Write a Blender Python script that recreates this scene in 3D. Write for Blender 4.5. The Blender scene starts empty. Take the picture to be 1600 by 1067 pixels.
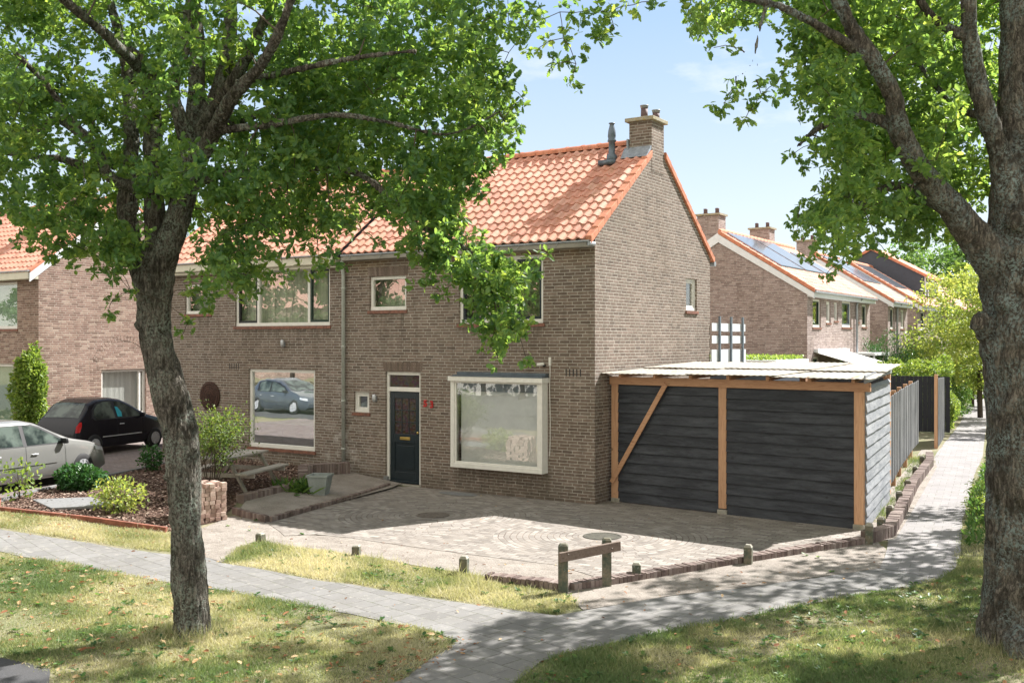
import bpy, bmesh, math, random
import numpy as np
from mathutils import Vector, Matrix, noise as mnoise
random.seed(7); RNG = np.random.default_rng(7)
D = bpy.data
scene = bpy.context.scene
COL = scene.collection
R = math.radians
# ------------------------------------------------------------------ survey: pixel <-> place
FPX, CZ, CX, CY = 1604.0, 3.35, 10.08, -18.50
def sm(t):
    t = max(0.0, min(1.0, t)); return t*t*(3-2*t)
KN = [-4.2-3.8*i/8 for i in range(9)]
def gh(x):
    """height of the ground: it rises gently towards the neighbour's garden"""
    if x >= KN[0]: return 0.0
    if x <= KN[-1]: return .27
    i = min(7, int((-4.2-x)/(3.8/8)))
    a, b = sm(i/8), sm((i+1)/8)
    t = ((-4.2-x)-(3.8/8)*i)/(3.8/8)
    return .27*(a+(b-a)*t)
def P(px, py, d):
    X = (px-800)/FPX*d
    return Vector((CX+.8368*X-.5476*d, CY+.5476*X+.8368*d, CZ+(533.5-py)/FPX*d))
def G(px, py):
    z = 0
    for i in range(30):
        d = FPX*(CZ-z)/(py-533.5); p = P(px, py, d); z = .5*z+.5*gh(p.x)
    return Vector((p.x, p.y, gh(p.x)))
def proj(p):
    rx, ry = p[0]-CX, p[1]-CY
    Z = -.5476*rx+.8368*ry; X = .8368*rx+.5476*ry
    if Z < .3: return (-9e3, -9e3, Z)
    return (800+FPX*X/Z, 533.5-FPX*(p[2]-CZ)/Z, Z)

# ------------------------------------------------------------------ materials
class NT:
    def __init__(s, name):
        s.m = D.materials.new(name); s.m.use_nodes = True
        s.t = s.m.node_tree; s.t.nodes.clear()
        s.out = s.t.nodes.new('ShaderNodeOutputMaterial')
    def n(s, typ, ins=None, **props):
        nd = s.t.nodes.new(typ)
        for k, v in props.items(): setattr(nd, k, v)
        for k, v in (ins or {}).items(): s.set(nd.inputs[k], v)
        return nd
    def set(s, sock, v):
        if isinstance(v, bpy.types.NodeSocket): s.t.links.new(v, sock)
        else:
            if sock.type == 'RGBA' and hasattr(v, '__len__') and len(v) == 3: v = (*v, 1)
            sock.default_value = v
    def math(s, op, a, b=0.0, c=0.0, clamp=False):
        nd = s.n('ShaderNodeMath', operation=op, use_clamp=clamp)
        s.set(nd.inputs[0], a); s.set(nd.inputs[1], b); s.set(nd.inputs[2], c)
        return nd.outputs[0]
    def pos(s): return s.n('ShaderNodeNewGeometry').outputs['Position']
    def obj(s): return s.n('ShaderNodeTexCoord').outputs['Object']
    def sep(s, v):
        nd = s.n('ShaderNodeSeparateXYZ', {0: v}); return nd.outputs
    def comb(s, x, y, z): return s.n('ShaderNodeCombineXYZ', {0: x, 1: y, 2: z}).outputs[0]
    def noise(s, vec, scale, detail=4, rough=.55, dist=0.0, out='Fac'):
        return s.n('ShaderNodeTexNoise', {'Vector': vec, 'Scale': scale, 'Detail': detail, 'Roughness': rough, 'Distortion': dist}).outputs[out]
    def white(s, vec, out='Value'): return s.n('ShaderNodeTexWhiteNoise', {'Vector': vec}, noise_dimensions='3D').outputs[out]
    def mapr(s, v, a, b, c=0.0, d=1.0): return s.n('ShaderNodeMapRange', {0: v, 1: a, 2: b, 3: c, 4: d}).outputs[0]
    def ramp(s, fac, stops, interp='LINEAR'):
        nd = s.n('ShaderNodeValToRGB', {0: fac}); cr = nd.color_ramp; cr.interpolation = interp
        while len(cr.elements) < len(stops): cr.elements.new(.5)
        for e, (p, c) in zip(cr.elements, stops): e.position = p; e.color = (*c, 1)
        return nd.outputs[0]
    def mix(s, f, a, b, mode='MIX'):
        nd = s.n('ShaderNodeMix', data_type='RGBA', blend_type=mode)
        s.set(nd.inputs[0], f); s.set(nd.inputs[6], a); s.set(nd.inputs[7], b); return nd.outputs[2]
    def bump(s, h, strength=.5, dist=.01, normal=None):
        ins = {'Height': h, 'Strength': strength, 'Distance': dist}
        if normal is not None: ins['Normal'] = normal
        return s.n('ShaderNodeBump', ins).outputs[0]
    def attr(s, name, out='Fac'): return s.n('ShaderNodeAttribute', attribute_name=name).outputs[out]
    def bsdf(s, color, rough=.8, metal=0.0, normal=None, spec=.5, **kw):
        ins = {'Base Color': color, 'Roughness': rough, 'Metallic': metal, 'Specular IOR Level': spec}
        if normal is not None: ins['Normal'] = normal
        ins.update(kw)
        return s.n('ShaderNodeBsdfPrincipled', ins).outputs[0]
    def done(s, sh): s.t.links.new(sh, s.out.inputs['Surface']); return s.m

def wallcoords(q):
    """u along the wall, v = height, in metres, picked by which way the wall faces"""
    p = q.sep(q.pos()); nn = q.sep(q.n('ShaderNodeNewGeometry').outputs['True Normal'])
    side = q.math('GREATER_THAN', q.math('ABSOLUTE', nn[0]), .6)
    u = q.math('ADD', q.math('MULTIPLY', p[1], side), q.math('MULTIPLY', p[0], q.math('SUBTRACT', 1.0, side)))
    return u, p[2]
def brick_mat(name, stops, mortar, bw=.245, bh=.0672, stain=True, msz=.009):
    q = NT(name)
    u, v = wallcoords(q)
    u = q.math('ADD', u, 100.0); v = q.math('ADD', v, 10.0)
    row = q.math('FLOOR', q.math('DIVIDE', v, bh))
    # wild bond: each row is pushed by its own amount, bricks of each row alternate long and half
    shift = q.math('MULTIPLY', q.white(q.comb(row, 7.0, 3.0)), bw)
    shift = q.math('ADD', q.math('MULTIPLY', q.math('MODULO', row, 2.0), bw*.5), q.math('MULTIPLY', q.math('GREATER_THAN', shift, bw*.62), bw*.25))
    uu = q.math('ADD', u, shift)
    bid = q.math('FLOOR', q.math('DIVIDE', uu, bw))
    idv = q.comb(bid, row, 1.0)
    fx = q.math('ABSOLUTE', q.math('SUBTRACT', q.math('MULTIPLY', q.math('FRACT', q.math('DIVIDE', uu, bw)), bw), bw/2))
    fy = q.math('ABSOLUTE', q.math('SUBTRACT', q.math('MULTIPLY', q.math('FRACT', q.math('DIVIDE', v, bh)), bh), bh/2))
    wob = q.math('MULTIPLY', q.math('SUBTRACT', q.noise(q.comb(u, v, 0), 60, 3), .5), .006)
    dx = q.math('ADD', q.math('SUBTRACT', bw/2, fx), wob)
    dy = q.math('ADD', q.math('SUBTRACT', bh/2, fy), wob)
    edge = q.math('MINIMUM', dx, dy)
    isb = q.mapr(edge, msz*.55, msz*1.1)
    rnd = q.white(idv)
    col = q.ramp(rnd, stops)
    pos = q.pos()
    col = q.mix(q.mapr(q.noise(pos, 28, 5, .7), .3, .7, 0, .45), col, q.mix(.5, col, (.05, .035, .03)))
    big = q.noise(pos, .55, 4, .6)
    mcol = q.mix(q.mapr(q.noise(pos, 9, 4), .35, .65), mortar, tuple(c*.62 for c in mortar))
    c = q.mix(isb, mcol, col)
    c = q.mix(q.mapr(big, .38, .66, 0, .5), c, q.mix(1.0, c, (.72, .68, .62), 'MULTIPLY'))
    # darker courses close to the ground and streaks
    st = q.noise(q.comb(q.math('MULTIPLY', u, 3.0), q.math('MULTIPLY', v, .35), 0), 1.6, 4, .6)
    c = q.mix(q.mapr(st, .5, .72, 0, .5), c, q.mix(1.0, c, (.6, .58, .55), 'MULTIPLY'))
    low = q.math('MULTIPLY', q.mapr(v, 10.75, 10.05), q.mapr(q.noise(pos, 2.3, 4), .3, .6))
    c = q.mix(q.math('MULTIPLY', low, .5), c, (.075, .066, .05))
    if stain:   # white lime bloom round the downpipe
        p = q.sep(pos)
        near = q.mapr(q.math('ABSOLUTE', q.math('ADD', p[0], 6.88)), 1.0, .1)
        lowz = q.mapr(p[2], 3.9, .7)
        nz = q.mapr(q.noise(q.comb(p[0], q.math('MULTIPLY', p[2], .35), p[2]), 4.5, 5, .65), .45, .72)
        f = q.math('MULTIPLY', q.math('MULTIPLY', near, lowz), nz)
        fb = q.math('MULTIPLY', f, q.mapr(rnd, .15, .8, .35, 1.0))
        c = q.mix(q.math('MULTIPLY', fb, .8), c, (.52, .50, .47))
        # run-off below the sills, and yellowed courses under the gutter
        strk = q.mapr(q.noise(q.comb(q.math('MULTIPLY', u, 9.0), q.math('MULTIPLY', v, .5), 0), 1.5, 3, .6), .45, .6)
        infront = q.math('LESS_THAN', q.math('ABSOLUTE', p[1]), .02)
        for (a_, b_, z_) in ((-3.5, -1.2, 3.7), (-6.1, -4.9, 4.04), (-10.7, -7.3, 3.7), (-3.6, -1.05, .56), (-12.7, -11.6, 4.05)):
            inx = q.math('MULTIPLY', q.mapr(p[0], a_-.05, a_+.1), q.mapr(p[0], b_+.05, b_-.1))
            inz = q.math('MULTIPLY', q.mapr(p[2], z_-.9, z_), q.math('LESS_THAN', p[2], z_))
            f2 = q.math('MULTIPLY', q.math('MULTIPLY', inx, inz), q.math('MULTIPLY', strk, infront))
            c = q.mix(q.math('MULTIPLY', f2, .55), c, (.085, .07, .052))
        yl = q.math('MULTIPLY', q.mapr(p[2], 4.85, 5.2), q.math('MULTIPLY', infront, q.mapr(q.noise(pos, 1.2, 3), .35, .6)))
        c = q.mix(q.math('MULTIPLY', yl, .45), c, q.mix(1.0, c, (1.35, 1.15, .75), 'MULTIPLY'))
    h = q.math('ADD', isb, q.math('MULTIPLY', q.noise(pos, 90, 4, .7), .35))
    h = q.math('ADD', h, q.math('MULTIPLY', rnd, .25))
    return q.done(q.bsdf(c, .92, normal=q.bump(h, .55, .007), spec=.25))

M = {}
BR = [(0, (.135, .104, .084)), (.15, (.17, .128, .103)), (.45, (.198, .147, .118)), (.65, (.198, .158, .127)), (.85, (.233, .174, .142)), (1, (.27, .214, .178))]
M['brick'] = brick_mat('brown_brick', BR, (.46, .425, .375))
M['brick_red'] = brick_mat('red_brown_brick', [(0, (.2, .13, .1)), (.3, (.275, .175, .14)), (.6, (.325, .215, .172)), (.85, (.375, .26, .205)), (1, (.43, .33, .265))], (.5, .43, .37), stain=False)
M['brick_far'] = brick_mat('purple_brown_brick', [(0, (.23, .17, .155)), (.3, (.29, .215, .195)), (.6, (.335, .255, .232)), (1, (.42, .335, .305))], (.5, .45, .42), stain=False)  # distance fading of the row is put into this paler brick colour

def simple(name, col, rough=.6, metal=0., var=.12, scale=6, bump=0., spec=.5, dirt=None, bscale=40, **kw):
    q = NT(name); pos = q.pos()
    d = tuple(c*(1-var*2.2) for c in col)
    c = q.mix(q.mapr(q.noise(pos, scale, 6, .65), .35, .68), col, d)
    if dirt: c = q.mix(q.mapr(q.noise(pos, dirt[1], 6, .7), dirt[2], dirt[2]+.15, 0, dirt[3]), c, dirt[0])
    nrm = q.bump(q.noise(pos, bscale, 5, .65), bump, .01) if bump else None
    return q.done(q.bsdf(c, rough, metal, nrm, spec, **kw))
M['white'] = simple('white_paint', (.74, .72, .67), .42, var=.05, scale=9, bump=.05, dirt=((.42, .38, .3), 14, .62, .35))
M['cream'] = simple('cream_paint', (.62, .58, .46), .5, var=.06, dirt=((.3, .28, .22), 6, .6, .3))
M['darkpaint'] = simple('dark_blue_green_paint', (.018, .027, .033), .25, var=.1)
M['greenpaint'] = simple('dark_green_paint', (.012, .035, .026), .3, var=.1)
M['zinc'] = simple('zinc', (.36, .38, .4), .5, .35, var=.15, scale=4, dirt=((.2, .2, .2), 8, .55, .4))
M['zincdark'] = simple('dark_zinc', (.13, .16, .19), .45, .4, var=.15)
M['pipe'] = simple('grey_painted_pipe', (.42, .44, .4), .55, var=.1, dirt=((.25, .24, .2), 5, .5, .4))
M['eavewood'] = simple('grey_beige_box_gutter', (.27, .25, .21), .6, var=.12, scale=3)
M['lead'] = simple('lead_flashing', (.33, .36, .4), .5, .3, var=.2, scale=8, bump=.3)
M['concrete'] = simple('concrete', (.36, .34, .29), .9, var=.15, scale=8, bump=.3, spec=.2, dirt=((.22, .21, .13), 7, .5, .5))
M['mossconc'] = simple('mossy_coping', (.4, .36, .27), .9, var=.2, scale=12, bump=.4, spec=.2, dirt=((.34, .24, .04), 10, .52, .8))
M['brass'] = simple('brass', (.7, .5, .16), .3, .9)
M['black'] = simple('black_plastic', (.012, .012, .013), .5)
M['rubber'] = simple('rubber', (.016, .016, .017), .75, bump=.1)
M['silver'] = simple('silver_metal', (.55, .56, .58), .35, .3)
M['red'] = simple('red_numerals', (.5, .02, .02), .4)
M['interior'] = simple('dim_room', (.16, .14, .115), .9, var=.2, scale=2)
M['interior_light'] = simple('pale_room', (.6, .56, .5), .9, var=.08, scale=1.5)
M['sill'] = simple('red_tile_sill', (.27, .11, .07), .6, var=.25, scale=14, dirt=((.1, .06, .05), 10, .5, .5))
M['potclay'] = simple('chimney_pot', (.12, .07, .07), .7)
M['darkwood_plaque'] = simple('brown_reed_disc', (.075, .035, .024), .9, var=.35, scale=22, bump=.6)
M['graystone'] = simple('grey_slab', (.2, .2, .2), .9, var=.12, scale=20, bump=.3, dirt=((.13, .12, .1), 5, .55, .6))
M['planter'] = simple('grey_planter', (.29, .32, .31), .75, var=.12, scale=5, bump=.15, dirt=((.16, .17, .14), 4, .5, .6))
M['soil'] = simple('potting_soil', (.05, .035, .022), .95, bump=.8)
M['slatewhite'] = simple('white_board', (.72, .74, .76), .5, var=.06)
M['slategray'] = simple('grey_paint', (.14, .17, .2), .5, var=.1)
M['rust'] = simple('cast_iron_cover', (.2, .165, .135), .7, .3, var=.3, scale=25, bump=.4)

def curtain_mat(name, col, fold=.45):
    q = NT(name); p = q.sep(q.pos())
    w = q.n('ShaderNodeTexNoise', {'Vector': q.comb(q.math('MULTIPLY', p[0], 1.0), p[1], q.math('MULTIPLY', p[2], .04)), 'Scale': 9.0, 'Detail': 3.0}).outputs['Fac']
    c = q.mix(q.mapr(w, .3, .7), col, tuple(v*fold for v in col))  # shade in the folds is put into the colour
    return q.done(q.bsdf(c, .9, normal=q.bump(w, .8, .03)))
M['curtain'] = curtain_mat('pleated_net_curtain', (.55, .57, .48))
M['curtain_white'] = curtain_mat('white_net_curtain', (.8, .83, .84), .75)
M['blind'] = simple('pale_green_blind', (.3, .4, .33), .8, var=.04)

def glass_mat(name, refl, tint=(.96, .96, .94), bias=1.0):
    q = NT(name)
    fc = q.n('ShaderNodeLayerWeight', {'Blend': .5}).outputs['Facing']
    fr = q.math('MULTIPLY', q.math('POWER', fc, 4.0), .9)
    wav = q.bump(q.noise(q.pos(), 1.3, 2), .03, .06)
    gl = q.n('ShaderNodeBsdfGlossy', {'Color': (.93, .96, .97, 1), 'Roughness': .0, 'Normal': wav}).outputs[0]
    tr = q.n('ShaderNodeBsdfTransparent', {'Color': (*tint, 1)}).outputs[0]
    f = q.math('ADD', q.math('MULTIPLY', fr, bias), refl, clamp=True)
    return q.done(q.n('ShaderNodeMixShader', {0: f, 1: tr, 2: gl}).outputs[0])
M['glass'] = glass_mat('window_glass', .1)
M['glass_mirror'] = glass_mat('reflecting_window_glass', .4)
M['glass_bay'] = glass_mat('bay_window_glass', .13)
M['glass_low'] = glass_mat('dark_window_glass', .12)
q = NT('car_glass')
M['carglass'] = q.done(q.bsdf(q.mix(q.mapr(q.noise(q.obj(), 2.6, 3), .4, .6), (.02, .028, .027), (.1, .125, .11)), .03, spec=.5))  # paler blotches stand in for light seen through the cabin
q = NT('stained_glass'); v = q.n('ShaderNodeTexVoronoi', {'Vector': q.pos(), 'Scale': 14.0})
M['stained'] = q.done(q.bsdf(q.mix(.975, v.outputs['Color'], (.035, .018, .014)), .12, normal=q.bump(v.outputs['Distance'], .5, .01)))

# roof tiles: colour per tile from a face attribute
def tile_mat(name, base, pale, moss=.3):
    q = NT(name); a = q.attr('tint'); pos = q.pos()
    c = q.ramp(a, [(0, tuple(x*.72 for x in base)), (.3, base), (.75, tuple(x*1.08 for x in base)), (1, tuple(.6*x+.4*y for x, y in zip(base, pale)))])
    c = q.mix(q.mapr(q.noise(pos, 11, 6, .7), .42, .8, 0, .4), c, pale)
    c = q.mix(q.mapr(q.noise(pos, 2.1, 5, .7), .52, .72, 0, moss+.2), c, (.36, .24, .13))
    c = q.mix(q.mapr(q.noise(pos, 31, 4, .7), .58, .7, 0, .45), c, (.12, .06, .045))
    return q.done(q.bsdf(c, .8, normal=q.bump(q.noise(pos, 70, 4), .3, .006), spec=.3))
M['tile'] = tile_mat('clay_pantile', (.55, .25, .175), (.68, .48, .39))
M['tile_far'] = tile_mat('clay_pantile_worn', (.66, .36, .29), (.74, .54, .47), .1)
M['verge'] = simple('clay_verge_tile', (.62, .24, .14), .8, var=.18, scale=7, bump=.15, spec=.3, dirt=((.6, .4, .3), 9, .55, .5))

def wood_mat(name, a, b, rough=.75, grain='x', knots=True, weather=None):
    q = NT(name); p = q.sep(q.obj())
    t = q.attr('tint')
    off = q.math('MULTIPLY', t, 37.0)
    if grain == 'x': vec = q.comb(q.math('MULTIPLY', p[0], 1.2), q.math('ADD', q.math('MULTIPLY', p[1], 14.0), off), q.math('MULTIPLY', p[2], 16.0))
    elif grain == 'y': vec = q.comb(q.math('MULTIPLY', p[0], 14.0), q.math('ADD', q.math('MULTIPLY', p[1], 1.2), off), q.math('MULTIPLY', p[2], 16.0))
    else: vec = q.comb(q.math('ADD', q.math('MULTIPLY', p[0], 14.0), off), q.math('MULTIPLY', p[1], 14.0), q.math('MULTIPLY', p[2], 1.2))
    n1 = q.noise(vec, 2.2, 7, .65, .8)
    c = q.ramp(n1, [(.3, b), (.5, a), (.7, tuple(x*1.1 for x in a))])
    c = q.mix(q.math('MULTIPLY', t, .5), c, q.mix(1.0, c, (.6, .6, .6), 'MULTIPLY'))
    if knots:
        k = q.n('ShaderNodeTexVoronoi', {'Vector': q.obj(), 'Scale': 2.6, 'Randomness': 1.0}).outputs['Distance']
        c = q.mix(q.mapr(k, .1, .05, 0, .7), c, tuple(x*.3 for x in b))
    if weather:
        st = (.35, 1, 2.2) if grain == 'x' else ((1, .35, 2.2) if grain == 'y' else (1.5, 1.5, .35))
        wv = q.n('ShaderNodeVectorMath', {0: q.obj(), 1: st}, operation='MULTIPLY').outputs[0]
        wv = q.n('ShaderNodeVectorMath', {0: wv, 1: q.comb(off, off, off)}, operation='ADD').outputs[0]
        c = q.mix(q.mapr(q.noise(wv, 3.6, 7, .75), .42, .68, 0, weather[1]), c, weather[0])
    return q.done(q.bsdf(c, rough, normal=q.bump(n1, .5, .006), spec=.3))
M['pine'] = wood_mat('orange_pine_post', (.56, .33, .2), (.42, .22, .125), grain='z')
M['pineh'] = wood_mat('orange_pine_beam', (.54, .31, .185), (.38, .19, .1), grain='x')
M['blackboard'] = wood_mat('black_stained_board', (.028, .031, .04), (.011, .012, .017), rough=.5, weather=((.1, .108, .125), .5))
M['greyboard'] = wood_mat('weathered_board', (.21, .22, .24), (.1, .107, .12), grain='y', rough=.6, weather=((.36, .365, .375), .7))
M['fenceboard'] = wood_mat('weathered_fence_board', (.1, .104, .11), (.04, .043, .05), grain='z', rough=.6, weather=((.27, .265, .26), .7))
M['darkfence'] = wood_mat('black_fence_board', (.022, .024, .032), (.011, .012, .016), grain='z', rough=.6)
M['oldwood'] = wood_mat('grey_weathered_wood', (.29, .26, .22), (.15, .13, .105), grain='z', weather=((.19, .2, .15), .5))
M['railwood'] = wood_mat('brown_weathered_rail', (.22, .165, .135), (.12, .085, .065), grain='x')
M['tablewood'] = wood_mat('pale_weathered_table_wood', (.42, .38, .33), (.26, .225, .19), grain='x', weather=((.5, .48, .44), .5))
q = NT('green_treated_post'); p0 = q.pos()
c = q.mix(q.mapr(q.noise(p0, 9, 6, .7), .4, .62), (.17, .15, .11), (.07, .085, .065))
c = q.mix(q.mapr(q.noise(p0, 22, 4), .6, .7, 0, .5), c, (.3, .32, .3))
M['mosspost'] = q.done(q.bsdf(c, .9, normal=q.bump(q.noise(p0, 40, 5), .4, .01), spec=.2))
q = NT('corrugated_fibre_cement'); p0 = q.pos()
c = q.mix(q.mapr(q.noise(p0, 3.2, 7, .7), .35, .65), (.34, .315, .27), (.26, .235, .2))
c = q.mix(q.mapr(q.noise(p0, 17, 5, .75), .52, .62, 0, .8), c, (.48, .45, .39))
c = q.mix(q.mapr(q.noise(p0, 38, 3, .6), .64, .68), c, (.1, .055, .035))
M['fibre'] = q.done(q.bsdf(c, .9, normal=q.bump(q.noise(p0, 30, 5), .4, .01), spec=.2))

def bark_mat(name, dark, light, lichen, lf=.55, sc=1.0):
    q = NT(name); pos = q.pos(); p = q.sep(pos)
    vec = q.comb(q.math('MULTIPLY', p[0], 1.0), q.math('MULTIPLY', p[1], 1.0), q.math('MULTIPLY', p[2], .16))
    wob = q.n('ShaderNodeTexNoise', {'Vector': pos, 'Scale': 9.0, 'Detail': 4.0}).outputs['Color']
    wv = q.n('ShaderNodeVectorMath', {0: vec, 1: q.n('ShaderNodeVectorMath', {0: wob, 'Scale': .09}, operation='SCALE').outputs[0]}, operation='ADD').outputs[0]
    r1 = q.math('ABSOLUTE', q.math('SUBTRACT', q.noise(wv, 26*sc, 3, .6, .3), .5))
    r2 = q.math('ABSOLUTE', q.math('SUBTRACT', q.noise(wv, 52*sc, 4, .7, .2), .5))
    ns = q.noise(pos, 60, 5, .75)
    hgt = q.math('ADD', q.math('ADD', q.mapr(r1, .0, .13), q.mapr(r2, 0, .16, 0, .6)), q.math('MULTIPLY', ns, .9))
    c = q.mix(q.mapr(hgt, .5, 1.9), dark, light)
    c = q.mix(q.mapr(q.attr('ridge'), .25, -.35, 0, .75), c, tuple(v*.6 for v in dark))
    lm = q.math('MULTIPLY', q.mapr(q.noise(pos, 3.0, 4, .6), .42, .62), q.mapr(q.noise(pos, 34, 5, .7), .47, .56))
    c = q.mix(q.math('MULTIPLY', lm, lf), c, lichen)
    mo = q.mapr(q.noise(pos, 4.2, 5, .65), .58, .7)
    c = q.mix(q.math('MULTIPLY', mo, .55), c, (.035, .04, .012))
    return q.done(q.bsdf(c, .95, normal=q.bump(hgt, 1.0, .024), spec=.15))
M['bark'] = bark_mat('oak_bark', (.06, .052, .042), (.37, .335, .285), (.38, .44, .37), .85)
M['bark_big'] = bark_mat('old_oak_bark', (.075, .066, .056), (.32, .285, .24), (.33, .41, .4), 1.0, .9)
M['twig'] = simple('twig_bark', (.09, .07, .05), .9, var=.25, scale=20)

def leaf_mat(name, stops, trans=.45, tboost=(1.3, 1.15, .7), rough=.45):
    q = NT(name); a = q.attr('tint')
    c = q.ramp(a, stops)
    tc = q.mix(1.0, c, (*[t*1.6 for t in tboost],), 'MULTIPLY')
    pr = q.bsdf(c, rough, spec=.4)
    tl = q.n('ShaderNodeBsdfTranslucent', {'Color': tc}).outputs[0]
    return q.done(q.n('ShaderNodeMixShader', {0: trans, 1: pr, 2: tl}).outputs[0])
M['oakleaf'] = leaf_mat('oak_leaf', [(0, (.048, .12, .064)), (.35, (.077, .168, .072)), (.75, (.122, .222, .08)), (1, (.19, .29, .095))], .58, (2.0, 1.5, .62))
M['oakleaf2'] = leaf_mat('oak_leaf_lighter', [(0, (.055, .13, .07)), (.35, (.085, .18, .078)), (.75, (.13, .235, .086)), (1, (.2, .3, .1))], .6, (2.0, 1.5, .62))
M['yellowleaf'] = leaf_mat('yellow_green_leaf', [(0, (.12, .19, .05)), (.5, (.22, .29, .075)), (1, (.36, .39, .12))])
M['limeleaf'] = leaf_mat('lime_leaf', [(0, (.09, .16, .035)), (.5, (.15, .235, .05)), (1, (.25, .32, .085))])
M['shrubleaf'] = leaf_mat('glossy_dark_leaf', [(0, (.02, .07, .02)), (.6, (.04, .115, .03)), (1, (.07, .17, .045))], .25, rough=.35)
M['midleaf'] = leaf_mat('mid_green_leaf', [(0, (.04, .1, .03)), (.5, (.075, .15, .04)), (1, (.13, .22, .06))])
M['farleaf'] = leaf_mat('far_tree_leaf', [(0, (.05, .12, .05)), (.5, (.09, .18, .06)), (1, (.16, .25, .07))])
M['grassblade'] = leaf_mat('grass_blade', [(0, (.11, .165, .065)), (.3, (.185, .225, .1)), (.5, (.31, .31, .165)), (.75, (.45, .42, .29)), (1, (.54, .49, .37))], .35, (1.0, 1.0, .6), .7)
M['dryleaf'] = leaf_mat('fallen_leaf', [(0, (.16, .06, .025)), (.4, (.27, .12, .05)), (.7, (.38, .22, .1)), (1, (.5, .38, .22))], .15, (1, .9, .7), .8)
M['chip'] = leaf_mat('bark_chip', [(0, (.06, .034, .026)), (.4, (.13, .075, .055)), (.75, (.21, .135, .1)), (1, (.4, .31, .25))], .0, rough=.9)

# ---- ground materials
def ground_mat():
    q = NT('dry_lawn_soil'); pos = q.pos()
    c = q.mix(q.mapr(q.noise(pos, .9, 6, .6), .4, .62), (.25, .225, .15), (.16, .175, .09))
    c = q.mix(q.mapr(q.noise(pos, 14, 5, .7), .4, .65, 0, .6), c, (.13, .1, .06))
    return q.done(q.bsdf(c, .95, normal=q.bump(q.noise(pos, 30, 5, .7), .6, .02), spec=.15))
M['soilgrass'] = ground_mat()
q = NT('sand'); pos = q.pos()
c = q.mix(q.mapr(q.noise(pos, 2.2, 6, .65), .38, .66), (.29, .258, .228), (.195, .168, .145))
c = q.mix(q.mapr(q.noise(pos, 60, 5, .7), .5, .62, 0, .6), c, (.42, .375, .33))
c = q.mix(q.mapr(q.noise(pos, 90, 3, .7), .62, .7, 0, .6), c, (.12, .09, .065))
M['sand'] = q.done(q.bsdf(c, .95, normal=q.bump(q.math('ADD', q.noise(pos, 70, 5, .7), q.math('MULTIPLY', q.noise(pos, 5, 4), 3.0)), .7, .02), spec=.15))
q = NT('mulch_soil'); pos = q.pos()
M['mulch'] = q.done(q.bsdf(q.mix(q.mapr(q.noise(pos, 26, 5, .7), .4, .62), (.075, .045, .034), (.18, .115, .085)), .95, normal=q.bump(q.noise(pos, 34, 5, .7), .9, .03), spec=.15))
q = NT('asphalt'); pos = q.pos()
c = q.mix(q.mapr(q.noise(pos, 160, 3, .7), .4, .66), (.045, .045, .048), (.1, .1, .105))
c = q.mix(q.mapr(q.noise(pos, 1.1, 5, .6), .45, .7, 0, .4), c, (.09, .085, .08))
M['asphalt'] = q.done(q.bsdf(c, .9, normal=q.bump(q.noise(pos, 130, 4, .7), .5, .01), spec=.25))

def slab_mat(name, bw, bh, ang, cols, mortar, msz=.006, offs=.5, moss=.3, bumpd=.006):
    q = NT(name); p = q.sep(q.pos()); ca, sa = math.cos(ang), math.sin(ang)
    pos = q.pos()
    u = q.math('ADD', q.math('ADD', q.math('MULTIPLY', p[0], ca), q.math('MULTIPLY', p[1], sa)), 200.0)
    v = q.math('ADD', q.math('SUBTRACT', q.math('MULTIPLY', p[1], ca), q.math('MULTIPLY', p[0], sa)), 200.0)
    row = q.math('FLOOR', q.math('DIVIDE', v, bh))
    uu = q.math('ADD', u, q.math('MULTIPLY', q.math('MODULO', row, 2.0), bw*offs))
    bid = q.math('FLOOR', q.math('DIVIDE', uu, bw))
    fx = q.math('ABSOLUTE', q.math('SUBTRACT', q.math('MULTIPLY', q.math('FRACT', q.math('DIVIDE', uu, bw)), bw), bw/2))
    fy = q.math('ABSOLUTE', q.math('SUBTRACT', q.math('MULTIPLY', q.math('FRACT', q.math('DIVIDE', v, bh)), bh), bh/2))
    wob = q.math('MULTIPLY', q.math('SUBTRACT', q.noise(pos, 18, 4), .5), .012)
    edge = q.math('ADD', q.math('MINIMUM', q.math('SUBTRACT', bw/2, fx), q.math('SUBTRACT', bh/2, fy)), wob)
    rnd = q.white(q.comb(bid, row, 2.0))
    gap = q.math('MULTIPLY', msz, q.mapr(q.white(q.comb(bid, row, 5.0)), 0, 1, .35, 1.3))
    isb = q.math('GREATER_THAN', edge, gap)
    c = q.ramp(rnd, [(i/(len(cols)-1), k) for i, k in enumerate(cols)])
    c = q.mix(q.mapr(q.noise(pos, 95, 4, .7), .4, .66, 0, .4), c, q.mix(1.0, c, (.6, .6, .6), 'MULTIPLY'))
    c = q.mix(q.mapr(q.noise(pos, 1.4, 6, .65), .42, .68, 0, moss), c, q.mix(1.0, c, (.62, .58, .5), 'MULTIPLY'))
    c = q.mix(q.mapr(q.noise(pos, 9, 6, .7), .55, .72, 0, .45), c, (.42, .39, .34))
    c = q.mix(isb, q.mix(q.mapr(q.noise(pos, 5, 3), .42, .58), mortar, (.09, .1, .05)), c)
    h = q.math('ADD', q.math('ADD', q.math('MULTIPLY', isb, 1.0), q.math('MULTIPLY', rnd, .4)), q.math('MULTIPLY', q.noise(pos, 110, 3), .3))
    return q.done(q.bsdf(c, .88, normal=q.bump(h, .5, bumpd), spec=.25))
FANG = math.atan2(-1.4, 8.65)   # the footpath's own direction in front of the drive
M['slab'] = slab_mat('concrete_paving_slabs', .3, .3, R(-12), [(.18, .174, .168), (.215, .208, .2), (.2, .193, .187), (.235, .227, .22)], (.06, .052, .045), .0042)
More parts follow.
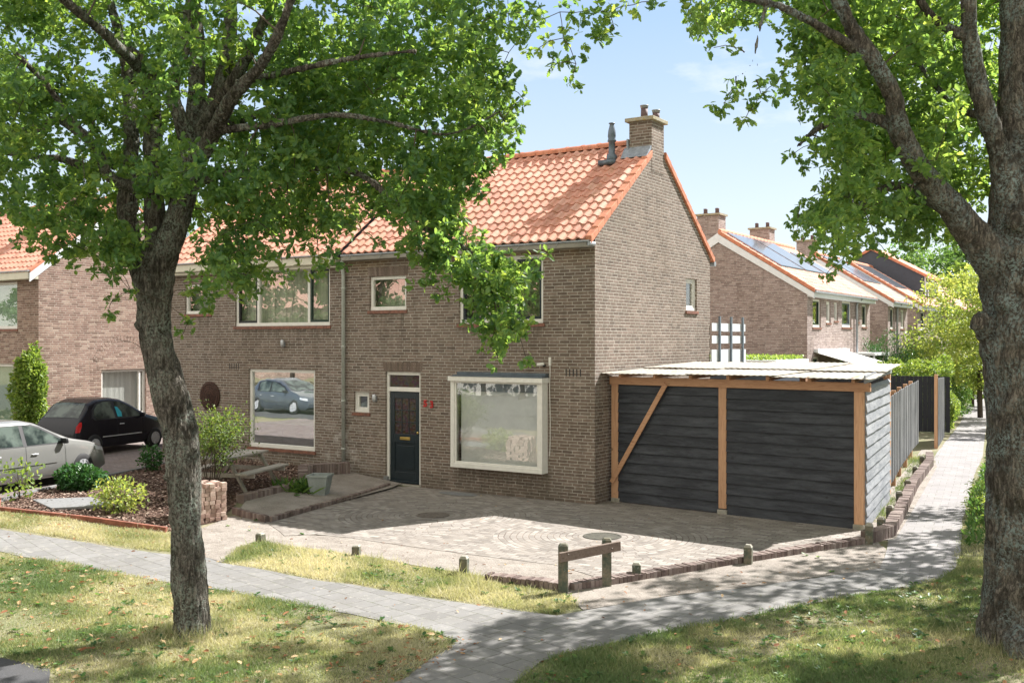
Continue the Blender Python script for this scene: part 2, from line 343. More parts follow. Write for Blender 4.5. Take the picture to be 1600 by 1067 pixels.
M['slab2'] = slab_mat('pale_paving_slabs', .3, .3, R(8.2), [(.23, .218, .218), (.265, .25, .25), (.25, .235, .235), (.29, .275, .27)], (.13, .11, .1), .003)
M['klinker'] = slab_mat('alley_clinker_paving', .2, .1, R(12), [(.17, .135, .13), (.22, .175, .165), (.2, .17, .17), (.26, .21, .2)], (.08, .07, .06), .005)

def fan_mat():
    """small setts laid in rings round the two covers, straight rows elsewhere"""
    q = NT('ring_laid_setts'); pos = q.pos(); p = q.sep(pos)
    def ring(cx, cy):
        x = q.math('SUBTRACT', p[0], cx); y = q.math('SUBTRACT', p[1], cy)
        r = q.math('SQRT', q.math('ADD', q.math('MULTIPLY', x, x), q.math('MULTIPLY', y, y)))
        return r, q.math('ARCTAN2', y, x)
    bh, bw = .105, .205
    r1, a1 = ring(-1.99, -2.83); r2, a2 = ring(1.75, -2.95)
    first = q.math('LESS_THAN', r1, r2)
    r = q.math('MINIMUM', r1, r2)
    a = q.math('ADD', q.math('MULTIPLY', a1, first), q.math('MULTIPLY', a2, q.math('SUBTRACT', 1.0, first)))
    wr = q.math('ADD', r, q.math('MULTIPLY', q.math('SUBTRACT', q.noise(pos, 1.7, 3), .5), .06))
    rowr = q.math('FLOOR', q.math('DIVIDE', wr, bh))
    nper = q.math('MAXIMUM', q.math('ROUND', q.math('MULTIPLY', q.math('ADD', rowr, .5), 2*math.pi*bh/bw)), 3.0)
    ua = q.math('MULTIPLY', q.math('ADD', q.math('DIVIDE', a, 2*math.pi), 1.0), nper)
    ua = q.math('ADD', ua, q.math('MULTIPLY', q.white(q.comb(rowr, 1.0, 1.0)), 1.0))
    # straight rows
    ca, sa = math.cos(R(3)), math.sin(R(3))
    u = q.math('ADD', q.math('ADD', q.math('MULTIPLY', p[0], ca), q.math('MULTIPLY', p[1], sa)), 80.0)
    v = q.math('ADD', q.math('SUBTRACT', q.math('MULTIPLY', p[1], ca), q.math('MULTIPLY', p[0], sa)), 80.0)
    rows = q.math('FLOOR', q.math('DIVIDE', v, bh))
    us = q.math('DIVIDE', q.math('ADD', u, q.math('MULTIPLY', q.math('MODULO', rows, 2.0), bw/2)), bw)
    isr = q.math('LESS_THAN', r, 1.87)
    nis = q.math('SUBTRACT', 1.0, isr)
    U = q.math('ADD', q.math('MULTIPLY', ua, isr), q.math('MULTIPLY', us, nis))
    V = q.math('ADD', q.math('MULTIPLY', q.math('DIVIDE', wr, bh), isr), q.math('MULTIPLY', q.math('DIVIDE', v, bh), nis))
    fu = q.math('SUBTRACT', .5, q.math('ABSOLUTE', q.math('SUBTRACT', q.math('FRACT', U), .5)))
    fv = q.math('SUBTRACT', .5, q.math('ABSOLUTE', q.math('SUBTRACT', q.math('FRACT', V), .5)))
    edge = q.math('MINIMUM', q.math('MULTIPLY', fu, bw), q.math('MULTIPLY', fv, bh))
    edge = q.math('ADD', edge, q.math('MULTIPLY', q.math('SUBTRACT', q.noise(pos, 40, 3), .5), .012))
    isb = q.mapr(edge, .004, .012)
    idv = q.comb(q.math('FLOOR', U), q.math('FLOOR', V), isr)
    rnd = q.white(idv)
    c = q.ramp(rnd, [(0, (.155, .14, .125)), (.3, (.215, .195, .175)), (.7, (.26, .237, .213)), (1, (.335, .31, .28))])
    c = q.mix(q.mapr(q.noise(pos, 1.1, 6, .65), .42, .66, 0, .5), c, (.28, .25, .22))
    c = q.mix(q.mapr(q.noise(pos, 80, 4, .7), .5, .7, 0, .5), c, (.16, .125, .11))
    c = q.mix(isb, q.mix(q.mapr(q.noise(pos, 2.5, 3), .4, .6), (.12, .095, .08), (.24, .2, .165)), c)
    h = q.math('ADD', q.math('ADD', isb, q.math('MULTIPLY', rnd, .5)), q.math('MULTIPLY', q.noise(pos, 90, 3), .3))
    return q.done(q.bsdf(c, .88, normal=q.bump(h, .6, .008), spec=.25))
M['fan'] = fan_mat()
q = NT('edging_brick'); t = q.attr('tint'); pos = q.pos()
c = q.ramp(t, [(0, (.1, .073, .066)), (.4, (.16, .118, .106)), (.8, (.21, .163, .147)), (1, (.27, .22, .2))])
c = q.mix(q.mapr(q.noise(pos, 9, 6, .7), .48, .7, 0, .5), c, (.28, .24, .2))
M['edgebrick'] = q.done(q.bsdf(c, .92, normal=q.bump(q.noise(pos, 60, 4), .5, .008), spec=.2))
q = NT('loose_sett'); t = q.attr('tint'); pos = q.pos()
c = q.ramp(t, [(0, (.26, .17, .14)), (.5, (.38, .27, .22)), (1, (.47, .36, .3))])
M['sett'] = q.done(q.bsdf(c, .92, normal=q.bump(q.noise(pos, 60, 4), .5, .008), spec=.2))
M['silverpaint'] = simple('silver_car_paint', (.24, .24, .23), .3, .35, var=.02, **{'Coat Weight': .8, 'Coat Roughness': .05})
M['blackpaint'] = simple('black_car_paint', (.008, .008, .013), .25, .0, var=.02, spec=.3, **{'Coat Weight': .12, 'Coat Roughness': .03})
M['bluepaint'] = simple('blue_car_paint', (.07, .085, .11), .25, .3, var=.02, **{'Coat Weight': 1.0, 'Coat Roughness': .03})
M['taillight'] = simple('red_lens', (.5, .01, .012), .15, var=.02)
M['headlight'] = simple('clear_lens', (.6, .63, .66), .08, .3, var=.05)
M['panel'] = simple('solar_panel', (.2, .23, .27), .12, .5, var=.1, spec=1.0)  # paler grey base carries the sky's glare in its colour
M['darkclad'] = simple('dark_cladding', (.045, .055, .075), .6, var=.1)
M['awning'] = simple('white_awning_fabric', (.74, .74, .72), .8, var=.05)
M['teal'] = simple('turquoise_plastic', (.02, .35, .45), .4)

M['mapleleaf'] = leaf_mat('maple_leaf', [(0, (.05, .1, .025)), (.5, (.1, .165, .035)), (.85, (.16, .22, .045)), (1, (.32, .34, .08))])
# ------------------------------------------------------------------ mesh building
class MB:
    def __init__(s): s.v = []; s.f = []; s.t = []; s.sm = False
    def face(s, pts, t=0.5):
        b = len(s.v); s.v += [tuple(p) for p in pts]; s.f.append(tuple(range(b, b+len(pts)))); s.t.append(t)
    def hexa(s, c, t=None):
        """c: 8 corners, bottom four then top four, same winding"""
        if t is None: t = random.random()
        b = len(s.v); s.v += [tuple(p) for p in c]
        for f in ((3, 2, 1, 0), (4, 5, 6, 7), (0, 1, 5, 4), (1, 2, 6, 5), (2, 3, 7, 6), (3, 0, 4, 7)):
            s.f.append(tuple(b+i for i in f)); s.t.append(t)
        return s
    def box(s, x0, x1, y0, y1, z0, z1, t=None):
        return s.hexa([(x0, y0, z0), (x1, y0, z0), (x1, y1, z0), (x0, y1, z0), (x0, y0, z1), (x1, y0, z1), (x1, y1, z1), (x0, y1, z1)], t)
    def beam(s, a, b, w, h, up=(0, 0, 1), t=None, w2=None):
        """box from a to b, w sideways, h along up, centred"""
        a, b = Vector(a), Vector(b); d = (b-a).normalized(); up = Vector(up)
        sd = d.cross(up).normalized(); up = sd.cross(d).normalized()
        if w2 is None: w2 = w
        c = []
        for u in (-.5, .5):
            for (p, ww) in ((a, w), (b, w2)):
                pass
        c = [a-sd*w/2-up*h/2, a+sd*w/2-up*h/2, b+sd*w2/2-up*h/2, b-sd*w2/2-up*h/2,
             a-sd*w/2+up*h/2, a+sd*w/2+up*h/2, b+sd*w2/2+up*h/2, b-sd*w2/2+up*h/2]
        return s.hexa(c, t)
    def tube(s, pts, rad, n=8, t=.5, jit=0.0, cap=True, seed=0):
        pts = [Vector(p) for p in pts]
        if not hasattr(rad, '__len__'): rad = [rad]*len(pts)
        rings = []; prev = None
        for i, p in enumerate(pts):
            d = (pts[min(i+1, len(pts)-1)]-pts[max(i-1, 0)]).normalized()
            if prev is None:
                ref = Vector((1, 0, 0)) if abs(d.x) < .8 else Vector((0, 1, 0))
                e1 = d.cross(ref).normalized()
            else:
                e1 = (prev-d*prev.dot(d)).normalized()
            prev = e1; e2 = d.cross(e1)
            b = len(s.v); r = rad[i]
            for k in range(n):
                a = 2*math.pi*k/n
                rr = r
                if jit:
                    q_ = p+(e1*math.cos(a)+e2*math.sin(a))*r
                    rr = r*(1+jit*mnoise.noise(q_*2.2+Vector((seed, 0, 0)))+jit*.6*mnoise.noise(q_*7+Vector((0, seed, 0))))
                s.v.append(tuple(p+(e1*math.cos(a)+e2*math.sin(a))*rr))
            rings.append(b)
        for i in range(len(rings)-1):
            for k in range(n):
                s.f.append((rings[i]+k, rings[i]+(k+1) % n, rings[i+1]+(k+1) % n, rings[i+1]+k)); s.t.append(t)
        if cap:
            s.f.append(tuple(rings[0]+k for k in reversed(range(n)))); s.t.append(t)
            s.f.append(tuple(rings[-1]+k for k in range(n))); s.t.append(t)
        return s
    def lathe(s, prof, c=(0, 0, 0), n=20, axis='z', t=.5):
        c = Vector(c); b = len(s.v)
        for (r, z) in prof:
            for k in range(n):
                a = 2*math.pi*k/n
                o = (r*math.cos(a), r*math.sin(a), z)
                if axis == 'y': o = (o[0], o[2], o[1])
                if axis == 'x': o = (o[2], o[0], o[1])
                s.v.append(tuple(c+Vector(o)))
        for i in range(len(prof)-1):
            for k in range(n):
                s.f.append((b+i*n+k, b+i*n+(k+1) % n, b+(i+1)*n+(k+1) % n, b+(i+1)*n+k)); s.t.append(t)
        s.f.append(tuple(b+k for k in reversed(range(n)))); s.t.append(t)
        s.f.append(tuple(b+(len(prof)-1)*n+k for k in range(n))); s.t.append(t)
        return s
    def build(s, name, mat, parent=None, smooth=False, bevel=0.0, local=False):
        me = D.meshes.new(name)
        off = Vector((0, 0, 0))
        if parent is not None and not local:
            pr = parent
            while pr: off += pr.location; pr = pr.parent
        vs = [(v[0]-off.x, v[1]-off.y, v[2]-off.z) for v in s.v]
        me.from_pydata(vs, [], s.f)
        a = me.attributes.new('tint', 'FLOAT', 'FACE'); a.data.foreach_set('value', s.t)
        if smooth: me.polygons.foreach_set('use_smooth', [True]*len(me.polygons))
        me.materials.append(M[mat] if isinstance(mat, str) else mat)
        me.update()
        o = D.objects.new(name, me); COL.objects.link(o)
        if parent is not None: o.parent = parent
        if bevel:
            b = o.modifiers.new('bevel', 'BEVEL'); b.width = bevel; b.segments = 2; b.limit_method = 'ANGLE'
        return o
def tag(o, label=None, cat=None, group=None, kind=None):
    if label: o['label'] = label
    if cat: o['category'] = cat
    if group: o['group'] = group
    if kind: o['kind'] = kind
    return o
def empty(name, loc, label, cat, group=None, rz=0.0):
    o = D.objects.new(name, None); COL.objects.link(o); o.location = loc; o.rotation_euler[2] = rz
    o.empty_display_size = .2
    return tag(o, label, cat, group)
def copy_thing(src, loc, label, rz=None):
    c = src.copy(); COL.objects.link(c); c.location = loc
    if rz is not None: c.rotation_euler[2] = rz
    c['label'] = label
    for ch in list(src.children):
        k = ch.copy(); COL.objects.link(k); k.parent = c
        for g in list(ch.children):
            kk = g.copy(); COL.objects.link(kk); kk.parent = k
    return c

class Frame:
    """u along a wall, z up, d inwards"""
    def __init__(s, o, U, Dn): s.o, s.U, s.D = Vector(o), Vector(U), Vector(Dn)
    def p(s, u, z, d=0.0): return s.o+s.U*u+s.D*d+Vector((0, 0, z))
    def box(s, mb, u0, u1, z0, z1, d0, d1, t=None):
        c = [s.p(u0, z0, d0), s.p(u1, z0, d0), s.p(u1, z0, d1), s.p(u0, z0, d1), s.p(u0, z1, d0), s.p(u1, z1, d0), s.p(u1, z1, d1), s.p(u0, z1, d1)]
        if (s.U.cross(s.D)).z < 0: c = [c[i] for i in (1, 0, 3, 2, 5, 4, 7, 6)]
        return mb.hexa(c, t)
def wall(mb, fr, u0, u1, z0, z1, holes, rev=.13):
    us = sorted({u0, u1, *[h[0] for h in holes], *[h[1] for h in holes]})
    zs = sorted({z0, z1, *[h[2] for h in holes], *[h[3] for h in holes]})
    flip = fr.U.cross(Vector((0, 0, 1))).dot(-fr.D) < 0
    def q_(pts): mb.face(pts[::-1] if flip else pts)
    for i in range(len(us)-1):
        for j in range(len(zs)-1):
            uc, zc = (us[i]+us[i+1])/2, (zs[j]+zs[j+1])/2
            if any(h[0] < uc < h[1] and h[2] < zc < h[3] for h in holes): continue
            q_([fr.p(us[i], zs[j]), fr.p(us[i+1], zs[j]), fr.p(us[i+1], zs[j+1]), fr.p(us[i], zs[j+1])])
    for (a, b, c, d) in holes:
        q_([fr.p(a, c), fr.p(a, c, rev), fr.p(b, c, rev), fr.p(b, c)][::-1])
        q_([fr.p(a, d), fr.p(b, d), fr.p(b, d, rev), fr.p(a, d, rev)][::-1])
        q_([fr.p(a, c), fr.p(a, d), fr.p(a, d, rev), fr.p(a, c, rev)][::-1])
        q_([fr.p(b, c), fr.p(b, c, rev), fr.p(b, d, rev), fr.p(b, d)][::-1])
def window(root, fr, u0, u1, z0, z1, fw=.07, cells=None, glass='glass', frame='white', back='interior', backd=.6, rec=.05, sill=True, bdraw=None):
    """frame with cells [(ua, ub, sash material or None)]; the pane, sashes and what hangs behind are its pieces"""
    mb = MB()
    fr.box(mb, u0, u1, z0, z0+fw*1.15, rec-.012, rec+.09); fr.box(mb, u0, u1, z1-fw, z1, rec, rec+.09)
    fr.box(mb, u0, u0+fw, z0+fw*1.15, z1-fw, rec, rec+.09); fr.box(mb, u1-fw, u1, z0+fw*1.15, z1-fw, rec, rec+.09)
    cells = cells or [(u0+fw, u1-fw, None)]
    for k in range(len(cells)-1): fr.box(mb, cells[k][1], cells[k+1][0], z0+fw*1.15, z1-fw, rec, rec+.09)
    w = mb.build('window', frame, root, bevel=.006)
    for (a, b, sash) in cells:
        za, zb = z0+fw*1.15, z1-fw
        if sash:
            sb = MB(); s_ = .05
            fr.box(sb, a+.004, b-.004, za+.004, za+s_+.01, rec+.01, rec+.07); fr.box(sb, a+.004, b-.004, zb-s_, zb-.004, rec+.01, rec+.07)
            fr.box(sb, a+.004, a+s_, za+s_+.01, zb-s_, rec+.01, rec+.07); fr.box(sb, b-s_, b-.004, za+s_+.01, zb-s_, rec+.01, rec+.07)
            sb.build('sash', sash, w)
            a, b, za, zb = a+s_, b-s_, za+s_+.01, zb-s_
        g = MB(); fr.box(g, a, b, za, zb, rec+.045, rec+.053); g.build('pane', glass, w)
    if back:
        g = MB(); fr.box(g, u0-.15, u1+.15, z0-.15, z1+.15, rec+.1+backd, rec+.12+backd)
        if backd > .3:
            fr.box(g, u0-.17, u0-.15, z0-.15, z1+.15, rec+.1, rec+.1+backd); fr.box(g, u1+.15, u1+.17, z0-.15, z1+.15, rec+.1, rec+.1+backd)
            fr.box(g, u0-.17, u1+.17, z1+.15, z1+.17, rec+.1, rec+.1+backd); fr.box(g, u0-.17, u1+.17, z0-.17, z0-.15, rec+.1, rec+.1+backd)
        g.build('curtain' if backd <= .3 else 'room_lining', back, w)
    if sill:
        g = MB()
        n = max(2, int((u1-u0+.08)/.11))
        for i in range(n):
            a = u0-.04+(u1-u0+.08)*i/n; b = u0-.04+(u1-u0+.08)*(i+1)/n
            fr.box(g, a+.002, b-.002, z0-.075, z0-.005, -.035, rec+.02)
        g.build('sill', 'sill', w)
    return w

def pantiles(mb, x0, x1, ye, ze, yr, zr, tw=.226, gauge=.31, seg=7, seed=0):
    """tiles laid on the slope from the eaves (ye, ze) up to the ridge (yr, zr), running along x"""
    rnd = random.Random(seed)
    L = math.hypot(yr-ye, zr-ze); sy, sz = (yr-ye)/L, (zr-ze)/L; sgn = 1 if yr > ye else -1
    ny, nz = -sz*sgn, abs(sy)
    ny = -sz*(1 if yr > ye else -1)
    n = int(round((x1-x0)/tw)); tw = (x1-x0)/n; rows = int(math.ceil(L/gauge)); gauge = L/rows
    def prof(f):   # S-shaped tile, the roll on one side
        return .036*max(0, math.sin(math.pi*min(1, f/.55)))**.8 - .014*math.sin(math.pi*max(0, (f-.5)/.5))
    for r in range(rows):
        for k in range(n):
            t = rnd.random(); dz = rnd.uniform(-.003, .003)
            s0 = r*gauge-.035; s1 = (r+1)*gauge+.01
            b = len(mb.v)
            for j, (s_, lift) in enumerate(((s0, -.012), (s0, .03), (s1, .004))):
                for i in range(seg+1):
                    f = i/seg; hgt = prof(f)+lift+dz
                    x = x0+(k+f)*tw
                    mb.v.append((x, ye+sy*s_+ny*hgt, ze+sz*s_+nz*hgt))
            for j in range(2):
                for i in range(seg):
                    a = b+j*(seg+1)+i; fc = (a, a+1, a+seg+2, a+seg+1)
                    mb.f.append(fc if yr > ye else fc[::-1]); mb.t.append(t)
def ridge(mb, x0, x1, y, z, n):
    L = (x1-x0)/n
    for i in range(n):
        a, t = x0+i*L, random.random()
        for r, xa, xb in ((.125, a, a+L*.93), (.138, a+L*.86, a+L*1.0)):
            b = len(mb.v)
            for x in (xa, xb):
                for k in range(9):
                    an = math.pi*(k/8)*1.1-.05*math.pi
                    mb.v.append((x, y-math.cos(an)*r, z-.05+math.sin(an)*r*.95))
            for k in range(8): mb.f.append((b+k, b+k+1, b+9+k+1, b+9+k)); mb.t.append(t)
            mb.f.append(tuple(b+k for k in range(9))[::-1]); mb.t.append(t)
            mb.f.append(tuple(b+9+k for k in range(9))); mb.t.append(t)

# ------------------------------------------------------------------ ground sheets
def sheet(name, pts, lift, mat, label=None, cat=None, kind=None, group=None, thick=0.0):
    """a polygon laid on the ground, split so that it follows the rise"""
    bm = bmesh.new()
    vs = [bm.verts.new((p[0], p[1], 0)) for p in pts]
    bm.faces.new(vs)
    for x in KN:
        g = list(bm.verts)+list(bm.edges)+list(bm.faces)
        bmesh.ops.bisect_plane(bm, geom=g, plane_co=(x, 0, 0), plane_no=(1, 0, 0))
    bmesh.ops.triangulate(bm, faces=bm.faces[:])
    bmesh.ops.recalc_face_normals(bm, faces=bm.faces[:])
    if sum(f.normal.z for f in bm.faces) < 0: bmesh.ops.reverse_faces(bm, faces=bm.faces[:])
    if thick:
        ret = bmesh.ops.extrude_face_region(bm, geom=bm.faces[:])
        top = [e for e in ret['geom'] if isinstance(e, bmesh.types.BMVert)]
        ts = set(top)
        for v in bm.verts: v.co.z = gh(v.co.x)+(lift if v in ts else lift-thick)
        bmesh.ops.recalc_face_normals(bm, faces=bm.faces[:])
    else:
        for v in bm.verts: v.co.z = gh(v.co.x)+lift
    me = D.meshes.new(name); bm.to_mesh(me); bm.free(); me.materials.append(M[mat])
    o = D.objects.new(name, me); COL.objects.link(o)
    return tag(o, label, cat, group, kind)
def wob_line(pts, step=.25, amp=.03, seed=0):
    """subdivide a closed outline and make it a little irregular"""
    out = []; n = len(pts)
    for i in range(n):
        a, b = Vector(pts[i][:2]), Vector(pts[(i+1) % n][:2])
        k = max(1, int((b-a).length/step))
        if (b-a).length > 14: k = 1
        for j in range(k):
            p = a.lerp(b, j/k)
            if j or True:
                nn = Vector((p.x*1.7+seed, p.y*1.7, seed*.3))
                p = p+Vector((mnoise.noise(nn), mnoise.noise(nn+Vector((9, 4, 2)))))*amp
            out.append((p.x, p.y))
    return out
def gpoly(px): return [G(*p)[:2] for p in px]

# ------------------------------------------------------------------ leaves
OAK = np.array([(0, 0), (.12, .035), (.2, .13), (.3, .2), (.36, .12), (.5, .27), (.6, .17), (.72, .27), (.82, .15), (.93, .12), (1, 0)])
OVAL = np.array([(0, 0), (.2, .2), (.5, .29), (.8, .18), (1, 0)])
NARROW = np.array([(0, 0), (.3, .12), (.65, .12), (1, 0)])
def leaf_template(half, fold=.22, curl=.12):
    v = []
    n = len(half)
    for x, y in half: v.append((x, y, abs(y)*fold-curl*x*x))
    for x, y in half[1:-1]: v.append((x, -y, abs(y)*fold-curl*x*x))
    f1 = list(range(n)); f2 = [0]+[n+i for i in range(n-2)]+[n-1]; f2 = f2[::-1]
    # the midrib closes each half: first point to last point
    return np.array(v), [f1[::-1], f2[::-1]]
TPL = {'oak': leaf_template(OAK), 'oval': leaf_template(OVAL), 'narrow': leaf_template(NARROW, .1, .25),
       'blade': (np.array([(0, .5, 0), (0, -.5, 0), (.6, .32, 0), (.6, -.32, 0), (1, 0, 0)]), [[0, 1, 3, 2], [2, 3, 4]]),
       'chip': (np.array([(0, .25, 0), (.1, -.3, .02), (.9, -.25, .05), (1, .2, 0), (.5, .35, .06)]), [[0, 1, 2, 3, 4]])}
def leaves(name, pos, dirs, nrm, size, tint, mat, kind='oak', parent=None, width=1.0):
    tv, tf = TPL[kind]; N = len(pos); K = len(tv)
    dirs = dirs/np.linalg.norm(dirs, axis=1, keepdims=True)
    side = np.cross(nrm, dirs); side /= (np.linalg.norm(side, axis=1, keepdims=True)+1e-9)
    up = np.cross(dirs, side)
    size = np.asarray(size).reshape(-1, 1, 1)
    w = np.asarray(width).reshape(-1, 1, 1) if hasattr(width, '__len__') else width
    V = pos[:, None, :]+size*(tv[None, :, 0:1]*dirs[:, None, :]+tv[None, :, 1:2]*w*side[:, None, :]+tv[None, :, 2:3]*up[:, None, :])
    if parent is not None:
        off = Vector((0, 0, 0)); pr = parent
        while pr: off += pr.location; pr = pr.parent
        V = V-np.array(off)[None, None, :]
    V = V.reshape(-1, 3)
    loops = np.concatenate([np.array(f) for f in tf]); tot = [len(f) for f in tf]
    L = (loops[None, :]+np.arange(N)[:, None]*K).reshape(-1)
    cnt = np.tile(np.array(tot), N); st = np.concatenate([[0], np.cumsum(cnt)[:-1]])
    me = D.meshes.new(name)
    me.vertices.add(len(V)); me.vertices.foreach_set('co', V.astype(np.float32).ravel())
    me.loops.add(len(L)); me.loops.foreach_set('vertex_index', L.astype(np.int32))
    me.polygons.add(len(cnt)); me.polygons.foreach_set('loop_start', st.astype(np.int32)); me.polygons.foreach_set('loop_total', cnt.astype(np.int32))
    me.update(calc_edges=True)
    a = me.attributes.new('tint', 'FLOAT', 'FACE'); a.data.foreach_set('value', np.repeat(tint, len(tf)).astype(np.float32))
    me.materials.append(M[mat])
    o = D.objects.new(name, me); COL.objects.link(o)
    if parent is not None: o.parent = parent
    return o
def rdir(n, rng=RNG):
    v = rng.normal(size=(n, 3)); return v/np.linalg.norm(v, axis=1, keepdims=True)
def clump_leaves(cl, per, size, rng=RNG, whorl=7, spread=1.0, flat=.8):
    """cl: list of (x, y, z, r); leaves sit in small whorls at twig ends inside each clump"""
    P_, D_, N_, S_, T_ = [], [], [], [], []
    for (x, y, z, r) in cl:
        m = max(3, int(per*(r/.4)**2/whorl))
        c = rdir(m, rng)*(rng.random((m, 1))**.45)*r*np.array([1, 1, .75])*spread+np.array([x, y, z])
        tb = rng.random()*.35
        for k in range(m):
            n = whorl-2+rng.integers(0, 5)
            ax = rdir(1, rng)[0]+np.array([0, 0, .2])
            d = rdir(n, rng)+ax*.7+np.array([0, 0, -.15])
            nn = rdir(n, rng)*.75+np.array([0, 0, flat])
            P_.append(np.repeat(c[k:k+1], n, 0)+rdir(n, rng)*.02); D_.append(d); N_.append(nn)
            S_.append(size*rng.uniform(.6, 1.2, n)); T_.append(np.clip(tb+rng.random(n)*.55+rng.random()*.15, 0, 1))
    return np.concatenate(P_), np.concatenate(D_), np.concatenate(N_), np.concatenate(S_), np.concatenate(T_)
def inpoly(px, py, poly):
    c = False; n = len(poly); j = n-1
    for i in range(n):
        xi, yi = poly[i]; xj, yj = poly[j]
        if (yi > py) != (yj > py) and px < (xj-xi)*(py-yi)/(yj-yi)+xi: c = not c
        j = i
    return c
def grow_twigs(mb, nodes, clumps, rng, r0=.014):
    """join every leaf clump to the nearest wood already there, so that twigs branch off one another"""
    pts = [Vector(n) for n in nodes]; rad = [r0*1.6]*len(pts)
    arr = np.array([tuple(p) for p in pts])
    order = sorted(clumps, key=lambda c: np.min(np.sum((arr-np.array(c[:3]))**2, axis=1)))
    P_ = [tuple(p) for p in pts]; Rr = list(rad)
    A = np.zeros((len(P_)+len(order)*6, 3)); A[:len(P_)] = P_; n = len(P_)
    for c in order:
        d2 = np.sum((A[:n]-np.array(c[:3]))**2, axis=1); j = int(np.argmin(d2)); a = Vector(A[j]); b = Vector(c[:3])
        L = (b-a).length; rr = min(Rr[j]*.85, .006+.012*min(1, L))
        k = max(2, int(L/.25)); seq = [a]
        for i in range(1, k+1):
            f = i/k; p = a.lerp(b, f)+Vector(rdir(1, rng)[0])*.05*L*(1-f)*1.2+Vector((0, 0, .10*L*math.sin(math.pi*f)))
            seq.append(p)
        rads = [rr+(.0035-rr)*(i/k) for i in range(k+1)]
        mb.tube(seq, rads, 5, cap=False)
        for i in range(1, k+1):
            if n < len(A): A[n] = tuple(seq[i]); Rr.append(max(.005, rads[i])); n += 1
def bush(name, loc, label, cat, c, rad, n, size, mat, kind='oval', group=None, stems=5, hollow=.35, droop=0.0, lump=.25, flat=.5):
    """a shrub: stems from the ground and many small leaves through an uneven volume"""
    root = empty(name, loc, label, cat, group)
    rng = np.random.default_rng(abs(hash(label)) % 1000 if False else int(sum(ord(ch) for ch in label)) % 1000)
    c = np.array(c); rad = np.array(rad)
    d = rdir(n, rng); rr = hollow+(1-hollow)*rng.random(n)**.5
    lumpf = np.array([1+lump*2*mnoise.noise(Vector(v)*2.3+Vector((c[0], c[1], 0))) for v in d])
    pos = c+d*rad*(rr*lumpf)[:, None]
    pos[:, 2] = np.maximum(pos[:, 2], loc[2]+.01)
    dirs = d*.8+rdir(n, rng)*.9+np.array([0, 0, .2-droop]); nn = rdir(n, rng)*.8+d*.4+np.array([0, 0, flat])
    leaves('foliage', pos, dirs, nn, size*rng.uniform(.6, 1.25, n), np.clip(rng.random(n)*.7+.3*rng.random(n), 0, 1), mat, kind, root)
    if stems:
        mb = MB()
        for k in range(stems):
            e = Vector(c+rdir(1, rng)[0]*rad*.7); a = Vector(loc)+Vector((rng.uniform(-.06, .06), rng.uniform(-.06, .06), -.02))
            m_ = a.lerp(e, .5)+Vector((0, 0, .05)); mb.tube([a, m_, e], [.012+.004*rad[2], .008, .004], 5)
            for j in range(2):
                e2 = Vector(c+rdir(1, rng)[0]*rad*.85); mb.tube([m_, m_.lerp(e2, .6), e2], [.007, .005, .003], 4)
        mb.build('stem', 'twig', root)
    return root
# ================================================================== CAMERA, SUN, SKY
cam = D.cameras.new('camera'); co = D.objects.new('camera', cam); COL.objects.link(co); scene.camera = co
cam.sensor_width = 36.0; cam.lens = 36*FPX/1600; cam.clip_end = 2000; cam.clip_start = .1
co.location = (CX, CY, CZ); co.rotation_euler = (R(90), 0, math.atan2(.5476, .8368))
SUN = Vector((.40, .92, 1.0)).normalized()      # towards the sun
sl = D.lights.new('sun', 'SUN'); sl.energy = 4.5; sl.angle = R(.53); sl.color = (1.0, .972, .935)
so = D.objects.new('sun', sl); COL.objects.link(so); so.rotation_euler = SUN.to_track_quat('Z', 'Y').to_euler(); so.location = (20, 30, 40)
w = D.worlds.new('World'); scene.world = w; w.use_nodes = True
wt = w.node_tree; bg = wt.nodes['Background']
sky = wt.nodes.new('ShaderNodeTexSky'); sky.sky_type = 'NISHITA'; sky.sun_disc = False
sky.sun_elevation = math.asin(SUN.z); sky.sun_rotation = math.atan2(SUN.x, SUN.y)
sky.air_density = 1.0; sky.dust_density = .5; sky.ozone_density = 1.0
# thin summer clouds
tc = wt.nodes.new('ShaderNodeTexCoord'); mp = wt.nodes.new('ShaderNodeMapping'); mp.inputs['Scale'].default_value = (1, 1, 2.6)
cn = wt.nodes.new('ShaderNodeTexNoise'); cn.inputs['Scale'].default_value = 3.4; cn.inputs['Detail'].default_value = 8; cn.inputs['Roughness'].default_value = .6
cr = wt.nodes.new('ShaderNodeValToRGB'); cr.color_ramp.elements[0].position = .55; cr.color_ramp.elements[1].position = .72
cr.color_ramp.elements[0].color = (0, 0, 0, 1); cr.color_ramp.elements[1].color = (.8, .8, .8, 1)
mx = wt.nodes.new('ShaderNodeMix'); mx.data_type = 'RGBA'; mx.inputs[7].default_value = (2.6, 2.65, 2.7, 1)
wt.links.new(tc.outputs['Generated'], mp.inputs[0]); wt.links.new(mp.outputs[0], cn.inputs[0]); wt.links.new(cn.outputs[0], cr.inputs[0])
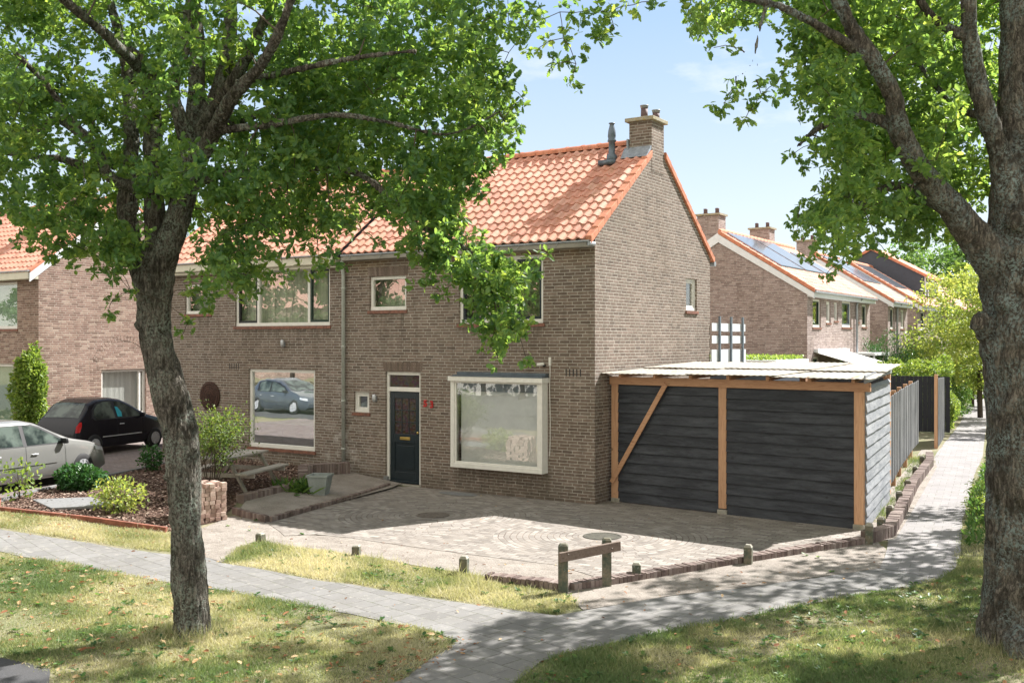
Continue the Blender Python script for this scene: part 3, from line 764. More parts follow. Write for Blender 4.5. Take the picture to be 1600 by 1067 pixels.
# the sky keeps an even pale blue towards the bright horizon; an unseen white fill is added over the street side to lift the shade
cap_ = wt.nodes.new('ShaderNodeMix'); cap_.data_type = 'RGBA'; cap_.inputs[0].default_value = .92
sz = wt.nodes.new('ShaderNodeSeparateXYZ'); wt.links.new(tc.outputs['Generated'], sz.inputs[0])
zr = wt.nodes.new('ShaderNodeValToRGB'); wt.links.new(sz.outputs[2], zr.inputs[0])
for e_, (p_, c_) in zip([zr.color_ramp.elements[0], zr.color_ramp.elements[1], zr.color_ramp.elements.new(.12), zr.color_ramp.elements.new(.3)], [(0, (1.8, 1.95, 2.03)), (1, (.8, 1.2, 1.95)), (.12, (1.62, 1.83, 2.02)), (.3, (1.0, 1.4, 1.95))]): e_.position = p_; e_.color = (*c_, 1)
wt.links.new(zr.outputs[0], cap_.inputs[7])
wt.links.new(sky.outputs[0], cap_.inputs[6])
wt.links.new(cr.outputs[0], mx.inputs[0]); wt.links.new(cap_.outputs[2], mx.inputs[6])
sp_ = wt.nodes.new('ShaderNodeSeparateXYZ'); wt.links.new(tc.outputs['Generated'], sp_.inputs[0])
mr = wt.nodes.new('ShaderNodeMapRange'); mr.inputs[1].default_value = .05; mr.inputs[2].default_value = -.35; mr.inputs[3].default_value = 0; mr.inputs[4].default_value = .85
wt.links.new(sp_.outputs[1], mr.inputs[0])
m2 = wt.nodes.new('ShaderNodeMix'); m2.data_type = 'RGBA'; m2.inputs[7].default_value = (4.1, 3.87, 3.45, 1)
wt.links.new(mr.outputs[0], m2.inputs[0]); wt.links.new(mx.outputs[2], m2.inputs[6]); wt.links.new(m2.outputs[2], bg.inputs[0])
bg.inputs[1].default_value = .15
vs = scene.view_settings; vs.view_transform = 'Standard'; vs.look = 'None'; vs.gamma = 1.0; vs.exposure = 1.6; vs.use_curve_mapping = False
scene.cycles.max_bounces = 10; scene.cycles.transparent_max_bounces = 16; scene.cycles.diffuse_bounces = 4
scene.cycles.use_denoising = True

# ================================================================== GROUND
xs = [-160] + KN[::-1] + [160]
mb = MB()
for a, b in zip(xs[:-1], xs[1:]):
    mb.face([(a, -70, gh(a)), (b, -70, gh(b)), (b, 260, gh(b)), (a, 260, gh(a))])
mb.build('ground', 'soilgrass')['kind'] = 'structure'
lower = [(0, 861.7), (103, 880.6), (206, 901), (268, 911.6), (344, 922), (447, 941), (550, 960), (603, 971), (672, 986), (713, 1000), (700, 1015), (672, 1031), (630, 1062)]
right = [(795, 1075), (809, 1062), (844, 1034), (878, 1021), (947, 1007), (1000, 995), (1112, 974), (1244, 948), (1337, 931), (1412, 918), (1469, 905)]
upper = [(1375, 888), (1300, 899), (1150, 920), (1050, 931), (912, 953.6), (871, 962), (775, 950), (637, 929.5), (550, 913), (500, 908), (430, 894), (344, 879), (326, 872), (265, 866), (137.5, 848), (0, 827)]
FOOT = gpoly(lower) + [(3.0, -14.5), (4.3, -14.5)] + gpoly(right) + gpoly(upper) + [(-12.5, -11.0), (-14, -11.4), (-14, -12.4), (-11.5, -12.0)]
sheet('footpath', wob_line(FOOT, .3, .03, 3), .008, 'slab', thick=.02)['kind'] = 'structure'
pr = [(1469, 905), (1495, 886), (1502, 853), (1504, 814), (1513, 780), (1523, 740), (1536, 712), (1542, 656)]
pl = [(1525, 605), (1498, 665), (1462, 710), (1390, 833), (1385, 860), (1375, 888)]
BACK = gpoly(pr) + [(-.2, 50), (-6.2, 92), (-18, 170), (-19.6, 170)] + [(-8.2, 92)] + gpoly(pl)
sheet('side_path', wob_line(BACK, .5, .03, 5), .012, 'slab2')['kind'] = 'structure'
ROAD = [(-60, -6.8), (-22, -10.6), (-9, -12.0), (-.41, -12.37), (.4, -12.3), (1.28, -12.9), (1.9, -14.2), (2.2, -19), (2.4, -26), (-60, -26)]
sheet('road', wob_line(ROAD, .4, .04, 8), .010, 'asphalt')['kind'] = 'structure'
sheet('street', [(-60, -33), (60, -33), (60, -26.01), (-60, -26.01)], .010, 'asphalt')['kind'] = 'structure'
ALLEY = [(-18.3, 16), (-18.3, -1.0), (-19.2, -9), (-19.4, -10.9), (-9.9, -10.6), (-8.4, -8.2), (-8.88, -7.43), (-9.84, -5.47), (-10.76, -2.84), (-11.9, -.3), (-13.7, .0), (-13.7, 16)]
sheet('alley', ALLEY, .006, 'klinker')['kind'] = 'structure'
MULCH = [(-9.9, -5.4), (-8.9, -7.3), (-7.94, -7.97), (-6.3, -7.31), (-4.78, -6.74), (-4.85, -5.6), (-5.2, -5.1), (-5.9, -4.2), (-6.25, -2.2), (-6.9, -1.4), (-6.8, -.1), (-11.9, -.1), (-10.76, -2.84)]
sheet('mulch_bed', wob_line(MULCH, .3, .03, 2), .012, 'mulch')['kind'] = 'structure'
SAND = gpoly([(292, 868), (326, 872), (344, 879), (407, 850), (560, 868), (725, 897), (800, 909), (870, 921), (905, 948), (912, 953.6), (1050, 931), (1150, 920), (1300, 899), (1375, 888), (1385, 862)]) + [(5.75, -.6), (5.3, -.9), (4.6, -3.2), (3.4, -5.7), (2.96, -5.5)] + gpoly([(865, 881), (725, 864), (550, 839), (445, 835), (419, 815), (365, 806), (335, 818), (300, 832)])
sheet('sand_strip', wob_line(SAND, .25, .04, 4), .010, 'sand')['kind'] = 'structure'
SAND2 = [(5.3, .2), (5.7, -.9), (6.0, -.4), (5.7, 2), (4.6, 10.5), (3.6, 15), (3.3, 15), (4.7, 4.2)]
sheet('sand_bed_beside_fence', SAND2, .014, 'sand')['kind'] = 'structure'
DRIVE = [(-5.0, -.35), (-4.55, 0), (0, .02), (.1, 4.2), (4.8, 4.3), (5.35, .1), (5.62, -.95)] + gpoly([(1169, 872), (995, 897)]) + [(3.2, -5.75), (2.96, -5.59)] + gpoly([(865, 883), (725, 866), (637.5, 854), (550, 841.5), (494, 836), (445, 838), (419, 818)])
sheet('driveway', wob_line(DRIVE, .22, .018, 6), .016, 'fan', thick=.03)['kind'] = 'structure'
sheet('side_sand_patch', [(-5.15, -4.85), (-4.15, -5.0), (-4.8, -.7), (-5.0, -.1), (-6.7, -.1), (-6.8, -1.3), (-6.1, -2.2), (-5.75, -4.1)], .055, 'sand')['kind'] = 'structure'

# ================================================================== THE CORNER HOUSE
FA = Frame((0, 0, 0), (1, 0, 0), (0, 1, 0)); GA = Frame((0, 0, 0), (0, 1, 0), (-1, 0, 0))
EZ, RY, RZ, DEP = 5.32, 3.05, 7.92, 6.1
def slope_z(y): return RZ-abs(y-RY)*.765
house = empty('brick_house', (-3.4, 0, 0), 'brown brick corner house with orange pantile roof, dark front door and box bay window', 'house')
holes = [(-5.57, -4.53, .06, 2.65), (-6.55, -6.07, 1.66, 2.15), (-6.06, -4.95, 4.08, 4.88), (-3.44, -1.24, 3.74, 5.19), (-3.42, -1.22, .66, 2.48)]
mb = MB(); wall(mb, FA, -6.8, 0, -.3, 5.36, holes)
gh_ = [(4.6, 5.26, 4.1, 4.88)]
wall(mb, GA, 0, DEP, -.3, 5.36, gh_)
mb.face([(0, 0, 5.36), (0, DEP, 5.36), (0, DEP, 5.44), (0, RY, slope_z(RY)), (0, 0, 5.44)])
mb.face([(-6.8, DEP, 5.36), (-6.8, 0, 5.36), (-6.8, RY, RZ-.03)])
mb.face([(0, DEP, -.3), (-6.8, DEP, -.3), (-6.8, DEP, 5.36), (0, DEP, 5.36)])
mb.build('wall', 'brick', house)
# soldier courses over the openings, a hair proud of the wall
def soldiers(root, fr, u0, u1, z0, h, mat='brick', fan=0):
    mb = MB(); n = int(round((u1-u0)/.067)); w_ = (u1-u0)/n
    for i in range(n):
        a = u0+i*w_; m_ = (u0+u1)/2
        c = [fr.p(a+.005, z0, -.004), fr.p(a+w_-.005, z0, -.004), fr.p(a+w_-.005, z0, .05), fr.p(a+.005, z0, .05)]
        k = fan
        top = [fr.p(a+.005+(a-m_)*k, z0+h, -.004), fr.p(a+w_-.005+(a+w_-m_)*k, z0+h, -.004), fr.p(a+w_-.005+(a+w_-m_)*k, z0+h, .05), fr.p(a+.005+(a-m_)*k, z0+h, .05)]
        mb.hexa(c+top)
    return mb.build('soldier_course', mat, root)
q = NT('soldier_brick'); t = q.attr('tint'); ps = q.pos()
cc = q.ramp(t, BR)
M['soldier'] = q.done(q.bsdf(q.mix(q.mapr(q.noise(ps, 28, 5, .7), .3, .7, 0, .4), cc, (.06, .045, .038)), .92, normal=q.bump(q.noise(ps, 70, 4), .4, .006), spec=.25))
soldiers(house, FA, -5.62, -4.48, 2.665, .2, 'soldier', .06); soldiers(house, FA, -6.1, -4.9, 4.895, .2, 'soldier', .05)
# front door
dr = MB(); FA.box(dr, -5.57, -5.5, .06, 2.65, .05, .15); FA.box(dr, -4.6, -4.53, .06, 2.65, .05, .15); FA.box(dr, -5.5, -4.6, 2.57, 2.65, .05, .15); FA.box(dr, -5.5, -4.6, 2.19, 2.29, .05, .15)
dfr = dr.build('door_frame', 'white', house, bevel=.005)
g = MB(); FA.box(g, -5.5, -4.6, 2.29, 2.57, .09, .1); g.build('transom_pane', 'stained', dfr)
DX0, DX1, DB = -5.495, -4.605, .12
mb = MB()
FA.box(mb, DX0, DX0+.13, DB, 2.185, .085, .13); FA.box(mb, DX1-.13, DX1, DB, 2.185, .085, .13)
FA.box(mb, DX0+.13, DX1-.13, DB, DB+.2, .085, .13); FA.box(mb, DX0+.13, DX1-.13, 1.0, 1.2, .085, .13); FA.box(mb, DX0+.13, DX1-.13, 2.03, 2.185, .085, .13)
FA.box(mb, DX0+.13, DX1-.13, DB+.2, 1.0, .108, .125)
FA.box(mb, DX0+.19, DX1-.19, DB+.27, .93, .095, .108)
for i in (1, 2): u = DX0+.13+(DX1-DX0-.26)*i/3; FA.box(mb, u-.011, u+.011, 1.2, 2.03, .095, .12)
for i in (1, 2): z = 1.2+.83*i/3; FA.box(mb, DX0+.13, DX1-.13, z-.011, z+.011, .0955, .1195)
FA.box(mb, DX0-.0, DX1, DB-.055, DB-.002, .05, .14)
door = mb.build('front_door', 'darkpaint', house, bevel=.004)
g = MB(); FA.box(g, DX0+.13, DX1-.13, 1.2, 2.03, .105, .11); g.build('door_pane', 'stained', door)
g = MB(); FA.box(g, -5.2, -4.9, 1.065, 1.135, .077, .086); FA.box(g, -5.17, -4.93, 1.078, 1.122, .073, .0775); g.build('letterbox', 'brass', door, bevel=.003)
g = MB(); g.lathe([(.028, .05), (.028, .06), (.012, .065), (.012, .09)], (-4.66, 0, 1.25), 14, 'y'); g.build('door_knob', 'brass', door, True)
g = MB(); FA.box(g, -5.6, -4.5, -.02, .055, -.06, .15); g.build('doorstep', 'concrete', house, bevel=.008)
g = MB(); FA.box(g, -5.62, -5.5, -.02, .2, -.012, .05); g.build('door_plinth_block', 'graystone', house, bevel=.005)
# windows
window(house, FA, -6.55, -6.07, 1.66, 2.15, .055, [(-6.495, -6.125, 'white')], 'glass_low', sill=True)
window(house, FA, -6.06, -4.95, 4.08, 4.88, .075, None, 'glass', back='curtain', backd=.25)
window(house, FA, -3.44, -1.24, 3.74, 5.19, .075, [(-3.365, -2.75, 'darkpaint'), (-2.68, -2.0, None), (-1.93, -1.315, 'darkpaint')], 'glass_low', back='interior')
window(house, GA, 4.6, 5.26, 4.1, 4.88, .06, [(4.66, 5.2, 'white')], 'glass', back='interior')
# box bay window
bay = MB(); BF = -.24
FA.box(bay, -3.54, -1.09, 2.48, 2.585, BF-.05, .0); FA.box(bay, -3.5, -1.12, .58, .68, BF-.005, .0)
FA.box(bay, -3.5, -3.4, .68, 2.48, BF, BF+.1); FA.box(bay, -1.22, -1.12, .68, 2.48, BF, BF+.1)
FA.box(bay, -3.5, -3.44, .68, 2.48, BF+.1, 0); FA.box(bay, -1.18, -1.12, .68, 2.48, BF+.1, 0)
FA.box(bay, -3.4, -1.22, .68, .72, BF+.02, BF+.07); FA.box(bay, -3.4, -1.22, 2.44, 2.48, BF+.02, BF+.07)
FA.box(bay, -3.4, -3.36, .72, 2.44, BF+.02, BF+.07); FA.box(bay, -1.26, -1.22, .72, 2.44, BF+.02, BF+.07)
bw = bay.build('bay_window', 'white', house, bevel=.006)
g = MB(); FA.box(g, -3.36, -1.26, .72, 2.44, BF+.04, BF+.05); g.build('bay_pane', 'glass_bay', bw)
g = MB(); FA.box(g, -3.42, -1.1, 2.588, 2.62, BF-.03, .0); FA.box(g, -3.4, -1.1, 2.62, 2.68, BF+.1, .0); FA.box(g, -3.46, -1.09, 2.586, 2.6, BF-.06, -.25)
g.build('bay_roof', 'zincdark', bw, bevel=.006)
g = MB(); FA.box(g, -3.38, -1.24, 2.26, 2.46, -.125, -.115); g.build('rolled_blind', 'slategray', bw)
g = MB(); FA.box(g, -3.3, -1.24, .7, 2.26, -.1, -.09); g.build('milky_glare_panel', 'slatewhite', bw)  # added pale panel, stands in for the pane's milky reflection
g = MB(); FA.box(g, -3.7, -.95, .3, 2.9, 1.5, 1.55); FA.box(g, -3.72, -3.7, .3, 2.9, .2, 1.5); FA.box(g, -.95, -.93, .3, 2.9, .2, 1.5); FA.box(g, -3.7, -.95, .3, .32, .2, 1.5); FA.box(g, -3.7, -.95, 2.9, 2.92, .2, 1.5)
g.build('room_lining', 'interior_light', bw)
# little vents, number, wires
for k in range(5):
    g = MB(); FA.box(g, -.69+k*.085, -.665+k*.085, 2.63, 2.78, -.003, .03); g.build('vent_slot', 'black', house)
def letter(ch, size, loc, rot, mat, parent, depth=.01):
    cu = D.curves.new('numeral', 'FONT'); cu.body = ch; cu.size = size; cu.extrude = depth; cu.bevel_depth = .0015; cu.offset = .006
    o = D.objects.new('numeral', cu); COL.objects.link(o)
    dg = bpy.context.evaluated_depsgraph_get(); me = D.meshes.new_from_object(o.evaluated_get(dg)); D.objects.remove(o)
    me.materials.clear(); me.materials.append(M[mat])
    m = D.objects.new('numeral', me); COL.objects.link(m); m.parent = parent
    pl_ = Vector((0, 0, 0)); pr = parent
    while pr: pl_ += pr.location; pr = pr.parent
    m.location = Vector(loc)-pl_; m.rotation_euler = rot
    return m
letter('5', .21, (-4.43, -.012, 1.87), (R(90), 0, 0), 'red', house); letter('3', .21, (-4.25, -.012, 1.85), (R(90), 0, 0), 'red', house)
g = MB(); g.tube([(-1.06, -.02, 2.95), (-1.05, -.03, 2.7), (-1.07, -.02, 2.4), (-1.05, -.02, 1.6), (-1.06, -.02, 1.1), (-1.07, -.02, .95)], .008, 6); FA.box(g, -1.085, -1.04, 2.85, 3.02, -.035, 0)
g.build('cable', 'white', house)
# roof
mb = MB(); TLX = -6.8
pantiles(mb, -6.72, -.1, -.2, slope_z(-.2)+.02, RY, RZ+.02, seed=1); pantiles(mb, -6.72, -.1, DEP+.2, slope_z(-.2)+.02, RY, RZ+.02, seed=2)
roof = mb.build('roof', 'tile', house, smooth=False)
g = MB()
for y0, y1 in ((-.2, RY), (DEP+.2, RY)):
    for s_ in (0,): g.hexa([(-6.8, y0, slope_z(y0)-.07), (-.01, y0, slope_z(y0)-.07), (-.01, y1, RZ-.07), (-6.8, y1, RZ-.07), (-6.8, y0, slope_z(y0)-.02), (-.01, y0, slope_z(y0)-.02), (-.01, y1, RZ-.02), (-6.8, y1, RZ-.02)] if y0 < y1 else
        [(-6.8, y1, RZ-.07), (-.01, y1, RZ-.07), (-.01, y0, slope_z(y0)-.07), (-6.8, y0, slope_z(y0)-.07), (-6.8, y1, RZ-.02), (-.01, y1, RZ-.02), (-.01, y0, slope_z(y0)-.02), (-6.8, y0, slope_z(y0)-.02)])
g.build('roof_deck', 'black', roof)
g = MB(); ridge(g, -6.75, -.62, RY, RZ+.06, 14); g.build('ridge', 'verge', roof)
def verge(root, x0, x1, ye, yr, ze, zr, n=12, mat='verge', drop=.13):
    g = MB()
    for i in range(n):
        f0, f1 = i/n, (i+1)/n+.03/n; lift = .02
        ya, yb = ye+(yr-ye)*f0, ye+(yr-ye)*f1; za, zb = ze+(zr-ze)*f0, ze+(zr-ze)*f1
        if i == n-1: yb, zb = yr, zr
        lo = [(x0, ya, za+.03), (x1, ya, za+.03), (x1, yb, zb-.0), (x0, yb, zb-.0)]
        pts = [(x0, ya, za-drop), (x1, ya, za-drop), (x1, yb, zb-drop), (x0, yb, zb-drop), (x0, ya, za+.075), (x1, ya, za+.075), (x1, yb, zb+.05), (x0, yb, zb+.05)]
        if yb < ya: pts = [pts[k] for k in (3, 2, 1, 0, 7, 6, 5, 4)]
        g.hexa(pts)
    return g.build('verge', mat, root, bevel=.012)
verge(roof, -.12, .035, -.22, 2.66, slope_z(-.22), slope_z(2.66), 10, drop=.1)
verge(roof, -.12, .05, DEP+.22, 3.36, slope_z(-.22), slope_z(3.36), 10, drop=.1)
# gutter: zinc edge over a grey beige box
g = MB(); g.box(-6.75, -.03, -.24, -.005, 5.27, 5.375); gt = g.build('box_gutter', 'eavewood', house, bevel=.01)
g = MB(); g.box(-6.75, -.0, -.26, -.2, 5.378, 5.41); g.tube([(-.015, -.24, 5.34), (-.015, -.02, 5.34)], .05, 10)
for k in range(7): g.tube([(-.7-k*.95, -.262, 5.40), (-.8-k*.95, -.262, 5.30)], .006, 5)
g.build('zinc_edge', 'zinc', gt)
g = MB(); g.tube([(-6.8, DEP+.2, 5.33), (.06, DEP+.2, 5.33)], .065, 10); g.build('rear_gutter', 'zinc', house)
# chimney
ch = MB(); ch.box(-.56, .004, 2.67, 3.32, 7.2, 8.36); chim = ch.build('chimney', 'brick', roof)
g = MB(); g.box(-.64, .075, 2.59, 3.4, 8.362, 8.45); g.build('chimney_cap', 'mossconc', chim, bevel=.012)
for (x, y, hh) in ((-.33, 2.98, .27), (-.1, 3.12, .16)):
    g = MB(); g.lathe([(.085, 8.45), (.078, 8.45+hh)], (x, y, 0), 14); pt = g.build('chimney_pot', 'potclay', chim, True)
    g = MB(); g.lathe([(.087, 8.452+hh), (.09, 8.50+hh), (.1, 8.50+hh), (.1, 8.515+hh), (.0, 8.53+hh)], (x, y, 0), 14); g.build('pot_rim', 'zinc', pt, True)
g = MB()
g.hexa([(-.66, 2.42, slope_z(2.42)+.07), (.0, 2.42, slope_z(2.42)+.07), (.0, 2.68, slope_z(2.66)+.075), (-.68, 2.68, slope_z(2.66)+.075), (-.66, 2.42, slope_z(2.42)+.085), (.0, 2.42, slope_z(2.42)+.085), (.0, 2.666, slope_z(2.66)+.17), (-.68, 2.666, slope_z(2.66)+.17)])
g.box(-.6, -.565, 2.6, 3.0, 7.6, 7.98)
g.build('chimney_flashing', 'lead', roof, bevel=.01)
g = MB(); fx_, fy_ = -.92, 2.5; z0 = slope_z(fy_)
g.lathe([(.13, z0-.05), (.12, z0+.12), (.075, z0+.16), (.072, z0+.42), (.1, z0+.44), (.1, z0+.46), (.082, z0+.5), (.095, z0+.56), (.085, z0+.68), (.055, z0+.8), (.05, z0+.84), (.075, z0+.85), (.07, z0+.865)], (fx_, fy_, 0), 18)
g.box(fx_-.2, fx_+.2, fy_-.3, fy_+.1, z0-.13, z0-.02)
g.build('flue_terminal', 'zincdark', roof, True)
# balcony at the back
bal = MB()
for (z0, z1) in ((3.62, 3.82), (3.3, 3.5)):
    bal.box(-.6, .02, 8.48, 8.5, z0, z1); bal.box(.022, .04, 6.14, 8.5, z0, z1)
balo = bal.build('balcony', 'slatewhite', house)
g = MB(); g.box(.0, .04, 6.12, 8.54, 2.75, 3.14); g.box(-.6, -.002, 8.5, 8.54, 2.75, 3.14); g.box(-2.4, .0, 6.12, 8.5, 2.66, 2.745); g.build('balcony_panel', 'slatewhite', balo)
for y in (6.55, 7.35, 8.2):
    g = MB(); g.box(.042, .09, y, y+.07, 2.7, 4.0); g.build('balcony_post', 'slategray', balo)

# ================================================================== THE NEIGHBOUR'S HALF
nb = empty('brick_house', (-10.2, 0, .27), 'brown brick house half behind the left oak, with wide curtained upstairs window', 'house')
holes = [(-10.68, -7.33, 3.74, 5.20), (-10.18, -7.83, .64, 2.65), (-12.66, -11.61, 4.09, 4.89)]
mb = MB(); wall(mb, FA, -13.6, -6.8, -.2, 5.36, holes)
mb.face([(-13.6, DEP, -.2), (-13.6, 0, -.2), (-13.6, 0, 5.36), (-13.6, DEP, 5.36)]); mb.face([(-13.6, DEP, 5.36), (-13.6, 0, 5.36), (-13.6, RY, RZ-.03)])
mb.face([(-6.8, DEP, -.2), (-13.6, DEP, -.2), (-13.6, DEP, 5.36), (-6.8, DEP, 5.36)])
mb.build('wall', 'brick', nb)
window(nb, FA, -10.68, -7.33, 3.74, 5.20, .075, [(-10.605, -9.91, 'black'), (-9.83, -8.12, None), (-8.04, -7.405, 'greenpaint')], 'glass', back='curtain', backd=.12)
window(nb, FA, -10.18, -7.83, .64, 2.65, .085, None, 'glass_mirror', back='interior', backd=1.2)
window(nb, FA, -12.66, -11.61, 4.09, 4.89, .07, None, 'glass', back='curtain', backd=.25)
g = MB(); FA.box(g, -10.05, -7.95, 1.25, 2.1, .16, .17); g.build('window_film', 'blind', nb)
mb = MB(); pantiles(mb, -13.52, -6.86, -.27, slope_z(-.27)+.03, RY, RZ+.02, seed=3); pantiles(mb, -13.52, -6.86, DEP+.2, slope_z(-.2)+.02, RY, RZ+.02, seed=4)
roof2 = mb.build('roof', 'tile', nb)
g = MB()
g.hexa([(-13.6, -.25, slope_z(-.25)-.07), (-6.85, -.25, slope_z(-.25)-.07), (-6.85, RY, RZ-.07), (-13.6, RY, RZ-.07), (-13.6, -.25, slope_z(-.25)-.02), (-6.85, -.25, slope_z(-.25)-.02), (-6.85, RY, RZ-.02), (-13.6, RY, RZ-.02)])
g.hexa([(-13.6, RY, RZ-.07), (-6.85, RY, RZ-.07), (-6.85, DEP+.2, slope_z(-.2)-.07), (-13.6, DEP+.2, slope_z(-.2)-.07), (-13.6, RY, RZ-.02), (-6.85, RY, RZ-.02), (-6.85, DEP+.2, slope_z(-.2)-.02), (-13.6, DEP+.2, slope_z(-.2)-.02)])
g.build('roof_deck', 'black', roof2)
g = MB(); ridge(g, -13.55, -6.9, RY, RZ+.06, 15); g.build('ridge', 'verge', roof2)
verge(roof2, -13.63, -13.5, -.25, RY, slope_z(-.25), RZ, 10); verge(roof2, -13.63, -13.5, DEP+.2, RY, slope_z(-.2), RZ, 10)
g = MB(); g.box(-13.6, -6.93, -.3, -.004, 5.21, 5.4); g.box(-13.6, -6.93, -.2, -.005, 5.13, 5.21) ; g.build('fascia', 'cream', nb, bevel=.01)
g = MB(); g.box(-13.6, -6.9, -.35, -.26, 5.403, 5.44); g.build('gutter', 'zinc', nb, bevel=.01)
g = MB(); g.tube([(-6.8, -.13, 5.3), (-6.8, -.14, 5.12), (-6.82, -.075, 4.95), (-6.82, -.075, .28)], .045, 14)
for z in (4.6, 3.2, 1.9, .75): g.tube([(-6.82, -.075, z), (-6.82, -.075, z+.045)], .056, 14)
dp = g.build('downpipe', 'pipe', nb, True)
for k in range(5):
    g = MB(); FA.box(g, -10.9+k*.085, -10.875+k*.085, 2.63, 2.78, -.003, .03); g.build('vent_slot', 'black', nb)
# round reed plaque on the wall
g = MB(); g.lathe([(.0, -.06), (.37, -.05), (.385, -.04), (.385, -.012), (.36, -.002)], (-11.63, 0, 1.9), 40, 'y')
for k in range(1, 6): g.lathe([(.06*k, -.053), (.06*k+.02, -.066), (.06*k+.04, -.051)], (-11.63, 0, 1.9), 32, 'y')
o = g.build('wall_plaque', 'darkwood_plaque', None, True); tag(o, 'round brown reed disc hung on the brick wall left of the big window', 'wall ornament')
# small wall things
def wall_lamp(u, z, label):
    r = empty('wall_lamp', (u, -.01, z), label, 'lamp')
    g = MB(); FA.box(g, u-.035, u+.035, z-.06, z+.06, -.03, 0); g.build('back_plate', 'zinc', r, bevel=.004)
    g = MB(); g.lathe([(.03, -.07), (.045, .0), (.045, .1), (.03, .11)], (u+.02, -.09, z), 14); g.build('lamp_shade', 'silver', r, True)
wall_lamp(-5.86, 2.0, 'small silver wall lamp between the tiny window and the front door')
wall_lamp(-8.88, 3.28, 'small pale wall lamp under the wide upstairs window of the neighbour')
r = empty('security_camera', (-1.25, -.01, 2.85), 'small white security camera on the wall above the bay window', 'camera')
g = MB(); g.lathe([(.028, -.04), (.028, 0)], (-1.2, 0, 2.84), 12, 'y'); g.build('mount', 'black', r, True)
g = MB(); g.tube([(-1.32, -.12, 2.86), (-1.18, -.06, 2.88)], [.028, .03], 12); g.build('camera_body', 'white', r, True)

# ================================================================== THE HOUSE ACROSS THE ALLEY (left)
LX, LY = -18.2, -.8
FL = Frame((LX, LY, 0), (1, 0, 0), (0, 1, 0)); GL = Frame((LX, LY, 0), (0, 1, 0), (-1, 0, 0))
lh = empty('brick_house', (LX-4, LY, .27), 'reddish brick house beyond the alley at far left, its sunny gable lit and white bargeboards', 'house')
mb = MB(); wall(mb, FL, -9, 0, -.2, 5.36, [(-3.4, -1.1, 3.73, 5.15), (-3.6, -1.3, .75, 2.67)]); wall(mb, GL, 0, 6.1, -.2, 5.36, [(2.1, 3.75, 1.0, 2.46)])
mb.face([GL.p(0, 5.36), GL.p(6.1, 5.36), GL.p(RY, RZ-.03)]); mb.face([(LX-9, LY+6.1, -.2), (LX-9, LY, -.2), (LX-9, LY, 7.9), (LX-9, LY+6.1, 7.9)]); mb.face([(LX, LY+6.1, -.2), (LX-9, LY+6.1, -.2), (LX-9, LY+6.1, 5.36), (LX, LY+6.1, 5.36)])
mb.build('wall', 'brick_red', lh)
g = MB(); GL.box(g, 1.95, 3.9, 2.47, 3.0, -.004, .02); g.build('brick_infill', 'brick_red', lh)
g = MB(); n = 22
for i in range(n):
    a0, a1 = math.pi*(.12+.76*i/n), math.pi*(.12+.76*(i+1)/n)-.012; cy_, cz_ = 2.92, 2.35
    c = []
    for d_ in (-.006, .03):
        for (rr, a) in ((1.02, a0), (1.02, a1), (1.2, a1), (1.2, a0)): c.append(GL.p(cy_-math.cos(a)*rr, cz_+math.sin(a)*rr, d_))
    g.hexa(c)
g.build('brick_arch', 'brick_red', lh)
window(lh, FL, -3.4, -1.1, 3.73, 5.15, .08, None, 'glass', back='blind', backd=.05)
window(lh, FL, -3.6, -1.3, .75, 2.67, .08, None, 'glass', back='blind', backd=.05)
window(lh, GL, 2.1, 3.75, 1.0, 2.46, .075, [(2.175, 3.5, None), (3.57, 3.675, None)], 'glass', back='curtain_white', backd=.08, sill=False)
mb = MB(); pantiles(mb, LX-9, LX-.02, LY-.3, slope_z(-.3)+.03, LY+RY, RZ+.02, seg=5, seed=5)
r3 = mb.build('roof', 'tile', lh)
g = MB()
for (ya, yb) in ((-.3, RY), (6.4, RY)):
    za, zb = slope_z(ya), RZ
    pts = [(LX-9, LY+ya, za-.07), (LX, LY+ya, za-.07), (LX, LY+yb, zb-.07), (LX-9, LY+yb, zb-.07), (LX-9, LY+ya, za-.02), (LX, LY+ya, za-.02), (LX, LY+yb, zb-.02), (LX-9, LY+yb, zb-.02)]
    g.hexa(pts if ya < yb else [pts[k] for k in (3, 2, 1, 0, 7, 6, 5, 4)])
g.build('roof_deck', 'tile', r3)
g = MB(); ridge(g, LX-9, LX, LY+RY, RZ+.06, 18); g.build('ridge', 'verge', r3)
verge(r3, LX-.12, LX+.05, LY-.3, LY+RY, slope_z(-.3)+.02, RZ+.02, 10, drop=.02); verge(r3, LX-.12, LX+.05, LY+6.4, LY+RY, slope_z(-.3)+.02, RZ+.02, 10, drop=.02)
def bargeboard(root, x0, x1, ya, yb, za, zb, h=.26):
    g = MB(); pts = [(x0, ya, za-h), (x1, ya, za-h), (x1, yb, zb-h), (x0, yb, zb-h), (x0, ya, za), (x1, ya, za), (x1, yb, zb), (x0, yb, zb)]
    if yb < ya: pts = [pts[k] for k in (3, 2, 1, 0, 7, 6, 5, 4)]
    g.hexa(pts); return g.build('bargeboard', 'slatewhite', root)
bargeboard(lh, LX+.003, LX+.04, LY-.3, LY+RY, slope_z(-.3), RZ); bargeboard(lh, LX+.003, LX+.04, LY+6.4, LY+RY, slope_z(-.3), RZ)
g = MB(); g.box(LX-9, LX+.0, LY-.34, LY-.004, 5.18, 5.4); g.build('fascia', 'cream', lh, bevel=.01)
g = MB(); g.box(LX-9, LX+.04, LY-.38, LY-.3, 5.4, 5.44); g.build('gutter', 'zinc', lh)
for k in range(4):
    g = MB(); FL.box(g, -.8+k*.085, -.775+k*.085, 2.72, 2.86, -.003, .03); g.build('vent_slot', 'black', lh)
g = MB(); g.box(LX-2.6, LX-2.0, LY+2.6, LY+3.3, 7.4, 8.35); c3 = g.build('chimney', 'brick_red', r3)
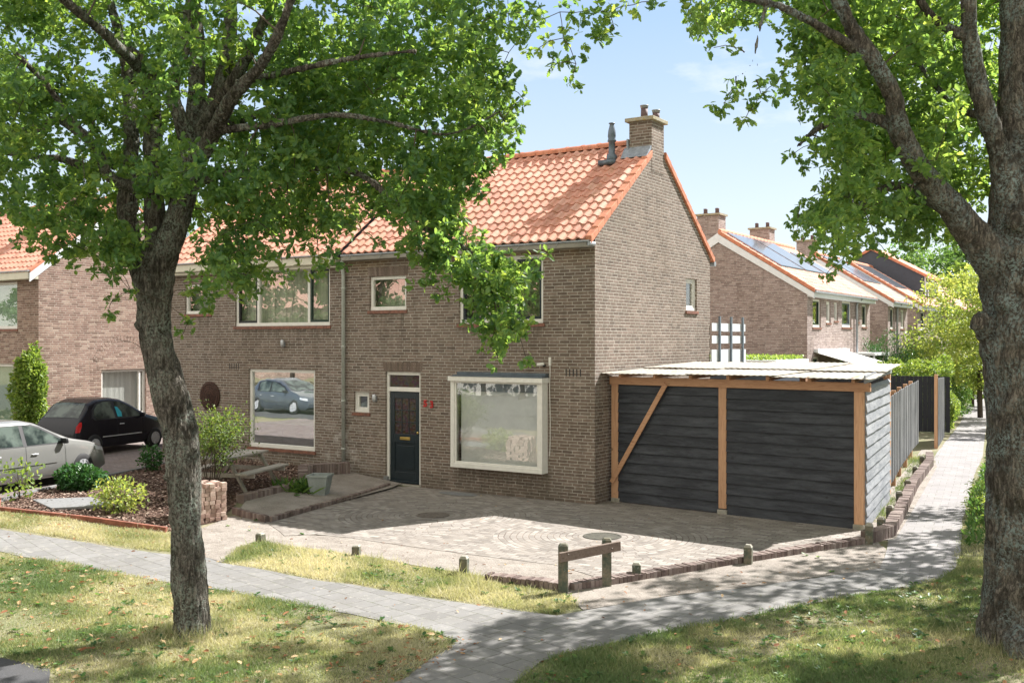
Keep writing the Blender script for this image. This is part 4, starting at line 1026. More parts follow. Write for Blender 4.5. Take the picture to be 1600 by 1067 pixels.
g = MB(); g.box(LX-2.68, LX-1.92, LY+2.5, LY+3.4, 8.35, 8.43); g.build('chimney_cap', 'mossconc', c3)

# ================================================================== THE ROW DOWN THE SIDE PATH
RX = -1.9; HALF = 3.55; RRZ = 7.72
def rz_(d): return 5.42+(RRZ-5.42)*min(d, 2*HALF-d)/HALF   # roof height d metres in from the sunny face
def row_block(y0, y1, label, wins, seed, panels=None, chimneys=(), extra_label=None):
    fr = Frame((RX, y0, 0), (0, 1, 0), (-1, 0, 0)); L = y1-y0
    root = empty('terraced_house', (RX-HALF, (y0+y1)/2, 0), label, 'house', 'brick houses in a row along the side path')
    mb = MB(); wall(mb, fr, 0, L, -.2, 5.3, [w_[:4] for w_ in wins])
    W = 2*HALF
    mb.face([(RX-W, y0, -.2), (RX, y0, -.2), (RX, y0, 5.3), (RX-HALF, y0, RRZ-.12), (RX-W, y0, 5.3)])
    mb.face([(RX, y1, -.2), (RX-W, y1, -.2), (RX-W, y1, 5.3), (RX-HALF, y1, RRZ-.12), (RX, y1, 5.3)])
    mb.face([(RX-W, y1, -.2), (RX-W, y0, -.2), (RX-W, y0, 5.3), (RX-W, y1, 5.3)])
    mb.build('wall', 'brick_far', root)
    for (a, b, c, d, sash, fw) in wins: window(root, fr, a, b, c, d, fw, [(a+fw, b-fw, sash)], 'glass_low', back='curtain_white' if sash != 'greenpaint' else 'blind', backd=.15)
    mb = MB(); tmp = MB(); pantiles(tmp, y0, y1, -.3, 5.3, HALF, RRZ, tw=.26, gauge=.34, seg=4, seed=seed)
    # the tiles are laid along x in pantiles(): turn them to run along the row
    tmp.v = [(RX-v[1], v[0], v[2]) for v in tmp.v]; tmp.f = [f for f in tmp.f]
    rf = tmp.build('roof', 'tile_far', root)
    g = MB()
    for (da, db) in ((-.3, HALF), (W+.3, HALF)):
        za, zb = (5.3-.02), RRZ-.02
        pts = [(RX-da, y0, za-.06), (RX-da, y1, za-.06), (RX-db, y1, zb-.06), (RX-db, y0, zb-.06), (RX-da, y0, za), (RX-da, y1, za), (RX-db, y1, zb), (RX-db, y0, zb)]
        g.hexa(pts if da < db else [pts[k] for k in (3, 2, 1, 0, 7, 6, 5, 4)])
    g.build('roof_deck', 'tile_far', rf)
    g = MB(); n = int(L/.42)
    for i in range(n):
        a = y0+L*i/n; g.tube([(RX-HALF, a, RRZ+.0), (RX-HALF, a+L/n*.9, RRZ+.03)], [.12, .135], 10, t=random.random())
    g.build('ridge', 'verge', rf)
    for yy in (y0-.06, ):
        g = MB(); n = 12
        for i in range(n):
            f0, f1 = i/n, (i+1)/n+.002
            xa, xb = RX+.3-(HALF+.3)*f0, RX+.3-(HALF+.3)*f1; za, zb = 5.3+(RRZ-5.3)*f0, 5.3+(RRZ-5.3)*f1
            g.hexa([(xb, yy-.02, zb-.09), (xa, yy-.02, za-.09), (xa, yy+.14, za-.09), (xb, yy+.14, zb-.09), (xb, yy-.02, zb+.06), (xa, yy-.02, za+.08), (xa, yy+.14, za+.08), (xb, yy+.14, zb+.06)])
        g.build('verge', 'verge', rf, bevel=.01)
        g = MB(); g.hexa([(RX-HALF, yy+.0, RRZ-.42), (RX+.28, yy+.0, 4.98), (RX+.28, yy+.055, 4.98), (RX-HALF, yy+.055, RRZ-.42), (RX-HALF, yy, RRZ-.1), (RX+.28, yy, 5.2), (RX+.28, yy+.055, 5.2), (RX-HALF, yy+.055, RRZ-.1)])
        g.build('bargeboard', 'slatewhite', root)
        g = MB(); xr = RX-2*HALF-.28; g.hexa([(xr, yy+.0, 4.98), (RX-HALF, yy+.0, RRZ-.42), (RX-HALF, yy+.055, RRZ-.42), (xr, yy+.055, 4.98), (xr, yy, 5.25), (RX-HALF, yy, RRZ-.03), (RX-HALF, yy+.055, RRZ-.03), (xr, yy+.055, 5.25)])
        g.build('bargeboard', 'slatewhite', root)
    g = MB(); g.box(RX+.003, RX+.26, y0, y1, 5.05, 5.22); g.build('fascia', 'slatewhite', root, bevel=.008)
    g = MB(); g.box(RX+.26, RX+.36, y0-.02, y1+.02, 5.2, 5.27); g.build('gutter', 'zinc', root, bevel=.01)
    for (a, wd) in chimneys:
        g = MB(); g.box(RX-HALF-.92, RX-HALF-.0, y0+a, y0+a+wd, RRZ-.6, RRZ+.68); c_ = g.build('chimney', 'brick_far', rf)
        g = MB(); g.box(RX-HALF-.99, RX-HALF+.07, y0+a-.07, y0+a+wd+.07, RRZ+.682, RRZ+.76); g.build('chimney_cap', 'mossconc', c_)
        for dx in (-.25, .25):
            g = MB(); g.lathe([(.09, RRZ+.76), (.08, RRZ+.92), (.085, RRZ+.93), (.085, RRZ+1.0), (.02, RRZ+1.01)], (RX-HALF-.46+dx, y0+a+wd/2, 0), 10); g.build('chimney_pot', 'potclay', c_, True)
    for (ya, yb, fa, fb) in panels or ():
        g = MB()
        def pt(d, y, l): return (RX+.3-(HALF+.3)*d, y, 5.3+(RRZ-5.3)*d+l)
        g.hexa([pt(fa, y0+ya, .06), pt(fa, y0+yb, .06), pt(fb, y0+yb, .06), pt(fb, y0+ya, .06), pt(fa, y0+ya, .12), pt(fa, y0+yb, .12), pt(fb, y0+yb, .12), pt(fb, y0+ya, .12)])
        g.build('solar_panel', 'panel', rf, bevel=.01)
    return root, rf, fr
W1 = [(.7, 1.75, 3.9, 5.0, 'greenpaint', .08), (2.5, 3.1, 4.1, 4.95, 'white', .06), (3.6, 4.15, 4.2, 4.95, None, .06), (4.75, 6.2, 3.95, 5.05, 'slategray', .08), (7.1, 7.5, 4.2, 4.95, None, .06), (7.95, 8.75, 4.0, 5.0, 'greenpaint', .08),
      (.7, 1.5, 2.0, 2.75, 'greenpaint', .08), (4.4, 5.6, 1.6, 2.7, None, .08), (7.0, 8.3, 1.6, 2.6, None, .08)]
b1, b1r, b1f = row_block(20.3, 29.6, 'first brick house of the row behind the carport, with white bargeboard and solar panels', W1, 11, [(.5, 3.3, .38, .96), (3.6, 6.1, .38, .96), (6.5, 8.2, .4, .8)], [(-.01, .75), (6.0, .7)])
W2 = [(.5, 1.2, 3.95, 5.0, 'greenpaint', .08), (1.8, 2.1, 4.2, 4.9, None, .05), (2.7, 3.5, 4.0, 4.95, None, .07), (.7, 1.7, 1.9, 2.75, None, .08), (2.5, 3.4, 1.6, 2.7, None, .08)]
b2, b2r, b2f = row_block(33, 37.2, 'second, shorter brick house of the row, seen past the corner of the first', W2, 12, [(.4, 2.0, .4, .95), (2.2, 3.8, .4, .95)], [(.0, .6)])
W3 = [(.8, 1.8, 3.95, 5.0, 'greenpaint', .08), (2.6, 3.2, 4.2, 4.9, None, .06), (4.2, 5.2, 4.0, 4.95, None, .07), (.8, 1.9, 1.6, 2.7, None, .08), (4.0, 5.2, 1.6, 2.7, None, .08)]
b3, b3r, b3f = row_block(39.6, 48, 'third brick house of the row, crowned by a dark clad roof extension', W3, 13, [(.4, 3.3, .4, .95)], [])
b4, b4r, b4f = row_block(52, 66, 'last brick house of the row, half lost behind the yellow green trees', W3, 14, None, [(.0, .7)])
for (bb, yy) in ((b1, 27.1), (b2, 34.6)):
    g = MB(); g.tube([(RX+.3, yy, 5.2), (RX+.1, yy, 5.0), (RX+.08, yy, 4.9), (RX+.08, yy, 0)], .05, 10); g.build('downpipe', 'zinc', bb, True)
# gabled dark extension on the third roof
g = MB(); ye, ze = 44.2, 8.6
x1, x0_ = RX-.55, RX-6.2
pro = [(x1, 6.0), (x1, 7.15), (RX-HALF, 8.75), (x0_, 7.4), (x0_, 6.0)]
b = len(g.v); g.v += [(x, ye, z) for x, z in pro]+[(x, ye+3.4, z) for x, z in pro]
g.f += [(4, 3, 2, 1, 0)[::-1], (5, 6, 7, 8, 9)]; g.t += [.5, .5]
for i in range(5): g.f.append((i, (i+1) % 5, 5+(i+1) % 5, 5+i)); g.t.append(.5)
ext = g.build('roof_extension', 'darkclad', b3r)
g = MB()
for (xa, za, xb, zb) in ((x1+.25, 7.02, RX-HALF, 8.82), (RX-HALF, 8.82, x0_-.1, 7.3)):
    g.hexa([(xb, ye-.1, zb-.05), (xa, ye-.1, za-.05), (xa, ye+3.5, za-.05), (xb, ye+3.5, zb-.05), (xb, ye-.1, zb+.12), (xa, ye-.1, za+.12), (xa, ye+3.5, za+.12), (xb, ye+3.5, zb+.12)])
g.build('extension_roof', 'verge', ext)
fe = Frame((x1, ye, 0), (0, 1, 0), (-1, 0, 0)); g = MB(); fe.box(g, .0, .18, 6.0, 7.1, -.04, 0); fe.box(g, .8, .95, 6.0, 7.1, -.04, 0); fe.box(g, 2.6, 2.8, 6.0, 7.1, -.04, 0); g.build('extension_window', 'slatewhite', ext)
# awning on the first row house
aw = empty('awning', (RX, 23.5, 2.9), 'long white awning pulled out over the ground floor of the first row house', 'awning')
g = MB(); g.hexa([(RX+.02, 21.2, 2.92), (RX+1.5, 21.2, 2.5), (RX+1.5, 25.6, 2.5), (RX+.02, 25.6, 2.92), (RX+.02, 21.2, 2.95), (RX+1.5, 21.2, 2.53), (RX+1.5, 25.6, 2.53), (RX+.02, 25.6, 2.95)]); g.build('canopy', 'awning', aw)
g = MB(); g.box(RX+1.48, RX+1.52, 21.2, 25.6, 2.28, 2.5); g.build('valance', 'awning', aw)
g = MB(); g.box(RX+.0, RX+.16, 21.15, 25.65, 2.93, 3.06); g.build('cassette', 'slatewhite', aw)
g = MB(); g.tube([(RX+.05, 21.6, 2.4), (RX+1.45, 21.6, 2.48)], .02, 6); g.tube([(RX+.05, 25.2, 2.4), (RX+1.45, 25.2, 2.48)], .02, 6); g.build('awning_arm', 'slatewhite', aw)
cp = empty('porch_canopy', (RX, 28, 2.8), 'small flat white porch roof beside the grey downpipe of the first row house', 'canopy')
g = MB(); g.box(RX, RX+1.0, 26.4, 29.0, 2.75, 2.87); g.build('canopy_slab', 'slatewhite', cp, bevel=.01)
g = MB(); g.box(RX+.9, RX+.97, 26.5, 26.57, 0, 2.75); g.box(RX+.9, RX+.97, 28.8, 28.87, 0, 2.75); g.build('canopy_post', 'slatewhite', cp)
# shed with a planted roof
sh = empty('garden_shed', (-1.2, 13.2, 0), 'flat garden shed with a green planted roof showing over the carport', 'shed')
g = MB(); g.box(-2.6, -.3, 11.8, 14.8, 0, 2.6); g.build('shed_wall', 'darkclad', sh)
g = MB(); g.box(-2.75, -.18, 11.65, 14.9, 2.6, 2.78); g.build('roof_edge', 'slatewhite', sh, bevel=.008)
n = 3500; pp = np.stack([RNG.uniform(-2.7, -.25, n), RNG.uniform(11.7, 14.85, n), 2.78+RNG.random(n)*.1], 1)
leaves('sedum', pp, rdir(n)+np.array([0, 0, .5]), rdir(n)+np.array([0, 0, .5]), RNG.uniform(.05, .1, n), RNG.random(n), 'limeleaf', 'oval', sh)
# ================================================================== CARPORT
A_ = Vector((.12, .60, 0)); B_ = Vector((5.34, .17, 0)); C_ = Vector((4.84, 4.15, 0)); D0 = Vector((.05, 4.5, 0))
cpt = empty('carport', (2.6, 1.8, 0), 'timber carport clad in black boards with orange pine posts and a pale corrugated roof', 'carport')
fdir = (B_-A_).normalized(); FC = Frame(A_, fdir, Vector((-fdir.y, fdir.x, 0))); LF = (B_-A_).length
sdir = (C_-B_).normalized(); FS = Frame(B_, sdir, Vector((-sdir.y, sdir.x, 0))); LS = (C_-B_).length
def post(fr, u0, u1, d0, d1, z0, z1, mat='pine', name='post', parent=cpt):
    g = MB(); fr.box(g, u0, u1, z0, z1, d0, d1); return g.build(name, mat, parent, bevel=.006)
post(FC, -.03, .13, -.05, .1, .1, 2.46); post(FC, 2.42, 2.58, -.05, .1, .12, 2.46); post(FC, LF-.17, LF+.0, -.06, .11, .1, 2.46)
for u in (-.03, 2.4, LF-.19):
    g = MB(); FC.box(g, u, u+.2, 0, .1, -.07, .12); g.build('post_foot', 'concrete', cpt, bevel=.01)
post(FS, LS-.12, LS+.02, -.03, .1, .1, 2.66, 'pine'); post(FC, .0, .14, 3.4, 3.52, 0, 2.7); post(FC, 2.6, 2.74, 3.5, 3.62, 0, 2.7)
g = MB(); FC.box(g, -.06, LF+.12, 2.46, 2.62, -.075, .0); g.build('front_beam', 'pineh', cpt, bevel=.006)
g = MB(); FC.box(g, .0, LF-.75, 2.6, 2.74, 3.45, 3.55); g.build('rear_beam', 'pineh', cpt, bevel=.006)
g = MB(); a = FC.p(.0, .42, -.085); b = FC.p(1.28, 2.5, -.085); g.beam(a, b, .03, .1, up=(0, 0, 1)); g.build('diagonal_brace', 'pineh', cpt, bevel=.004)
def cladding(fr, u0, u1, z0, z1, mat, seed, d=0.0, bh=.205):
    rnd = random.Random(seed); g = MB(); n = int(math.ceil((z1-z0)/bh))
    for i in range(n):
        za = z0+i*bh; zb = min(z1, za+bh+.025); t = rnd.random(); seg = 14; b = len(g.v)
        ph = rnd.uniform(0, 9)
        for k in range(seg+1):
            u = u0+(u1-u0)*k/seg; wv = .006*mnoise.noise(Vector((u*1.6, i*3.1+ph, seed)))+.004*mnoise.noise(Vector((u*7, i*3.1, seed)))
            for (zz, dd) in ((za+wv*1.6, d-.05+wv*.4), (za+wv*1.6, d-.02), (zb, d+.012), (zb, d-.010)): g.v.append(tuple(fr.p(u, zz, dd)))
        for k in range(seg):
            q0 = b+k*4; q1 = q0+4
            for j in range(4): g.f.append((q0+j, q0+(j+1) % 4, q1+(j+1) % 4, q1+j)[::-1]); g.t.append(t)
        g.f.append((b, b+1, b+2, b+3)); g.t.append(t); g.f.append((b+seg*4+3, b+seg*4+2, b+seg*4+1, b+seg*4)); g.t.append(t)
    return g
cladding(FC, .13, 2.42, .04, 2.46, 'blackboard', 3).build('front_cladding', 'blackboard', cpt)
cladding(FC, 2.58, LF-.17, -.0, 2.46, 'blackboard', 9).build('front_cladding', 'blackboard', cpt)
cladding(FS, .01, LS-.12, .04, 2.56, 'greyboard', 5).build('side_cladding', 'greyboard', cpt)
g = MB()
for i in range(7):
    u = .25+i*(LF-.4)/6
    a = FC.p(u, 2.66, -.16); b = FC.p(u-.72*(i/6), 2.76, 3.6); g.beam(a, b, .055, .1)
g.build('joist', 'pineh', cpt)
g = MB(); a = FS.p(-.22, 2.68, -.03); b = FS.p(LS+.08, 2.75, -.03); g.beam(a, b, .03, .14, t=.2); g.build('roof_side_board', 'greyboard', cpt)
def corr_sheet(g, u0, u1, d0, d1, z0, z1, seed, wob=.008, skew=0.0):
    nu = int((u1-u0)/.0217); nd = 26
    b = len(g.v); L = []
    for side in (0, 1):
        for j in range(nd+1):
            for i in range(nu+1):
                f, e = i/nu, j/nd
                d = d0+(d1-d0)*e; u = u0+(u1-skew*max(0, d)-u0)*f
                # warped, torn front lip
                z = z0+(z1-z0)*e+.0045*math.sin(u*2*math.pi/.13)+wob*mnoise.noise(Vector((u*.9, d*.8, seed)))+.006*mnoise.noise(Vector((u*5, d*4, seed)))
                dd = d+(.03*mnoise.noise(Vector((u*2.2, seed, 1)))*(1-e))
                g.v.append(tuple(FC.p(u, z+(.009 if side else 0), dd)))
    W_ = nu+1; S = W_*(nd+1)
    for j in range(nd):
        for i in range(nu):
            a = b+j*W_+i
            g.f.append((a, a+W_, a+W_+1, a+1)); g.t.append(.5)
            g.f.append((a+S, a+S+1, a+S+W_+1, a+S+W_)); g.t.append(.5)
    for i in range(nu):
        a = b+i; g.f.append((a, a+1, a+S+1, a+S)); g.t.append(.5)
        a = b+nd*W_+i; g.f.append((a+1, a, a+S, a+S+1)); g.t.append(.5)
    for j in range(nd):
        a = b+j*W_; g.f.append((a+W_, a, a+S, a+S+W_)); g.t.append(.5)
        a = b+j*W_+nu; g.f.append((a, a+W_, a+S+W_, a+S)); g.t.append(.5)
g = MB()
corr_sheet(g, -.1, 1.9, -.36, 1.5, 2.69, 2.75, 1); corr_sheet(g, 1.85, 3.7, -.34, 1.5, 2.71, 2.77, 2); corr_sheet(g, 3.65, LF+.2, -.37, 1.5, 2.69, 2.75, 3, skew=.2)
corr_sheet(g, -.1, 1.9, 1.35, 3.8, 2.775, 2.86, 4); corr_sheet(g, 1.85, 3.7, 1.35, 3.8, 2.79, 2.88, 5); corr_sheet(g, 3.65, LF+.22, 1.35, 3.9, 2.775, 2.87, 6, skew=.2)
g.build('corrugated_roof', 'fibre', cpt, smooth=True)

# ================================================================== FENCES
def fence_panel(a, b, h0, h1, z0, boards, label, post_h=.06, mat='fenceboard', seed=0, cap=True, group=None, pm='pine'):
    a, b = Vector((*a, 0)), Vector((*b, 0)); d = (b-a).normalized(); fr = Frame(a, d, Vector((-d.y, d.x, 0))); L = (b-a).length
    root = empty('fence_panel', (a.x, a.y, 0), label, 'fence', group)
    g = MB(); rnd = random.Random(seed); w_ = L/boards
    for i in range(boards):
        f = (i+.5)/boards; h = h0+(h1-h0)*f
        fr.box(g, i*w_+.003, (i+1)*w_-.003, z0, h+rnd.uniform(-.006, .006), -.012-(i % 2)*.012, .006-(i % 2)*.012, rnd.random())
    g.build('board', mat, root)
    g = MB(); fr.box(g, .0, L, .55, .63, .01, .05); fr.box(g, .0, L, h0-.3, h0-.22, .01, .05); g.build('rail', pm, root)
    if cap:
        g = MB(); fr.box(g, -.01, .09, -.02, h0+post_h, .01, .11); g.build('post', pm, root, bevel=.005)
    return root, fr, L
FP = [(4.82, 4.3), (4.36, 7.20), (4.03, 9.45), (3.63, 12.23), (3.42, 13.7)]
FP2 = [(4.82, 4.35), (4.52, 6.2), (4.22, 8.1), (3.93, 10.1), (3.62, 12.2), (3.36, 14.2)]
names = ['nearest', 'second', 'third', 'fourth', 'fifth']
for i in range(5):
    fence_panel(FP2[i], FP2[i+1], 2.16+.0*i, 2.18, .3, 7 if i else 6, f'weathered grey fence panel of upright boards, {names[i]} from the carport', seed=20+i, group='grey board fence panels behind the carport')
fence_panel((3.66, 15.6), (3.2, 19.0), 2.2, 2.12, .08, 10, 'grey board fence panel standing alone beyond the gap in the fence', .12, seed=41)
r, fr, L = fence_panel((-1.0, 21.0), (3.0, 21.3), 2.08, 2.08, .05, 26, 'long black stained board fence across the end of the garden', mat='darkfence', seed=50, cap=False, pm='darkfence')
r, fr, L = fence_panel((-6.4, 9.5), (-.9, 21.0), 1.9, 1.9, .05, 40, 'black stained board fence running back behind the shed', mat='darkfence', seed=51, cap=False, pm='darkfence')

# ================================================================== KERB, POSTS, RAIL
def brick_row(name, pts, label, cat, w, h0, h1, mat='edgebrick', step=.068, seed=0, side=0, group=None, rootz=None):
    """bricks on edge laid along a line, one beside the other"""
    rnd = random.Random(seed); g = MB()
    for (a, b) in zip(pts[:-1], pts[1:]):
        a, b = Vector((*a[:2], 0)), Vector((*b[:2], 0)); d = (b-a).normalized(); L = (b-a).length; n = int(L/step); nr = Vector((-d.y, d.x, 0))
        for i in range(n):
            p = a+d*(i+.5)*L/n; s_ = step*.465; z = gh(p.x); hh = h1+rnd.uniform(-.008, .008); o = rnd.uniform(-.006, .006)
            c = [p-d*s_-nr*(w/2+o), p+d*s_-nr*(w/2+o), p+d*s_+nr*(w/2-o), p-d*s_+nr*(w/2-o)]
            g.hexa([(q_.x, q_.y, z+h0) for q_ in c]+[(q_.x, q_.y, z+hh) for q_ in c], rnd.random())
    o = g.build(name, mat, None, bevel=.006)
    return tag(o, label, cat, group)
kp = [(1.9, -6.62), (3.14, -6.46), (3.5, -5.72), (4.5, -3.42), (5.62, -1.02)]
brick_row('brick_kerb', kp, 'row of bricks on edge along the front corner of the paved drive', 'kerb', .2, -.05, .1, seed=2)
kp2 = [(5.66, -1.0), (5.84, -.2), (5.55, 1.9), (4.9, 6.2), (4.35, 10.8), (4.0, 12.6)]
brick_row('brick_kerb', kp2, 'taller brick edging wall running back along the side path', 'kerb', .2, -.05, .2, seed=3)
brick_row('garden_edging', [(-5.2, -4.92), (-4.12, -5.08)] , 'short dark brick edging at the front end of the sand patch', 'edging', .1, -.05, .13, seed=4)
brick_row('garden_edging', [(-4.12, -5.02), (-4.7, -2.0), (-5.05, -.5)], 'long low dark brick edging between drive and sand patch', 'edging', .1, -.05, .1, seed=5)
brick_row('garden_edging', [(-5.78, -4.25), (-6.0, -2.9), (-6.1, -2.15)], 'knee low red brown edging between sand patch and bark bed', 'edging', .2, -.1, .17, seed=6)
brick_row('low_brick_wall', [(-6.15, -2.1), (-6.9, -1.35), (-6.55, -.2)], 'low brick wall stepping up behind the square planter by the downpipe', 'wall', .22, -.1, .3, seed=7)
g = MB()
RE = [(-9.9, -5.45), (-8.95, -7.4), (-7.94, -8.02), (-6.3, -7.36), (-4.8, -6.79)]
for (a, b) in zip(RE[1:-1], RE[2:]): g.beam((a[0], a[1], gh(a[0])+.03), (b[0], b[1], gh(b[0])+.03), .07, .12)
tag(g.build('garden_edging', simple('red_edging', (.3, .11, .07), .85, var=.25, scale=8, bump=.3), None, bevel=.01), 'low red edging strip between the bark bed and the front grass', 'edging')
g = MB()
for (a, b) in zip([(-8.95, -7.4), (-9.9, -5.45), (-10.8, -2.84)], [(-9.9, -5.45), (-10.8, -2.84), (-11.9, -.2)]): g.beam((*a, gh(a[0])+.0), (*b, gh(b[0])+.0), .07, .13)
tag(g.build('kerb', 'graystone', None, bevel=.01), 'thin grey kerb between the bark bed and the alley paving', 'kerb')
# stub posts
def stub(px, py, h, label, r=.06, ti=0.0, first=[None]):
    p = G(px, py)
    if first[0] is None:
        root = empty('stub_post', p, label, 'post', 'short square posts along the edge of the drive')
        g = MB(); c = [(-r, -r), (r, -r), (r, r), (-r, r)]
        g.hexa([(p.x+x, p.y+y, p.z-.05) for x, y in c]+[(p.x+x, p.y+y, p.z+.245) for x, y in c]); g.build('shaft', 'mosspost', root, bevel=.006)
        g = MB(); g.hexa([(p.x+x*1.0, p.y+y*1.0, p.z+.245) for x, y in c]+[(p.x+x*.6, p.y+y*.6, p.z+.285) for x, y in c]); g.build('bevelled_top', 'concrete', root, bevel=.004)
        first[0] = root
    else: root = copy_thing(first[0], p, label)
    root.scale[2] = h/.285; root.rotation_euler = (ti, ti*.5, random.uniform(-.1, .5))
    root.location.z = p.z
    return root
ST = [(407, 848, .17, 'stub post nearest the sett stack, at the left end of the sandy edge'), (557, 868, .17, 'stub post second from the left along the sandy strip of the drive'), (725, 897, .27, 'stub post third from the left, just left of the wooden rail barrier'),
      (995, 905, .24, 'stub post on the brick kerb just right of the wooden rail barrier'), (1169, 881, .3, 'stub post halfway along the brick kerb in front of the carport'), (1358, 850, .36, 'tallest stub post at the corner where the kerb turns up the path'),
      (1377, 834, .3, 'stub post right behind the corner post at the kerb turn'), (1391, 814, .3, 'stub post beside the front of the carport side wall'), (1405, 790, .3, 'stub post level with the back post of the carport'),
      (1418, 769, .28, 'stub post beside the first grey fence panel'), (1430, 746, .28, 'stub post beside the middle of the grey fence'), (1440.5, 728, .28, 'farthest stub post, near the end of the brick edging')]
for i, s_ in enumerate(ST): stub(*s_, ti=random.uniform(-.04, .04))
rail = empty('rail_barrier', G(912, 920), 'low wooden barrier with two square posts and a brown rail at the kerb corner', 'barrier')
for (px, py, h) in ((880, 926, .66), (948, 915, .66)):
    p = G(px, py); g = MB(); c = [(-.065, -.065), (.065, -.065), (.065, .065), (-.065, .065)]; rot = Matrix.Rotation(R(28), 3, 'Z')
    vv = [rot @ Vector((x, y, 0)) for x, y in c]
    g.hexa([(p.x+v.x, p.y+v.y, -.05) for v in vv]+[(p.x+v.x, p.y+v.y, h-.03) for v in vv]); g.hexa([(p.x+v.x, p.y+v.y, h-.03) for v in vv]+[(p.x+v.x*.6, p.y+v.y*.6, h) for v in vv])
    g.build('post', 'mosspost', rail, bevel=.004)
pa, pb = G(880, 926), G(948, 915); d = (pb-pa).normalized(); nr = Vector((d.y, -d.x, 0))
a = pa-d*.13+nr*.09+Vector((0, 0, .50)); b = pb+d*.16+nr*.09+Vector((0, 0, .55))
g = MB(); g.beam(a, b, .045, .13); g.build('rail', 'railwood', rail, bevel=.008)
g = MB()
for p in (pa, pb): q_ = p+nr*.115+Vector((0, 0, .53)); g.lathe([(.012, -.01), (.012, .008)], q_, 8, 'y')
g.build('bolt', 'rust', rail)
# covers in the paving
def cover(p, rx, ry, label, mat='rust', z=.02, seed=0):
    g = MB(); n = 32; g.v = []; b = 0
    for (s_, zz) in ((1, z), (1, z+.006), (.9, z+.006), (.88, z+.001), (.0, z+.001)):
        for k in range(n):
            a = 2*math.pi*k/n; g.v.append((p[0]+rx*s_*math.cos(a), p[1]+ry*s_*math.sin(a), zz))
    for i in range(4):
        for k in range(n): g.f.append((i*n+k, i*n+(k+1) % n, (i+1)*n+(k+1) % n, (i+1)*n+k)); g.t.append(.5)
    return tag(g.build('manhole_cover', mat, None), label, 'manhole cover')
cover((-1.99, -2.83), .32, .32, 'round rusty cover ringed by setts in front of the door', 'rust')
cover((1.75, -2.95), .33, .33, 'round dark cover behind the wooden rail barrier', simple('dark_cover', (.075, .07, .05), .9, var=.3, scale=12, bump=.5))  # dark tone stands in for the dark hole inside the ring
cover((-3.2, -.36), .5, .2, 'flat oval slab against the wall under the bay window', 'graystone', z=.02)
p = G(120, 790); g = MB(); z = gh(p.x)+.02
g.hexa([(p.x-1.05, p.y-.25, z), (p.x+.15, p.y-.62, z-.01), (p.x+.75, p.y+.3, z-.03), (p.x-.35, p.y+.55, z), (p.x-1.05, p.y-.25, z+.05), (p.x+.15, p.y-.62, z+.04), (p.x+.75, p.y+.3, z+.03), (p.x-.35, p.y+.55, z+.05)])
tag(g.build('paving_slab', 'graystone', None, bevel=.008), 'large grey slab lying in the bark bed', 'slab')

# ================================================================== STACK OF SETTS, PLANTER, TABLE
stack = MB(); rnd = random.Random(4)
sa, sb = Vector((-5.45, -5.78, 0)), Vector((-4.85, -5.35, 0))
sd = (sb-sa).normalized(); sn = Vector((-sd.y, sd.x, 0)); c0 = Vector((-5.52, -5.98, .02))
# end faces of the setts look out on both visible sides
for lay in range(9):
    for i in range(5):
        for j in range(7):
            if lay == 8 and (i+j) % 3 == 0: continue
            jx, jy = rnd.uniform(-.008, .008), rnd.uniform(-.008, .008)
            p = c0+Vector((.84, -.0, 0))*0+Vector((i*.125+jx, j*.108+jy, .0))
            hw, hd, hh = .058, .05, .038
            r_ = Matrix.Rotation(R(-14)+rnd.uniform(-.05, .05), 3, 'Z')
            cs = [r_ @ Vector((x, y, 0)) for x, y in ((-hw, -hd), (hw, -hd), (hw, hd), (-hw, hd))]
            b0 = r_ @ Vector((i*.125+jx, j*.108+jy, 0)); z = gh(c0.x)*.5+lay*.0775
            stack.hexa([(c0.x+b0.x+c.x, c0.y+b0.y+c.y, z) for c in cs]+[(c0.x+b0.x+c.x, c0.y+b0.y+c.y, z+.0745) for c in cs], rnd.random())
tag(stack.build('brick_stack', 'sett', None, bevel=.005), 'cube shaped stack of loose pinkish setts beside the oak trunk', 'brick stack')
pp = G(500, 775); r = empty('planter', (pp.x, pp.y, .06), 'square tapered grey planter standing at the end of the sand patch', 'planter', rz=0)
g = MB(); zb = .07; cs = lambda s_, a=R(25): [(pp.x+math.cos(a)*x*s_-math.sin(a)*y*s_, pp.y+math.sin(a)*x*s_+math.cos(a)*y*s_) for x, y in ((-1, -1), (1, -1), (1, 1), (-1, 1))]
prof = [(.15, 0), (.215, .41), (.235, .41), (.235, .455), (.19, .455), (.18, .38)]
for s_, z in prof: g.v += [(x, y, zb+z) for x, y in cs(s_)]
for i in range(len(prof)-1):
    for k in range(4): g.f.append((i*4+k, i*4+(k+1) % 4, (i+1)*4+(k+1) % 4, (i+1)*4+k)); g.t.append(.5)
g.f.append((3, 2, 1, 0)); g.t.append(.5)
g.build('pot', 'planter', r, bevel=.004)
g = MB(); g.face([(x, y, zb+.385) for x, y in cs(.185)]); g.build('soil', 'soil', r)
